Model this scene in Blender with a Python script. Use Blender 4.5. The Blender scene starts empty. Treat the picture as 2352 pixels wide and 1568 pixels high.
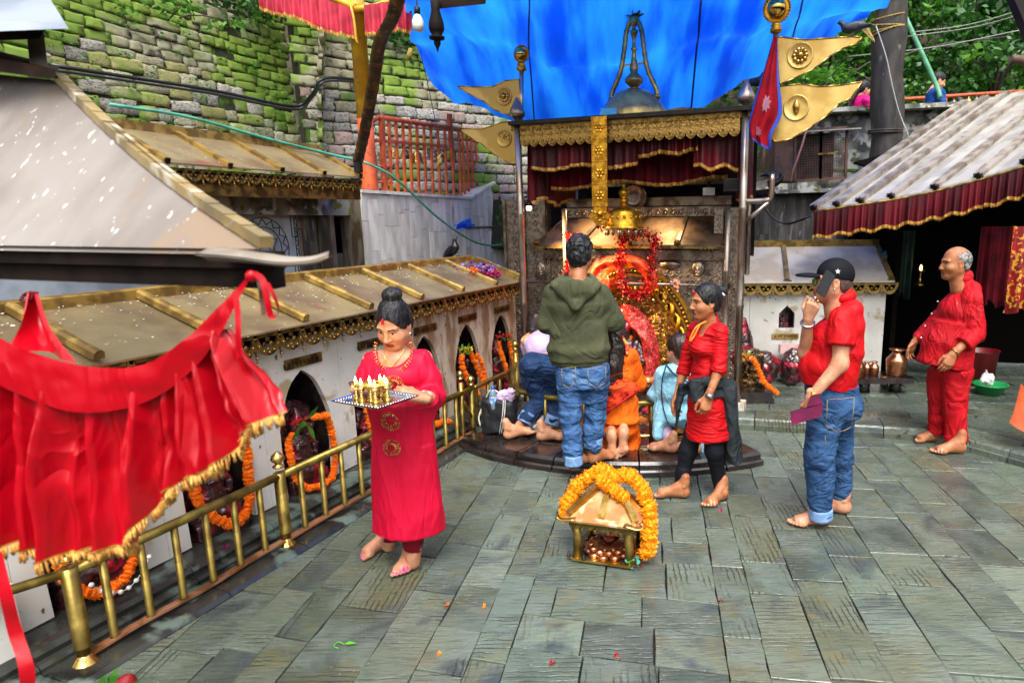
import bpy,math,random
import numpy as np
from mathutils import Vector,Matrix
random.seed(7)
RNG=np.random.default_rng(7)
S=bpy.context.scene
C=S.collection
R=math.radians
# ---------------------------------------------------------------- camera, sky, sun, exposure
PITCH,ROLL,FOC,CX,CY,EYE=R(11.17),R(0.55),1500.0,1391.0,810.0,1.8
fw=np.array([0,math.cos(PITCH),-math.sin(PITCH)])
r0=np.array([1.0,0,0]);u0=np.cross(r0,fw)
rt=math.cos(ROLL)*r0-math.sin(ROLL)*u0
up=math.sin(ROLL)*r0+math.cos(ROLL)*u0
cam_data=bpy.data.cameras.new('camera')
cam=bpy.data.objects.new('camera',cam_data);C.objects.link(cam)
cam.matrix_world=Matrix(((rt[0],up[0],-fw[0],0),(rt[1],up[1],-fw[1],0),(rt[2],up[2],-fw[2],EYE),(0,0,0,1)))
cam_data.sensor_width=36;cam_data.lens=36*FOC/2352
cam_data.shift_x=(1176-CX)/2352;cam_data.shift_y=(CY-784)/2352
cam_data.clip_start=0.05;cam_data.clip_end=400
cam_data.dof.use_dof=True;cam_data.dof.focus_distance=4.4;cam_data.dof.aperture_fstop=3.2
S.camera=cam
W=bpy.data.worlds.new('World');S.world=W;W.use_nodes=True
nt=W.node_tree
sky=nt.nodes.new('ShaderNodeTexSky');sky.sky_type='NISHITA';sky.sun_disc=False
SUN_EL,SUN_AZ=R(58),R(173)
sky.sun_elevation=SUN_EL;sky.sun_rotation=SUN_AZ
sky.air_density=1.0;sky.dust_density=6.0;sky.ozone_density=1.0
hs=nt.nodes.new('ShaderNodeHueSaturation');hs.inputs['Saturation'].default_value=0.12
nt.links.new(sky.outputs[0],hs.inputs['Color'])
bg=nt.nodes['Background'];bg.inputs['Strength'].default_value=0.15
nt.links.new(hs.outputs[0],bg.inputs['Color'])
sun_data=bpy.data.lights.new('sun','SUN');sun_data.energy=1.0;sun_data.angle=R(30);sun_data.color=(1,.97,.92)
sun=bpy.data.objects.new('sun',sun_data);C.objects.link(sun)
sdir=Vector((math.sin(SUN_AZ)*math.cos(SUN_EL),math.cos(SUN_AZ)*math.cos(SUN_EL),math.sin(SUN_EL)))
sun.rotation_euler=sdir.to_track_quat('Z','Y').to_euler();sun.location=(0,0,12)
S.view_settings.view_transform='Standard';S.view_settings.look='None'
S.view_settings.exposure=1.18;S.view_settings.gamma=1;S.view_settings.use_curve_mapping=False
try:
 S.cycles.max_bounces=6;S.cycles.use_denoising=True;S.cycles.caustics_reflective=False;S.cycles.caustics_refractive=False
 S.cycles.sample_clamp_indirect=6
except Exception:pass
# ---------------------------------------------------------------- measuring helpers: photo position -> point of the place
EYEP=np.array([0,0,EYE])
AZ=R(19.3)
E1=np.array([math.cos(AZ),-math.sin(AZ),0]);E2=np.array([math.sin(AZ),math.cos(AZ),0])
def ray(x,y):return rt*(x-CX)/FOC+up*(CY-y)/FOC+fw
def gnd(x,y,z=0.0):
 d=ray(x,y);return EYEP+d*(z-EYE)/d[2]
def atY(x,y,Y):
 d=ray(x,y);return EYEP+d*Y/d[1]
def onu(x,y,u):
 d=ray(x,y);return EYEP+d*(u-EYEP@E1)/(d@E1)
def onv(x,y,v):
 d=ray(x,y);return EYEP+d*(v-EYEP@E2)/(d@E2)
def onp(x,y,p,az):
 a=R(az);n=np.array([math.cos(a),-math.sin(a),0]);d=ray(x,y)
 return EYEP+d*((np.array(p)-EYEP)@n)/(d@n)
def UV(u,v,z=0.0):return u*E1+v*E2+np.array([0,0,z])
def azd(az):return np.array([math.sin(R(az)),math.cos(R(az)),0])
# ---------------------------------------------------------------- noise
def _hash(i,j,k,seed):
 n=(i*374761393+j*668265263+k*2147483647+seed*974634777)&0xffffffff
 n=((n^(n>>13))*1274126177)&0xffffffff
 return((n^(n>>16))&0xffff)/65535.0
def vnoise(P,seed=0):
 P=np.asarray(P,float);I=np.floor(P).astype(np.int64);f=P-I;f=f*f*(3-2*f)
 out=0
 for a in(0,1):
  for b in(0,1):
   for c in(0,1):
    w=(f[:,0]if a else 1-f[:,0])*(f[:,1]if b else 1-f[:,1])*(f[:,2]if c else 1-f[:,2])
    out=out+w*_hash(I[:,0]+a,I[:,1]+b,I[:,2]+c,seed)
 return out*2-1
def fbm(P,seed=0,o=3):
 P=np.asarray(P,float);return sum(vnoise(P*2**i,seed+i)/2**i for i in range(o))
# ---------------------------------------------------------------- object helpers
def lin(h):
 h=h.lstrip('#');c=[int(h[i:i+2],16)/255 for i in(0,2,4)]
 return tuple(v/12.92 if v<=.04045 else((v+.055)/1.055)**2.4 for v in c)
def tag(o,label=None,cat=None,group=None,kind=None):
 if label:o['label']=label
 if cat:o['category']=cat
 if group:o['group']=group
 if kind:o['kind']=kind
 return o
def thing(name,label,cat,loc=(0,0,0),group=None,rz=0.0):
 o=bpy.data.objects.new(name,None);C.objects.link(o);o.empty_display_size=.1
 o.location=Vector(np.array(loc,float));o.rotation_euler=(0,0,rz)
 return tag(o,label,cat,group)
def setting(name):
 o=bpy.data.objects.new(name,None);C.objects.link(o);return tag(o,kind='structure')
def origin_of(o):
 p=np.zeros(3)
 while o is not None:
  p=p+np.array(o.location);o=o.parent
 return p
def link(name,me,parent=None,loc=None,rz=None,scale=None):
 o=bpy.data.objects.new(name,me);C.objects.link(o)
 if parent is not None:o.parent=parent
 if loc is not None:o.location=Vector(np.array(loc,float))
 if rz is not None:o.rotation_euler=(0,0,rz)if not hasattr(rz,'__len__')else rz
 if scale is not None:o.scale=scale if hasattr(scale,'__len__')else(scale,)*3
 return o
def raw_mesh(name,V,F,mats,midx=None,smooth=True):
 me=bpy.data.meshes.new(name)
 V=np.asarray(V,np.float32);n=len(V)
 if isinstance(F,np.ndarray):
  k=F.shape[1];me.vertices.add(n);me.vertices.foreach_set('co',V.ravel())
  me.loops.add(F.size);me.loops.foreach_set('vertex_index',F.astype(np.int32).ravel())
  me.polygons.add(len(F));me.polygons.foreach_set('loop_start',np.arange(0,F.size,k,dtype=np.int32))
  me.polygons.foreach_set('loop_total',np.full(len(F),k,np.int32));me.update(calc_edges=True)
 else:
  me.from_pydata([tuple(map(float,v))for v in V],[],F);me.update()
 for m in(mats if isinstance(mats,(list,tuple))else[mats]):me.materials.append(m)
 if midx is not None:me.polygons.foreach_set('material_index',np.asarray(midx,np.int32))
 if isinstance(smooth,(bool,int)):me.polygons.foreach_set('use_smooth',np.full(len(me.polygons),bool(smooth)))
 else:me.polygons.foreach_set('use_smooth',np.asarray(smooth,bool))
 return me
class MB:
 """collects shapes of one mesh; build() links them as one object (points are world points, stored relative to the parent)"""
 def __init__(s):s.V=[];s.F=[];s.M=[];s.S=[]
 def add(s,V,F,m=0,sm=False):
  b=len(s.V);s.V+=[tuple(map(float,v))for v in V]
  for f in F:s.F.append(tuple(b+i for i in f));s.M.append(m);s.S.append(sm)
  return s
 def box(s,c,size,rz=0.0,m=0,ax=None):
  x,y,z=[v/2 for v in size]
  if ax is None:ax=(np.array([math.cos(rz),math.sin(rz),0]),np.array([-math.sin(rz),math.cos(rz),0]),np.array([0,0,1.]))
  P=[np.array(c)+ax[0]*x*i+ax[1]*y*j+ax[2]*z*k for k in(-1,1)for j in(-1,1)for i in(-1,1)]
  return s.add(P,[(0,2,3,1),(4,5,7,6),(0,1,5,4),(2,6,7,3),(0,4,6,2),(1,3,7,5)],m)
 def hexa(s,P,m=0):
  return s.add(P,[(3,2,1,0),(4,5,6,7),(0,1,5,4),(1,2,6,5),(2,3,7,6),(3,0,4,7)],m)
 def prism(s,poly,d,m=0):
  n=len(poly);P=[np.array(p)for p in poly];Q=[p+d for p in P]
  nrm=sum(np.cross(P[i],P[(i+1)%n])for i in range(n))
  if nrm@np.array(d)>0:P,Q=Q,P
  F=[tuple(range(n)),tuple(reversed(range(n,2*n)))]+[(i,n+i,n+(i+1)%n,(i+1)%n)for i in range(n)]
  return s.add(P+Q,F,m)
 def bar(s,a,b,w,h,upv=(0,0,1),m=0):
  a,b=np.array(a,float),np.array(b,float);d=b-a;L=np.linalg.norm(d);d=d/L
  x=np.cross(d,np.array(upv,float));x/=np.linalg.norm(x);z=np.cross(x,d)
  return s.box((a+b)/2,(w,L,h),ax=(x,d,z),m=m)
 def tube(s,pts,r,n=8,m=0,cap=True,flat=1.0):
  P=np.array(pts,float);k=len(P);rr=np.broadcast_to(np.array(r,float),(k,))
  T=np.gradient(P,axis=0);T/=np.linalg.norm(T,axis=1)[:,None]+1e-12
  ref=np.array([0,0,1.])if abs(T[0][2])<.9 else np.array([1.,0,0])
  x=np.cross(T[0],ref);x/=np.linalg.norm(x);V=[]
  for i in range(k):
   x=x-T[i]*(x@T[i]);x/=np.linalg.norm(x);y=np.cross(T[i],x)
   for j in range(n):
    a=2*math.pi*j/n;V.append(P[i]+rr[i]*(math.cos(a)*x+flat*math.sin(a)*y))
  F=[(i*n+j,i*n+(j+1)%n,(i+1)*n+(j+1)%n,(i+1)*n+j)for i in range(k-1)for j in range(n)]
  b=len(s.V);s.add(V,F,m,True)
  if cap:
   s.F.append(tuple(b+j for j in reversed(range(n))));s.M.append(m);s.S.append(False)
   s.F.append(tuple(b+(k-1)*n+j for j in range(n)));s.M.append(m);s.S.append(False)
  return s
 def lathe(s,c,prof,n=16,m=0,sq=1.0,axis=None,cap=True):
  c=np.array(c,float);V=[]
  ax=np.array([0,0,1.])if axis is None else np.array(axis,float)/np.linalg.norm(axis)
  ref=np.array([1.,0,0])if abs(ax[0])<.9 else np.array([0,1.,0])
  y=np.cross(ax,ref);y/=np.linalg.norm(y);x=np.cross(y,ax)
  for r,h in prof:
   for j in range(n):
    a=2*math.pi*j/n;V.append(c+ax*h+x*r*math.cos(a)+y*r*sq*math.sin(a))
  k=len(prof)
  F=[(i*n+j,i*n+(j+1)%n,(i+1)*n+(j+1)%n,(i+1)*n+j)for i in range(k-1)for j in range(n)]
  s.add(V,F,m,True);b=len(s.V)-k*n
  if cap:
   for ring,rev in((0,True),(k-1,False)):
    if prof[ring][0]>1e-4:
     q=[b+ring*n+j for j in range(n)];s.F.append(tuple(reversed(q))if rev else tuple(q));s.M.append(m);s.S.append(False)
  return s
 def ball(s,c,r,n=10,m=0):
  r=np.broadcast_to(np.array(r,float),(3,));c=np.array(c);k=max(4,n//2+1)
  V=[];
  for i in range(k+1):
   t=math.pi*i/k
   for j in range(n):
    a=2*math.pi*j/n;V.append(c+r*np.array([math.sin(t)*math.cos(a),math.sin(t)*math.sin(a),-math.cos(t)]))
  F=[(i*n+j,i*n+(j+1)%n,(i+1)*n+(j+1)%n,(i+1)*n+j)for i in range(k)for j in range(n)]
  return s.add(V,F,m,True)
 def sheet(s,G,m=0,sm=True):
  G=np.array(G,float);a,b=G.shape[:2]
  F=[(i*b+j,i*b+j+1,(i+1)*b+j+1,(i+1)*b+j)for i in range(a-1)for j in range(b-1)]
  return s.add(G.reshape(-1,3),F,m,sm)
 def mesh(s,name,mats,off=None):
  V=np.array(s.V)-(off if off is not None else 0)
  return raw_mesh(name,V,s.F,mats,s.M,s.S)
 def build(s,name,mats,parent=None,local=False):
  off=None if(local or parent is None)else origin_of(parent)
  return link(name,s.mesh(name,mats,off),parent)
 def solo(s,name,mats,label,cat,group=None,kind=None):
  V=np.array(s.V);b=np.array([V[:,0].mean(),V[:,1].mean(),V[:,2].min()])
  o=link(name,s.mesh(name,mats,b));o.location=Vector(b)
  return tag(o,label,cat,group,kind)
def curve3(pts,n=24):
 P=np.array(pts,float);P=np.vstack([2*P[0]-P[1],P,2*P[-1]-P[-2]]);out=[]
 m=len(P)-3
 for i in range(n+1):
  t=m*i/n;k=min(int(t),m-1);t-=k;a,b,c,d=P[k:k+4]
  out.append(.5*(2*b+(c-a)*t+(2*a-5*b+4*c-d)*t*t+(3*b-a-3*c+d)*t**3))
 return np.array(out)
def rotm(axis,a):return np.array(Matrix.Rotation(a,3,axis if isinstance(axis,str)else Vector(axis)))
def bez_sheet(rows,nu,nv):
 A=np.array([curve3(r_,nv)for r_ in rows]);return np.array([curve3(A[:,j],nu)for j in range(A.shape[1])]).transpose(1,0,2)
# ---------------------------------------------------------------- materials (all procedural)
MATS={}
def M(name,c1,c2=None,scale=6,lo=.4,hi=.6,rough=.6,rough2=None,metal=0.0,bump=0.0,bscale=60,stretch=(1,1,1),bstretch=None,spot=None,spot_scale=30,spot_t=.62,spot2=None,spot2_scale=8,spot2_t=.6,rnd=0.0,coat=0.0,spec=.5,emis=0.0,transl=0.0,sheen=0.0,wave=None,alpha=1.0,sss=0.0,trans=0.0,topmoss=None,crease=None):
 if name in MATS:return MATS[name]
 m=bpy.data.materials.new(name);m.use_nodes=True;t=m.node_tree;N,L=t.nodes,t.links
 b=N['Principled BSDF'];MATS[name]=m
 tc=N.new('ShaderNodeTexCoord');mp=N.new('ShaderNodeMapping');mp.inputs['Scale'].default_value=stretch
 geo=N.new('ShaderNodeNewGeometry')
 src=tc.outputs['Object']
 oi=N.new('ShaderNodeObjectInfo')
 if rnd:
  ad=N.new('ShaderNodeVectorMath');ad.operation='MULTIPLY_ADD'
  L.new(oi.outputs['Random'],ad.inputs[0]);ad.inputs[1].default_value=(37,51,23);L.new(src,ad.inputs[2]);src=ad.outputs[0]
 L.new(src,mp.inputs[0]);vec=mp.outputs[0]
 def noise(sc,det=5,v=None,dist=0.0):
  n=N.new('ShaderNodeTexNoise');n.inputs['Scale'].default_value=sc;n.inputs['Detail'].default_value=det;n.inputs['Distortion'].default_value=dist
  L.new(v or vec,n.inputs['Vector']);return n.outputs['Fac']
 def ramp(f,a,c):
  r=N.new('ShaderNodeMapRange');r.inputs['From Min'].default_value=a;r.inputs['From Max'].default_value=c;r.interpolation_type='SMOOTHSTEP'
  L.new(f,r.inputs['Value']);return r.outputs[0]
 def mix(f,x,y):
  k=N.new('ShaderNodeMix');k.data_type='RGBA'
  if isinstance(f,(int,float)):k.inputs[0].default_value=f
  else:L.new(f,k.inputs[0])
  for i,q in((6,x),(7,y)):
   if isinstance(q,tuple):k.inputs[i].default_value=(*q,1)
   else:L.new(q,k.inputs[i])
  return k.outputs[2]
 col=c1
 nf=noise(scale)
 if c2 is not None:col=mix(ramp(nf,lo,hi),c1,c2)
 if wave:
  wv=N.new('ShaderNodeTexWave');wv.inputs['Scale'].default_value=wave[0];wv.bands_direction=wave[3];wv.inputs['Distortion'].default_value=1.5;wv.inputs['Detail'].default_value=3
  L.new(vec,wv.inputs[0]);f=N.new('ShaderNodeMath');f.operation='MULTIPLY';f.inputs[1].default_value=wave[1];L.new(wv.outputs['Fac'],f.inputs[0]);col=mix(f.outputs[0],col,wave[2])
 if spot2 is not None:col=mix(ramp(noise(spot2_scale,8,dist=.4),spot2_t-.05,spot2_t+.05),col,spot2)
 if spot is not None:col=mix(ramp(noise(spot_scale,3),spot_t-.02,spot_t+.02),col,spot)
 if rnd:
  hsv=N.new('ShaderNodeHueSaturation');r=N.new('ShaderNodeMapRange');r.inputs['To Min'].default_value=1-rnd;r.inputs['To Max'].default_value=1+rnd
  L.new(oi.outputs['Random'],r.inputs[0]);L.new(r.outputs[0],hsv.inputs['Value'])
  if isinstance(col,tuple):hsv.inputs['Color'].default_value=(*col,1)
  else:L.new(col,hsv.inputs['Color'])
  col=hsv.outputs[0]
 if topmoss is not None:
  col=mix(ramp(noise(topmoss[1],6,geo.outputs['Position']),topmoss[2]-.06,topmoss[2]+.06),col,topmoss[0])
 if isinstance(col,tuple):b.inputs['Base Color'].default_value=(*col,1)
 else:L.new(col,b.inputs['Base Color'])
 if rough2 is None:b.inputs['Roughness'].default_value=rough
 else:
  r=N.new('ShaderNodeMapRange');r.inputs['To Min'].default_value=rough;r.inputs['To Max'].default_value=rough2
  r.inputs['From Min'].default_value=.35;r.inputs['From Max'].default_value=.65
  L.new(noise(scale*.7+1,6),r.inputs[0]);L.new(r.outputs[0],b.inputs['Roughness'])
 b.inputs['Metallic'].default_value=metal;b.inputs['Specular IOR Level'].default_value=spec
 b.inputs['Coat Weight'].default_value=coat;b.inputs['Coat Roughness'].default_value=.08
 if sheen:b.inputs['Sheen Weight'].default_value=sheen
 if sss:b.inputs['Subsurface Weight'].default_value=sss;b.inputs['Subsurface Radius'].default_value=(.02,.008,.004);b.inputs['Subsurface Scale'].default_value=.5
 if trans:b.inputs['Transmission Weight'].default_value=trans
 if emis:
  b.inputs['Emission Strength'].default_value=emis
  if isinstance(col,tuple):b.inputs['Emission Color'].default_value=(*col,1)
  else:L.new(col,b.inputs['Emission Color'])
 if bump:
  v2=None
  if bstretch is not None:
   m2=N.new('ShaderNodeMapping');m2.inputs['Scale'].default_value=bstretch;L.new(src,m2.inputs[0]);v2=m2.outputs[0]
  bp=N.new('ShaderNodeBump');bp.inputs['Strength'].default_value=bump;bp.inputs['Distance'].default_value=.01
  L.new(noise(bscale,6,v2),bp.inputs['Height']);L.new(bp.outputs[0],b.inputs['Normal'])
 if crease:
  m3=N.new('ShaderNodeMapping');m3.inputs['Scale'].default_value=crease[2];L.new(src,m3.inputs[0]);b3=N.new('ShaderNodeBump');b3.inputs['Strength'].default_value=crease[1];b3.inputs['Distance'].default_value=.07
  nz=N.new('ShaderNodeTexNoise');nz.inputs['Scale'].default_value=crease[0];nz.inputs['Detail'].default_value=2.5;nz.inputs['Distortion'].default_value=1.2;L.new(m3.outputs[0],nz.inputs[0]);pk=N.new('ShaderNodeMath');pk.operation='PINGPONG';pk.inputs[1].default_value=.14;L.new(nz.outputs['Fac'],pk.inputs[0]);L.new(pk.outputs[0],b3.inputs['Height'])
  if bump:L.new(bp.outputs[0],b3.inputs['Normal'])
  L.new(b3.outputs[0],b.inputs['Normal'])
 if transl:
  ts=N.new('ShaderNodeBsdfTranslucent');mx=N.new('ShaderNodeMixShader');mx.inputs[0].default_value=transl
  if isinstance(col,tuple):ts.inputs[0].default_value=(*col,1)
  else:L.new(col,ts.inputs[0])
  L.new(b.outputs[0],mx.inputs[1]);L.new(ts.outputs[0],mx.inputs[2]);L.new(mx.outputs[0],N['Material Output'].inputs[0])
 return m
def slate_material(name='wet_slate',dark=1.0,gs=1.0,wet=.5):
 m=bpy.data.materials.new(name);m.use_nodes=True;t=m.node_tree;N,L=t.nodes,t.links;b=N['Principled BSDF']
 tc=N.new('ShaderNodeTexCoord');oi=N.new('ShaderNodeObjectInfo');geo=N.new('ShaderNodeNewGeometry')
 ad=N.new('ShaderNodeVectorMath');ad.operation='MULTIPLY_ADD';L.new(oi.outputs['Random'],ad.inputs[0]);ad.inputs[1].default_value=(91,57,13);L.new(tc.outputs['Object'],ad.inputs[2])
 def noise(sc,det,v,dist=0.0,st=None):
  if st:
   mp=N.new('ShaderNodeMapping');mp.inputs['Scale'].default_value=st;L.new(v,mp.inputs[0]);v=mp.outputs[0]
  n=N.new('ShaderNodeTexNoise');n.inputs['Scale'].default_value=sc;n.inputs['Detail'].default_value=det;n.inputs['Distortion'].default_value=dist;L.new(v,n.inputs[0]);return n.outputs['Fac']
 def rng(f,a,c,o1=0.0,o2=1.0):
  r=N.new('ShaderNodeMapRange');r.inputs['From Min'].default_value=a;r.inputs['From Max'].default_value=c;r.inputs['To Min'].default_value=o1;r.inputs['To Max'].default_value=o2;L.new(f,r.inputs[0]);return r.outputs[0]
 def mix(f,x,y):
  k=N.new('ShaderNodeMix');k.data_type='RGBA';L.new(f,k.inputs[0])
  for i,q in((6,x),(7,y)):
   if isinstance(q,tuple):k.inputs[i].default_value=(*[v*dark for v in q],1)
   else:L.new(q,k.inputs[i])
  return k.outputs[2]
 def mul(x,y):
  k=N.new('ShaderNodeMath');k.operation='MULTIPLY'
  for i,q in((0,x),(1,y)):
   if isinstance(q,(int,float)):k.inputs[i].default_value=q
   else:L.new(q,k.inputs[i])
  return k.outputs[0]
 v=ad.outputs[0]
 tone=N.new('ShaderNodeValToRGB');cr=tone.color_ramp;cr.interpolation='LINEAR'
 cr.elements[0].position=0;cr.elements[0].color=(.045,.058,.046,1);cr.elements[1].position=1;cr.elements[1].color=(.17,.205,.15,1)
 for p,c in((.18,(.06,.078,.055)),(.36,(.13,.165,.118)),(.52,(.075,.10,.07)),(.68,(.125,.128,.075)),(.84,(.10,.135,.10))):
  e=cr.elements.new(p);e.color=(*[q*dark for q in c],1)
 L.new(oi.outputs['Random'],tone.inputs[0])
 col=mix(rng(noise(3,7,v,.6),.35,.7),tone.outputs[0],(.155,.19,.155))
 col=mix(rng(noise(2.2,6,v,1.2),.54,.68),col,(.06,.078,.078))
 col=mix(mul(rng(noise(5,6,v,.8),.57,.7),.4),col,(.19,.15,.06))
 grain=noise(9,4,v,.5,(1,7,1));col=mix(mul(rng(grain,.52,.68),.5),col,(.05,.06,.05))
 def strokes_(dr):
  w=N.new('ShaderNodeTexWave');w.bands_direction=dr;w.inputs['Scale'].default_value=11;w.inputs['Distortion'].default_value=2.2;w.inputs['Detail'].default_value=2;w.inputs['Detail Scale'].default_value=1.6;L.new(v,w.inputs[0])
  return mul(rng(w.outputs['Fac'],.80,.97),rng(noise(10,3,v,.3,(1,.35,1)if dr=='X' else(.35,1,1)),.47,.56))
 sel=N.new('ShaderNodeMath');sel.operation='GREATER_THAN';sel.inputs[1].default_value=.66;fr=N.new('ShaderNodeMath');fr.operation='FRACT';L.new(mul(oi.outputs['Random'],7.3),fr.inputs[0]);L.new(fr.outputs[0],sel.inputs[0])
 mx=N.new('ShaderNodeMix');mx.data_type='FLOAT';L.new(sel.outputs[0],mx.inputs[0]);L.new(strokes_('Y'),mx.inputs[2]);L.new(strokes_('X'),mx.inputs[3])
 g1=mul(mx.outputs[0],rng(noise(3.2,2,v,0.0),.40,.55));col=mix(mul(g1,.7),col,(.035,.035,.022))
 col=mix(rng(noise(70,2,geo.outputs['Position']),.735,.75),col,(.42,.40,.34));col=mix(mul(rng(noise(2.6,4,geo.outputs['Position'],.8),.66,.72),.35),col,(.05,.04,.035))
 L.new(col,b.inputs['Base Color'])
 wetn=noise(1.4,5,geo.outputs['Position'],.6)
 film=noise(13,5,geo.outputs['Position'],.4)
 ro=rng(wetn,.36,.62,.30,.07)
 k=N.new('ShaderNodeMath');k.operation='ADD';L.new(ro,k.inputs[0]);L.new(rng(film,.35,.65,-.06,.16),k.inputs[1])
 L.new(k.outputs[0],b.inputs['Roughness'])
 b.inputs['Specular IOR Level'].default_value=wet
 h=N.new('ShaderNodeMath');h.operation='SUBTRACT';L.new(mul(noise(16,9,v,.6,(.8,3.4,1)),1.1),h.inputs[0]);L.new(g1,h.inputs[1])
 bp=N.new('ShaderNodeBump');L.new(rng(wetn,.57,.66,.75,.06),bp.inputs['Strength']);bp.inputs['Distance'].default_value=.008;L.new(h.outputs[0],bp.inputs['Height'])
 L.new(bp.outputs[0],b.inputs['Normal'])
 return m
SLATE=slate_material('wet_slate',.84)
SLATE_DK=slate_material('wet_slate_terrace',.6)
BRASS=M('worn_brass',lin('#a08a45'),lin('#6e5c2a'),9,rough=.34,rough2=.5,metal=.85,bump=.12,bscale=60)
BRASS_DK=M('tarnished_brass',lin('#8a7038'),lin('#4f3d1e'),14,rough=.35,rough2=.55,metal=.8,bump=.2,bscale=80)
BRASS_HI=M('polished_brass',lin('#d9b56a'),lin('#b08a3c'),12,rough=.22,metal=.95,bump=.05)
BRASS_ROOF=M('brass_roof_sheet',lin('#8a7a58'),lin('#66543c'),3.5,lo=.35,hi=.7,rough=.3,rough2=.5,metal=.22,bump=.1,bscale=30,spot=lin('#e6dfd0'),spot_scale=38,spot_t=.71,spot2=lin('#7a4436'),spot2_scale=4,spot2_t=.66)
BRASS_RIB=M('brass_roof_rib',lin('#a0813f'),lin('#705728'),12,rough=.35,rough2=.5,metal=.4,bump=.15)
GOLD=M('gilded_metal',lin('#d8a032'),lin('#a87420'),20,rough=.28,rough2=.42,metal=.95,bump=.25,bscale=120)
GOLD_SHEET=M('gilded_flag_sheet',lin('#d6b468'),lin('#b8934a'),4,rough=.42,metal=.6,bump=.08,bscale=25)
SILVER=M('chased_silver',lin('#9c8e7f'),lin('#74675a'),30,lo=.35,hi=.65,rough=.33,rough2=.5,metal=.85,bump=.55,bscale=46)
SILVER_PL=M('silver_sheet',lin('#9a8a78'),lin('#66574a'),8,rough=.28,rough2=.45,metal=.85,bump=.1)
POST=M('silver_post',lin('#a79c92'),lin('#7d6a5c'),10,stretch=(1,1,.3),rough=.25,rough2=.4,metal=.85,bump=.06)
COPPER=M('copper',lin('#c98a63'),lin('#8d5638'),9,rough=.22,rough2=.4,metal=.95,bump=.08)
COPPER_RAIL=M('copper_strip',lin('#c98f68'),lin('#94623f'),9,rough=.35,metal=.6,bump=.1)
MARBLE=M('white_marble',lin('#d8d4cc'),lin('#bdb9b2'),3,lo=.3,hi=.75,rough=.35,spot2=lin('#a8987c'),spot2_scale=5,spot2_t=.62,spot=lin('#5a4a38'),spot_scale=22,spot_t=.71,bump=.04)
MARBLE_STAIN=M('stained_marble',lin('#c4b5a0'),lin('#8d7158'),5,stretch=(2,2,.6),rough=.4,spot=lin('#3f2a1c'),spot_scale=22,spot_t=.66,bump=.05)
CLAD=M('pale_marble_cladding',lin('#d4cfc3'),lin('#b9b4a9'),5,stretch=(1.6,1.6,.5),rough=.5,rnd=.16,spot2=lin('#8a7458'),spot2_scale=3,spot2_t=.68,bump=.05)
CLAD_DK=M('grey_marble_cladding',lin('#6f6963'),lin('#45413d'),4,stretch=(2,2,.4),rough=.45,rnd=.18,spot2=lin('#8f8a82'),spot2_scale=9,spot2_t=.64,bump=.05)
CLAD_BR=M('brown_marble_cladding',lin('#7f7467'),lin('#4c463f'),4,stretch=(2,2,.5),rough=.45,rnd=.15,spot2=lin('#5c4c38'),spot2_scale=6,spot2_t=.6,bump=.05)
BLACKSTONE=M('oily_black_stone',lin('#1a1413'),lin('#2c2320'),8,rough=.12,rough2=.35,bump=.15,bscale=40,coat=.3)
LEDGE=M('wet_dark_slate_ledge',lin('#33342f'),lin('#1d1c1a'),4,rough=.15,rough2=.4,spot2=lin('#5c6a60'),spot2_scale=4,spot2_t=.58,bump=.25,bscale=20)
IDOL=M('vermilion_smeared_idol',lin('#2a1618'),lin('#3d181c'),12,rough=.12,rough2=.35,spot2=lin('#96142a'),spot2_scale=8,spot2_t=.57,bump=.4,bscale=26,coat=.4)
STONE=M('mossy_wall_stone',lin('#8a8569'),lin('#a5a288'),7,rough=.9,rnd=.28,spot2=lin('#5c574a'),spot2_scale=10,spot2_t=.6,bump=.6,bscale=26,topmoss=(lin('#6f8832'),1.5,.515))
STONE_Y=M('yellow_lichen_stone',lin('#9a9558'),lin('#8b8758'),7,rough=.9,rnd=.2,spot2=lin('#6c6a54'),spot2_scale=9,spot2_t=.58,bump=.6,bscale=26,topmoss=(lin('#6a842c'),1.5,.50))
STONE_G=M('grey_wall_stone',lin('#8c877c'),lin('#a6a198'),8,rough=.88,rnd=.25,spot2=lin('#5a564e'),spot2_scale=9,spot2_t=.57,bump=.5,bscale=26,topmoss=(lin('#55701f'),1.4,.60))
STONE_P=M('pinkish_wall_stone',lin('#9f8678'),lin('#8f837b'),8,rough=.88,rnd=.2,spot2=lin('#55493f'),spot2_scale=9,spot2_t=.6,bump=.5,bscale=26)
MORTAR=M('mossy_mortar',lin('#2d2c1c'),lin('#22270f'),6,rough=.95,bump=.5,bscale=30,spot2=lin('#3d5a12'),spot2_scale=6,spot2_t=.56)
CONCRETE=M('mossy_concrete',lin('#8d8d82'),lin('#4a4b45'),4,rough=.9,spot2=lin('#c4c1b4'),spot2_scale=6,spot2_t=.55,spot=lin('#6b6a12'),spot_scale=9,spot_t=.63,bump=.4,bscale=20)
SOIL=M('dark_soil',lin('#241d13'),lin('#35301c'),5,rough=.95,bump=.5)
RED_SATIN=M('red_satin',(.44,.0008,.009),(.36,.0006,.006),3,rough=.33,spec=.4,bump=.12,bscale=9,bstretch=(1.5,1,.4),crease=(5,.5,(1.2,1,.45)))
RED_CLOTH=M('dark_red_cloth',lin('#62091a'),lin('#46060f'),5,rough=.7,spec=.2,bump=.1)
MAROON=M('maroon_velvet',lin('#5c0714'),lin('#38040b'),5,stretch=(1,1,.3),rough=.55,spec=.3,bump=.08)
PINKRED=M('faded_red_cloth',lin('#c22a44'),lin('#9c1730'),5,rough=.7)
FRINGE=M('gold_fringe',lin('#d2a04c'),lin('#9c6a26'),40,rough=.5,metal=.3,bump=.5,bscale=140)
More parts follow.
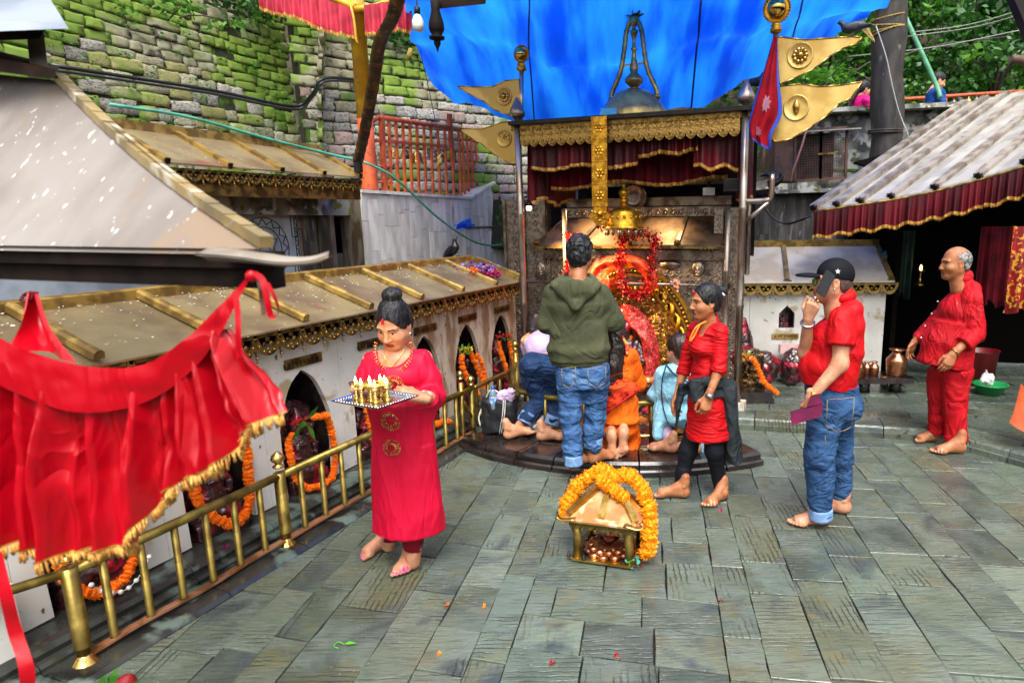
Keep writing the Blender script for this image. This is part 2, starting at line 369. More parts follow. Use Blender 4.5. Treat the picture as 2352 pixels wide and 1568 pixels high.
WOOD_DK=M('dark_timber',lin('#241a14'),lin('#140e0a'),7,stretch=(1,.2,1),rough=.7,spec=.12,bump=.2)
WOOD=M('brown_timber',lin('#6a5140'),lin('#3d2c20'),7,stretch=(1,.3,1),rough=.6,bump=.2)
TIN=M('weathered_tin_roof',lin('#9c948e'),lin('#7d746e'),3,lo=.3,hi=.7,stretch=(1.6,.7,.7),rough=.34,rough2=.5,metal=.3,spot=lin('#d8d2cc'),spot_scale=30,spot_t=.68,spot2=lin('#8f7a66'),spot2_scale=2.2,spot2_t=.57,bump=.08,bscale=12)
TIN_R=M('grey_tin_roof',lin('#aaa59e'),lin('#948f88'),3,rough=.42,rough2=.6,metal=.3,rnd=.05,spot=lin('#dcd8cf'),spot_scale=14,spot_t=.76,spot2=lin('#7a736a'),spot2_scale=3,spot2_t=.66,bump=.1,bscale=14)
TIN_EDGE=M('tin_roof_batten',lin('#a09588'),lin('#746a60'),6,rough=.45,metal=.3,spot2=lin('#6a5440'),spot2_scale=6,spot2_t=.62)
RUST=M('rusty_timber',lin('#5c4032'),lin('#3a2a20'),9,rough=.8,spot2=lin('#8d7d6c'),spot2_scale=6,spot2_t=.62,bump=.3)
YELLOW=M('yellow_paint',lin('#d9a510'),lin('#b98412'),5,rough=.45,spot=lin('#7a5a18'),spot_scale=18,spot_t=.68,bump=.05)
ORANGE=M('orange_paint',lin('#c95a2a'),lin('#b04a22'),7,rough=.5,spot=lin('#8c2f14'),spot_scale=20,spot_t=.64,bump=.08)
ORANGE_RED=M('red_oxide_paint',lin('#b9522b'),lin('#9a3c1e'),7,rough=.55,spot=lin('#d2703c'),spot_scale=18,spot_t=.66,bump=.08)
BLACK_RUB=M('black_rubber',lin('#1a1b1f'),None,rough=.35)
HOSE=M('green_hose',lin('#4fa58c'),lin('#3c8a74'),9,rough=.4)
TARP=M('blue_tarpaulin',lin('#1f86ff'),lin('#0540cc'),1.2,lo=.34,hi=.66,stretch=(2.6,.5,.5),rough=.45,transl=.7,bump=.4,bscale=5,bstretch=(3.5,.5,.5),crease=(1.5,.7,(2.4,.5,.5)))  # light and dark blue streaks paint in the shading of the creases
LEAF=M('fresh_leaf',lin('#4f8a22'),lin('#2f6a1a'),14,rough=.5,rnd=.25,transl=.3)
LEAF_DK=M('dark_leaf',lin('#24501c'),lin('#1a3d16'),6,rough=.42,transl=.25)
LEAF_LT=M('light_green_leaf',lin('#5f9428'),lin('#3d7420'),3,rough=.42,transl=.35)  # the palest of the leaf greens, used per leaf cluster
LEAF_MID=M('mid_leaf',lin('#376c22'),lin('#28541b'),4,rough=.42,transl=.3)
BARK=M('dark_wet_bark',lin('#3a332c'),lin('#241f1b'),6,stretch=(2,2,.6),rough=.7,spot2=lin('#6a665c'),spot2_scale=8,spot2_t=.68,bump=.5,bscale=18,bstretch=(2,2,.5))
MARI=M('marigold_orange',lin('#ff8c00'),lin('#f57200'),60,rough=.7,rnd=.12,bump=.3,bscale=150,transl=.15)
MARI_Y=M('marigold_yellow',lin('#ffb000'),lin('#f99a00'),60,rough=.7,rnd=.10,bump=.3,bscale=150,transl=.15)
FLAME=M('flame',(1.0,.62,.18),None,emis=14)
BULB_LIT=M('lit_lamp',(1.0,.74,.36),None,emis=6)
GLASS_W=M('frosted_bulb',lin('#d9d9d2'),None,rough=.25)
WHITE_P=M('white_plastic',lin('#d5d5d0'),lin('#b9b9b6'),8,rough=.45,bump=.3)
BLACK_CL=M('black_nylon',lin('#15161c'),lin('#0e0f13'),20,rough=.6,bump=.2)
IRON=M('dark_iron',lin('#26211e'),lin('#1a1715'),12,rough=.5,metal=.6,bump=.15)
def ext(n,*a,**k):return M(n,*a,**k)
# ---------------------------------------------------------------- smooth bodies: distance fields turned into one continuous mesh
class Field:
 def __init__(s,lo,hi,h):
  s.lo=np.array(lo,float);s.h=h;s.n=np.maximum(4,np.ceil((np.array(hi)-s.lo)/h).astype(int)+1)
  s.ax=[s.lo[i]+h*np.arange(s.n[i])for i in range(3)];s.D=np.full(tuple(s.n),.3,np.float32)
 def _sub(s,lo,hi,pad):
  sl=[]
  for i in range(3):
   a=int(max(0,math.floor((lo[i]-pad-s.lo[i])/s.h)));b=int(min(s.n[i],math.ceil((hi[i]+pad-s.lo[i])/s.h)+1));sl.append(slice(a,max(b,a)))
  X,Y,Z=np.meshgrid(*[s.ax[i][sl[i]]for i in range(3)],indexing='ij',sparse=True)
  return tuple(sl),X,Y,Z
 def _mix(s,sl,d,k,sub):
  A=s.D[sl]
  if A.size==0:return
  if sub:
   d=-d
   if k>0:hh=np.maximum(k-np.abs(A-d),0)/k;s.D[sl]=np.maximum(A,d)+hh*hh*k*.25
   else:s.D[sl]=np.maximum(A,d)
  elif k>0:hh=np.maximum(k-np.abs(A-d),0)/k;s.D[sl]=np.minimum(A,d)-hh*hh*k*.25
  else:s.D[sl]=np.minimum(A,d)
 def cap(s,a,b,ra,rb=None,k=.01,sub=False):
  rb=ra if rb is None else rb;a=np.array(a,float);b=np.array(b,float);r=max(ra,rb)
  sl,X,Y,Z=s._sub(np.minimum(a,b)-r,np.maximum(a,b)+r,max(k,.0)+.035)
  d=b-a;L=d@d+1e-12
  t=np.clip(((X-a[0])*d[0]+(Y-a[1])*d[1]+(Z-a[2])*d[2])/L,0,1)
  q=np.sqrt((X-a[0]-t*d[0])**2+(Y-a[1]-t*d[1])**2+(Z-a[2]-t*d[2])**2)-(ra+(rb-ra)*t)
  s._mix(sl,q.astype(np.float32),k,sub);return s
 def ell(s,c,r,k=.01,sub=False,M_=None):
  c=np.array(c,float);r=np.array(r,float);e=np.full(3,r.max())if M_ is not None else r
  sl,X,Y,Z=s._sub(c-e,c+e,max(k,0)+.035)
  x,y,z=X-c[0],Y-c[1],Z-c[2]
  if M_ is not None:m=np.array(M_).T;x,y,z=m[0,0]*x+m[0,1]*y+m[0,2]*z,m[1,0]*x+m[1,1]*y+m[1,2]*z,m[2,0]*x+m[2,1]*y+m[2,2]*z
  k0=np.sqrt((x/r[0])**2+(y/r[1])**2+(z/r[2])**2);k1=np.sqrt((x/r[0]**2)**2+(y/r[1]**2)**2+(z/r[2]**2)**2)+1e-9
  s._mix(sl,(k0*(k0-1)/k1).astype(np.float32),k,sub);return s
 def box(s,c,b,rnd=.01,k=.01,sub=False,M_=None):
  c=np.array(c,float);b=np.array(b,float);e=np.full(3,np.linalg.norm(b))if M_ is not None else b
  sl,X,Y,Z=s._sub(c-e,c+e,max(k,0)+.035)
  x,y,z=X-c[0],Y-c[1],Z-c[2]
  if M_ is not None:m=np.array(M_).T;x,y,z=m[0,0]*x+m[0,1]*y+m[0,2]*z,m[1,0]*x+m[1,1]*y+m[1,2]*z,m[2,0]*x+m[2,1]*y+m[2,2]*z
  qx,qy,qz=np.abs(x)-b[0]+rnd,np.abs(y)-b[1]+rnd,np.abs(z)-b[2]+rnd
  d=np.sqrt(np.maximum(qx,0)**2+np.maximum(qy,0)**2+np.maximum(qz,0)**2)+np.minimum(np.maximum(qx,np.maximum(qy,qz)),0)-rnd
  s._mix(sl,d.astype(np.float32),k,sub);return s
 def cyl(s,a,b,ra,rb,xd=(1,0,0),k=.01,sub=False):
  a,b=np.array(a,float),np.array(b,float);d=b-a;L=np.linalg.norm(d);d/=L;xd=np.array(xd,float);xd-=d*(xd@d);xd/=np.linalg.norm(xd);yd=np.cross(d,xd);r=max(*ra,*rb)
  sl,X,Y,Z=s._sub(np.minimum(a,b)-r,np.maximum(a,b)+r,max(k,0)+.035);X,Y,Z=X-a[0],Y-a[1],Z-a[2]
  t=X*d[0]+Y*d[1]+Z*d[2];f=np.clip(t/L,0,1);x=X*xd[0]+Y*xd[1]+Z*xd[2];y=X*yd[0]+Y*yd[1]+Z*yd[2];rx=ra[0]+(rb[0]-ra[0])*f;ry=ra[1]+(rb[1]-ra[1])*f
  q=np.maximum((np.sqrt((x/rx)**2+(y/ry)**2)-1)*np.minimum(rx,ry),np.abs(t-L/2)-L/2);s._mix(sl,q.astype(np.float32),k,sub);return s
 def chain(s,pts,rs,k=.02,sub=False):
  for i in range(len(pts)-1):s.cap(pts[i],pts[i+1],rs[i],rs[i+1],k,sub)
  return s
 def plane(s,p,n,k=.0):
  p=np.array(p,float);n=np.array(n,float);n/=np.linalg.norm(n)
  X,Y,Z=np.meshgrid(*s.ax,indexing='ij',sparse=True);d=(X-p[0])*n[0]+(Y-p[1])*n[1]+(Z-p[2])*n[2]
  s.D=np.maximum(s.D,d.astype(np.float32));return s
 def hollow(s,t):s.D=np.maximum(s.D,-(s.D+t));return s
 def warp(s,f):
  X,Y,Z=np.meshgrid(*s.ax,indexing='ij',sparse=True);s.D=s.D+f(X,Y,Z).astype(np.float32);return s
 def surface(s):
  D=s.D;I=D<0
  c=[I[a:D.shape[0]-1+a,b:D.shape[1]-1+b,e:D.shape[2]-1+e]for a in(0,1)for b in(0,1)for e in(0,1)]
  cnt=sum(q.astype(np.int8)for q in c);act=(cnt>0)&(cnt<8);idx=np.argwhere(act)
  if len(idx)==0:return np.zeros((0,3)),np.zeros((0,4),int)
  off=np.array([(a,b,e)for a in(0,1)for b in(0,1)for e in(0,1)])
  v=np.stack([D[idx[:,0]+o[0],idx[:,1]+o[1],idx[:,2]+o[2]]for o in off],1)
  P=np.zeros((len(idx),3));N_=np.zeros(len(idx))
  for i in range(8):
   for j in range(i+1,8):
    if np.abs(off[i]-off[j]).sum()!=1:continue
    m=(v[:,i]<0)!=(v[:,j]<0);t=v[m,i]/(v[m,i]-v[m,j]);P[m]+=off[i]+t[:,None]*(off[j]-off[i]);N_[m]+=1
  P=(P/N_[:,None]+idx)*s.h+s.lo
  ids=np.full(act.shape,-1,np.int64);ids[tuple(idx.T)]=np.arange(len(idx));Q=[]
  for ax in range(3):
   a1,a2=(ax+1)%3,(ax+2)%3
   sl0=[slice(1,-1)]*3;sl1=[slice(1,-1)]*3;sl0[ax]=slice(0,-1);sl1[ax]=slice(1,None)
   i0=I[tuple(sl0)];i1=I[tuple(sl1)];e=np.argwhere(i0!=i1)
   if len(e)==0:continue
   st=np.ones(3,int);st[ax]=0;e=e+st
   ins=I[tuple(e.T)]
   g=lambda d1,d2:ids[tuple((e-np.eye(3,dtype=int)[a1]*d1-np.eye(3,dtype=int)[a2]*d2).T)]
   q=np.stack([g(1,1),g(0,1),g(0,0),g(1,0)],1);q[~ins]=q[~ins][:,::-1];Q.append(q)
  Q=np.concatenate(Q);Q=Q[(Q>=0).all(1)]
  return P,Q
def vnormals(V,Q):
 n=np.zeros_like(V);a,b,c,d=(V[Q[:,i]]for i in range(4));f=np.cross(c-a,d-b)
 for i in range(4):np.add.at(n,Q[:,i],f)
 return n/(np.linalg.norm(n,axis=1)[:,None]+1e-12)
# ================================================================ SETTING
def clip_poly(P,a,n):
 out=[]
 for i in range(len(P)):
  p,q=P[i],P[(i+1)%len(P)];dp,dq=(p-a)@n,(q-a)@n
  if dp>=0:out.append(p)
  if dp*dq<0:out.append(p+(q-p)*dp/(dp-dq))
 return out
W1=np.array([math.cos(R(4.5)),-math.sin(R(4.5))]);W2=np.array([math.sin(R(4.5)),math.cos(R(4.5))])
floor=setting('courtyard_floor')
bed=MB();bed.box((0.6,4.2,-.08),(12,12,.1));bed.build('grout_bed',M('dark_grout',lin('#3a3222'),lin('#221d16'),20,rough=.5),floor)
def slab(poly,name,parent,mat,z0=0.0,joint=.0035,th=.03,jit=.003):
 poly=[np.array(p,float)for p in poly];c=sum(poly)/len(poly)
 q=[]
 for p in poly:
  d=c-p;q.append(p+d/(np.linalg.norm(d)+1e-9)*joint*1.5)
 e_=[]
 for a,b in zip(q,q[1:]+q[:1]):
  k=max(2,int(np.linalg.norm(b-a)/.09));nn=np.array([-(b-a)[1],(b-a)[0]])/(np.linalg.norm(b-a)+1e-9)
  for i in range(k):e_.append(a+(b-a)*i/k+nn*(random.gauss(0,.0022)if i else-.004*random.random()))
 q=e_
 h=z0+random.uniform(-jit,jit);tx,ty=random.uniform(-.004,.004),random.uniform(-.004,.004)
 ring0=[(*p,z0-th)for p in q];ring1=[(*p,h-.0022+(p[0]-c[0])*tx+(p[1]-c[1])*ty)for p in q]
 ring2=[(*(p+(c-p)*.009),h+(p[0]-c[0])*tx+(p[1]-c[1])*ty)for p in q]
 n=len(q);V=ring0+ring1+ring2
 F=[(i,(i+1)%n,n+(i+1)%n,n+i)for i in range(n)]+[(n+i,n+(i+1)%n,2*n+(i+1)%n,2*n+i)for i in range(n)]+[tuple(range(2*n,3*n))]
 me=raw_mesh(name,np.array(V)-np.array([*c,z0]),F,mat,smooth=False)
 return link(name,me,parent,np.array([*c,z0])-origin_of(parent))
fl_rng=random.Random(5)
def column(wa,wb,s0,s1,skew,lens,keep=None):
 s=s0;first=True;k=math.tan(R(skew))
 while s<s1:
  L=fl_rng.choice(lens)*fl_rng.uniform(.85,1.15);e=s+L
  sk0=k
  P=[W1*wa+W2*(s-k*0),W1*wb+W2*(s-k*(wb-wa)),W1*wb+W2*(e-k*(wb-wa)),W1*wa+W2*(e-k*0)]
  if keep is None or keep(sum(P)/4):slab(P,'tile',floor,SLATE)
  s=e
def in_court(p):
 u,v=p@E1[:2],p@E2[:2]
 if u<-3.0 or v>6.4:return False
 if(u+1.87)**2+(v-6.2)**2<1.75**2 and u<-.75:return False
 kb=gnd(1686,985,0)[:2];kd=np.array([math.cos(R(14.5)),-math.sin(R(14.5))]);kn=np.array([kd[1],-kd[0]])
 if(p-kb)@np.array([math.sin(R(14.5)),math.cos(R(14.5))])>.42 and p[0]>.9:return False
 return p[1]>1.0
wA=[-3.1,-2.86,-2.62,-2.38,-2.13,-1.88,-1.70,-1.525,-1.207,-.987,-.777,-.62]
for i in range(len(wA)-1):column(wA[i],wA[i+1],1.0+fl_rng.uniform(0,.3),5.9,9.5,(.33,.42,.5,.6,.36),in_court)
rows=[1.0,1.25,1.5,1.72,1.98,2.24,2.50,2.75,3.0,3.29,3.53,3.86,4.1,4.35,4.6,4.9,5.2,5.5,5.8]
for i in range(len(rows)-1):
 w=-.62;k0=math.tan(R(7.5 if rows[i]<3.2 else 2.5));k1=math.tan(R(7.5 if rows[i+1]<3.2 else 2.5))
 cuts={5:[-.3,.02],6:[-.32,.0],7:[-.49,-.06],8:[-.26,.06],9:[-.3,.04],10:[-.12,.1],11:[-.3,-.05],12:[-.25,.1]}.get(i,[-.62+fl_rng.uniform(.25,.4),-.62+fl_rng.uniform(.55,.72)])
 ws=[-.62]+cuts+[.305]
 for a,b in zip(ws,ws[1:]):
  f=lambda w_,s_,k_:W1*w_+W2*(s_-k_*(w_+.62))
  P=[f(a,rows[i],k0),f(b,rows[i],k0),f(b,rows[i+1],k1),f(a,rows[i+1],k1)]
  if in_court(sum(P)/4):slab(P,'tile',floor,SLATE)
wC=[.305,.468,.705,.954,1.19,1.5,1.716,1.96,2.2,2.46,2.72,2.98,3.25,3.5,3.8,4.1]
for i in range(len(wC)-1):column(wC[i],wC[i+1],1.0+fl_rng.uniform(0,.4),6.2,3.5,(.42,.52,.6,.75,.36)if i else(.4,.33,.6),in_court)
KB=gnd(1686,985,0);KD=np.array([math.cos(R(14.2)),-math.sin(R(14.2)),0]);KN=np.array([math.sin(R(14.2)),math.cos(R(14.2)),0])
kerb=setting('kerb');terrace=setting('terrace')
def kerb_stone(a,b,n,parent):
 d=(b-a);m=MB();prof=[(0,0),(0,.045),(.012,.05),(.02,.085),(.035,.1),(.30,.103),(.30,0)]
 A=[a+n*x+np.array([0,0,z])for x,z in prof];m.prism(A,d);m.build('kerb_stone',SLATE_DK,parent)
x=-.35
while x<1.72:
 L=random.uniform(.45,.62);e=min(x+L,1.75);kerb_stone(KB+KD*(x+.004),KB+KD*(e-.004),KN,kerb);x=e
K2=KB+KD*1.62;K2D=np.array([math.sin(R(-32)),math.cos(R(-32)),0])*-1;K2N=np.array([math.cos(R(-32)),-math.sin(R(-32)),0])
x=.02
while x<3.2:
 e=x+random.uniform(.5,.7);kerb_stone(K2+K2D*(x+.004),K2+K2D*(e-.004),K2N,kerb);x=e
tb=MB();P=[KB+KD*-.4+KN*.29,KB+KD*1.75+KN*.29,K2+K2N*.29,K2+K2D*3.3+K2N*.29,K2+K2D*3.3+K2N*4,KB+KD*5+KN*6,KB+KD*-.4+KN*6]
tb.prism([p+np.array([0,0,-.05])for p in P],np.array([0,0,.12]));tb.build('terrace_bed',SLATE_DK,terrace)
trn=random.Random(11)
for i in range(14):
 x=-.36+trn.uniform(0,.2)
 while x<4.0:
  e=x+trn.uniform(.4,.7);y0=.305+.24*i
  P=[KB+KD*x+KN*y0,KB+KD*e+KN*y0,KB+KD*e+KN*(y0+.24),KB+KD*x+KN*(y0+.24)]
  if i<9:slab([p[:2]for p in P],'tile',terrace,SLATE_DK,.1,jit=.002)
  x=e
x=.05
for i in range(9):
 for j in range(3):
  a,b=.31+.5*j,.31+.5*(j+1)
  P=[K2+K2D*(.35*i)+K2N*a,K2+K2D*(.35*i)+K2N*b,K2+K2D*(.35*(i+1))+K2N*b,K2+K2D*(.35*(i+1))+K2N*a]
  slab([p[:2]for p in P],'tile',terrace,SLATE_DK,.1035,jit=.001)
SC=UV(-1.87,6.2)
plat=thing('shrine_platform','low black half-round stone platform under the worshippers in front of the central shrine','platform',UV(-1.87,4.6))
def arcpt(r,a,z=0):return SC+(math.sin(a)*E1-math.cos(a)*E2)*r+np.array([0,0,z])
def ring(name,ra,rb,a0,a1,z0,z1,mat,parent,n=10,lip=0.0):
 m=MB();V=[]
 for i in range(n+1):
  a=a0+(a1-a0)*i/n
  V+=[arcpt(ra,a,z0),arcpt(rb,a,z0),arcpt(rb,a,z1-lip),arcpt(rb-lip,a,z1),arcpt(ra,a,z1)]
 F=[]
 for i in range(n):
  for j in range(5):F.append((i*5+j,(i+1)*5+j,(i+1)*5+(j+1)%5,i*5+(j+1)%5))
 F+=[(0,1,2,3,4),tuple(n*5+j for j in(4,3,2,1,0))]
 m.add(V,F);return m.build(name,mat,parent)
A0,A1=-.50,.80
for i in range(8):
 a,b=A0+(A1-A0)*i/8+.003,A0+(A1-A0)*(i+1)/8-.003
 ring('edge_stone',1.62,2.02,a,b,-.02,.05,BLACKSTONE,plat,6,.012)
 ring('slab',1.62,1.985,a,b,.05,.10,BLACKSTONE,plat,6,.02)
 ring('slab',.2,1.612,a,b,.0,.098,BLACKSTONE,plat,6,.004)
 ring('moulding',1.70,1.715,a+.02,b-.05,.10,.106,BLACKSTONE,plat,5,.004)
 ring('moulding',1.44,1.455,a+.04,b-.03,.098,.104,BLACKSTONE,plat,5,.004)
# ---------------------------------------------------------------- the mossy retaining wall, upper left
def stone_mesh(i):
 rg=np.random.default_rng(100+i);n=5;g=np.linspace(-.5,.5,n);V=[]
 for a in g:
  for b in g:
   e=max(abs(a),abs(b));bul=(.075 if e<.3 else.06 if e<.45 else 0)+rg.uniform(-.05,.05)
   V.append((b+rg.uniform(-.055,.055),-bul,a+rg.uniform(-.07,.07)))
 F=[(r_*n+c,r_*n+c+1,(r_+1)*n+c+1,(r_+1)*n+c)for r_ in range(n-1)for c in range(n-1)]
 edge=[c for c in range(n)]+[r_*n+n-1 for r_ in range(1,n)]+[(n-1)*n+c for c in range(n-2,-1,-1)]+[r_*n for r_ in range(n-2,0,-1)]
 b=len(V)
 for q in edge:V.append((V[q][0]*.97,.5,V[q][2]*.97))
 k=len(edge);F+=[(edge[(j+1)%k],edge[j],b+j,b+(j+1)%k)for j in range(k)]
 return V,F
STV=[stone_mesh(i)for i in range(12)]
STM={}
def stone_me(i,mat):
 if(i,mat.name)not in STM:STM[(i,mat.name)]=raw_mesh('stone',STV[i][0],STV[i][1],mat,smooth=True)
 return STM[(i,mat.name)]
wall_stones=0
def stone_wall(root,p0,az,L,z0,z1,batter,tilt,limit,mats,seed,sc=1.0,th=.25):
 """courses of rubble on a leaning plane through p0 along azimuth az; stones past the limit are joined into one part"""
 rg=random.Random(seed);d=azd(az);n=np.array([d[1],-d[0],0]);rest=MB();cnt=0;items=[]
 core=MB();up_=np.array([0,0,1.0])-n*batter
 o=lambda s_,h_,dep=0.0:np.array(p0)+d*s_+up_*h_+n*dep+np.array([0,0,-tilt*s_])
 core.hexa([o(-.05,-.6,-th),o(L,-.6,-th),o(L,-.6,.0),o(-.05,-.6,0),o(-.05,z1-z0,-th),o(L,z1-z0,-th),o(L,z1-z0,0),o(-.05,z1-z0,0)])
 core.build('mortar',MORTAR,root)
 z=0.0
 while z<z1-z0:
  h=rg.uniform(.075,.14)*sc;s_=rg.uniform(-.15,0)
  while s_<L:
   w=rg.choice((.13,.17,.2,.24,.28))*rg.uniform(.85,1.2)*sc;items.append((s_+w/2,z+h/2+rg.uniform(-.008,.008),w,h));s_+=w
  z+=h
 eu=Vector(up_).normalized();ed=Vector(d);en=Vector(n);ey=eu.cross(ed)
 rot=Matrix((ed,-en,eu)).transposed().to_4x4()
 for k,(s_,h_,w,h)in enumerate(items):
  if rg.random()<.02:continue
  c=o(s_,h_,rg.uniform(.0,.03));mat=rg.choice(mats);i=rg.randrange(12);scl=(w*.95,.09,h*rg.uniform(.86,.94))
  rr=rot@Matrix.Rotation(rg.uniform(-.06,.06),4,'Y')
  if cnt<limit:
   ob=link('stone',stone_me(i,mat),root);ob.matrix_local=Matrix.Translation(Vector(c)-root.location)@rr@Matrix.Diagonal((*scl,1));cnt+=1
  else:
   T=rr@Matrix.Diagonal((*scl,1));b=[np.array(T@Vector(v))+c for v in STV[i][0]];rest.add(b,STV[i][1],0,True)
 if rest.V:tag(rest.build('small_stones',STONE,root),kind='stuff')
 return o
sw=thing('stone_retaining_wall','tall mossy rubble stone retaining wall leaning back behind the niche row','wall',UV(-5.7,4,2.0))
GR=[STONE,STONE,STONE_Y,STONE_Y,STONE_G]
wl_a=stone_wall(sw,UV(-5.75,3.0,2.15),19.3,3.15,2.15,4.5,.12,.03,170,GR,3)
sw2=thing('stone_buttress_wall','grey and pinkish rubble stone wall with a projecting corner behind the yellow pole','wall',UV(-5.4,6,2.0))
cor=onu(722,340,-5.45);cor[2]=2.1
wl_b=stone_wall(sw2,cor,52,3.6,2.1,4.5,.10,.0,170,[STONE_G,STONE_G,STONE,STONE_P],9,1.05)
wl_c=stone_wall(sw2,cor+azd(-20)*.5,160,.5,2.1,4.5,.10,0,40,[STONE_G,STONE],12,1.0,.02)
sw3=thing('stone_wall_end','mossy end pier of rubble stone at the far left above the tin roof','wall',UV(-5.5,2.6,2.0))
wl_d=stone_wall(sw3,UV(-5.55,1.6,2.15),19.3,1.72,2.15,4.6,.1,.0,80,[STONE_Y,STONE],21,1.1)
def leaf_quads(m,c,n,spread,size,rg,nrm=None,mat=0):
 for _ in range(n):
  p=np.array(c)+rg.normal(0,1,3)*spread;s_=size*rg.uniform(.6,1.3)
  a=rg.normal(0,1,3);a[2]=a[2]*.4-.35
  if nrm is not None:a=a+nrm*.9
  a/=np.linalg.norm(a);b=np.cross(a,rg.normal(0,1,3));b/=np.linalg.norm(b);c2=np.cross(a,b)
  m.add([p,p+a*s_*.5+b*s_*.3+c2*s_*.05,p+a*s_*1.0-c2*s_*.08,p+a*s_*.5-b*s_*.3+c2*s_*.05],[(0,1,2,3)],mat,True)
moss=MB();rgm=np.random.default_rng(4)
wn=np.array([E1[0],E1[1],.12])
for k in range(330):
 s_,h=rgm.uniform(0,3.1),rgm.uniform(.2,2.3);moss_c=wl_a(s_,h,.06)
 if rgm.random()<.35+.25*h:leaf_quads(moss,moss_c,int(rgm.integers(5,14)),np.array([.035,.035,.03]),.035,rgm,wn*.5,int(rgm.integers(0,2)))
for k in range(90):
 s_,h=rgm.uniform(0,3.4),rgm.uniform(.2,2.2);leaf_quads(moss,wl_b(s_,h,.06),int(rgm.integers(3,9)),np.array([.03,.03,.03]),.03,rgm,None,1)
o=moss.build('wall_plants',[LEAF,LEAF_LT]);tag(o,'small bright green weeds and moss growing out of the stone wall joints','weeds',kind='stuff')
def bush(name,c,rad,n,size,mats,label,cat='bush',seed=0,group=None,stems=5):
 rg=np.random.default_rng(seed);t=thing(name,label,cat,(c[0],c[1],c[2]-rad[2]),group)
 m=MB();k=max(5,n//45);cl=[np.array(c)+rg.normal(0,.5,3)*rad for _ in range(k)]
 for q in cl:leaf_quads(m,q,n//k,np.array(rad)*.22,size,rg,None,int(rg.integers(0,len(mats))))
 m.build('foliage',mats,t);st=MB()
 for q in cl[:stems]:st.tube(curve3([np.array([c[0],c[1],c[2]-rad[2]])+rg.normal(0,.04,3),(np.array(c)+q)/2+rg.normal(0,.05,3),q],6),np.linspace(.012,.005,7),5)
 st.build('stem',BARK,t);return t
bush('bush',atY(545,15,7.4),(.8,.5,.22),900,.085,[LEAF_DK,LEAF_MID,LEAF],'dark leafy bush hanging over the top of the stone wall left of the red frill',seed=1)
bush('bush',atY(905,95,8.3),(.6,.35,.3),800,.08,[LEAF_DK,LEAF_MID],'dark ivy bush hanging over the wall top right of the yellow pole',seed=2)
bush('bush',atY(330,45,6.6),(.5,.2,.12),260,.06,[LEAF,LEAF_LT],'pale green weedy bush creeping near the upper left wall top',seed=3)
land=setting('upper_landing');m=MB();m.prism([UV(-4.42,5.0,1.9),UV(-4.42,9.5,1.9),UV(-7.6,9.5,1.9),UV(-7.6,2,1.9),UV(-4.42,2,1.9)],np.array([0,0,.17]));m.build('paving',CONCRETE,land)
# ---------------------------------------------------------------- marble clad walls
def clad_wall(root,p0,az,L,z0,top,wid,hts,mat,seed,out=.02,kx=None):
 """upright planks of stone on the wall that runs from p0 along az; top is a function of s"""
 rg=random.Random(seed);d=azd(az);n=np.array([d[1],-d[0],0]);s_=0.0;me_cache={}
 while s_<L-.01:
  w=min(wid*rg.uniform(.75,1.2),L-s_);z=z0+rg.uniform(-.2,0)
  while z<top(s_+w/2)-.01:
   h=rg.choice(hts)*rg.uniform(.85,1.15);za,zb=max(z,z0),z+h
   t0,t1=top(s_+.002),top(s_+w-.002)
   zl,zr=min(zb,t0),min(zb,t1)
   if zb>za+.02:
    m=MB();g=.002;dep=out+rg.uniform(0,.003);q=lambda a,zz,k:np.array(p0)*[1,1,0]+d*a+np.array([0,0,zz])+n*k
    m.prism([q(s_+g,za+g,0),q(s_+w-g,za+g,0),q(s_+w-g,zr-g,0),q(s_+g,zl-g,0)],n*dep)
    m.build('tile',rg.choice(mat)if isinstance(mat,list)else mat,root)
   z=zb
  s_+=w
 b=MB();q=lambda a,zz,k:np.array(p0)*[1,1,0]+d*a+np.array([0,0,zz])+n*k
 ss=np.linspace(0,L,9)
 poly=[q(0,z0,-.002),q(L,z0,-.002)]+[q(s2,top(s2)-.003,-.002)for s2 in ss[::-1]]
 b.prism(poly,-n*.25);b.build('core',CLAD_BR,root)
mw=thing('marble_stair_wall','pale marble wall of narrow upright slabs with a sloping stair end behind the niche row','wall',UV(-4.3,6.5,.8))
MU,MV0=-4.3,5.25
def mtop(s_):return 2.11 if s_<2.0 else 2.11+(s_-2.0)*.36
clad_wall(mw,UV(MU,MV0),19.3,3.3,.6,mtop,.115,(.3,.42,.55),CLAD,31)
m=MB()
m.bar(UV(MU-.08,MV0,2.125),UV(MU-.08,MV0+2.0,2.125),.24,.03);m.bar(UV(MU-.08,MV0+2.0,2.125),UV(MU-.08,MV0+3.3,2.59),.24,.03);m.build('coping',CLAD,mw)
pw=thing('carved_panel_wall','shaded grey marble wall with a carved geometric panel under the small upper roof','wall',UV(-4.5,4.3,.8))
clad_wall(pw,UV(-4.62,1.6),19.3,3.62,.6,lambda s_:2.2,.13,(.34,.5,.62),[CLAD_BR,CLAD_DK],33)
PANEL=M('engraved_white_marble',lin('#b4bdc6'),lin('#98a2ac'),4,rough=.45,bump=.05)
INK=M('engraved_line',lin('#22262c'),None,rough=.7)
pu=-4.585
m=MB();m.prism([UV(pu,3.95,.7),UV(pu,4.72,.7),UV(pu,4.72,2.12),UV(pu,3.95,2.12)],E1*.02);m.build('panel',PANEL,pw)
m=MB();m.prism([UV(pu,2.0,.7),UV(pu,3.9,.7),UV(pu,3.9,1.6),UV(pu,2.0,1.6)],E1*.02);m.build('panel',PANEL,pw)
def strokes(m,plane,segs,w,th=.004):
 for pts in segs:
  for a,b in zip(pts,pts[1:]):m.bar(plane(*a),plane(*b),w,th,upv=E1)
pp=lambda x,y:UV(pu+.022,4.335+x,1.62+y)
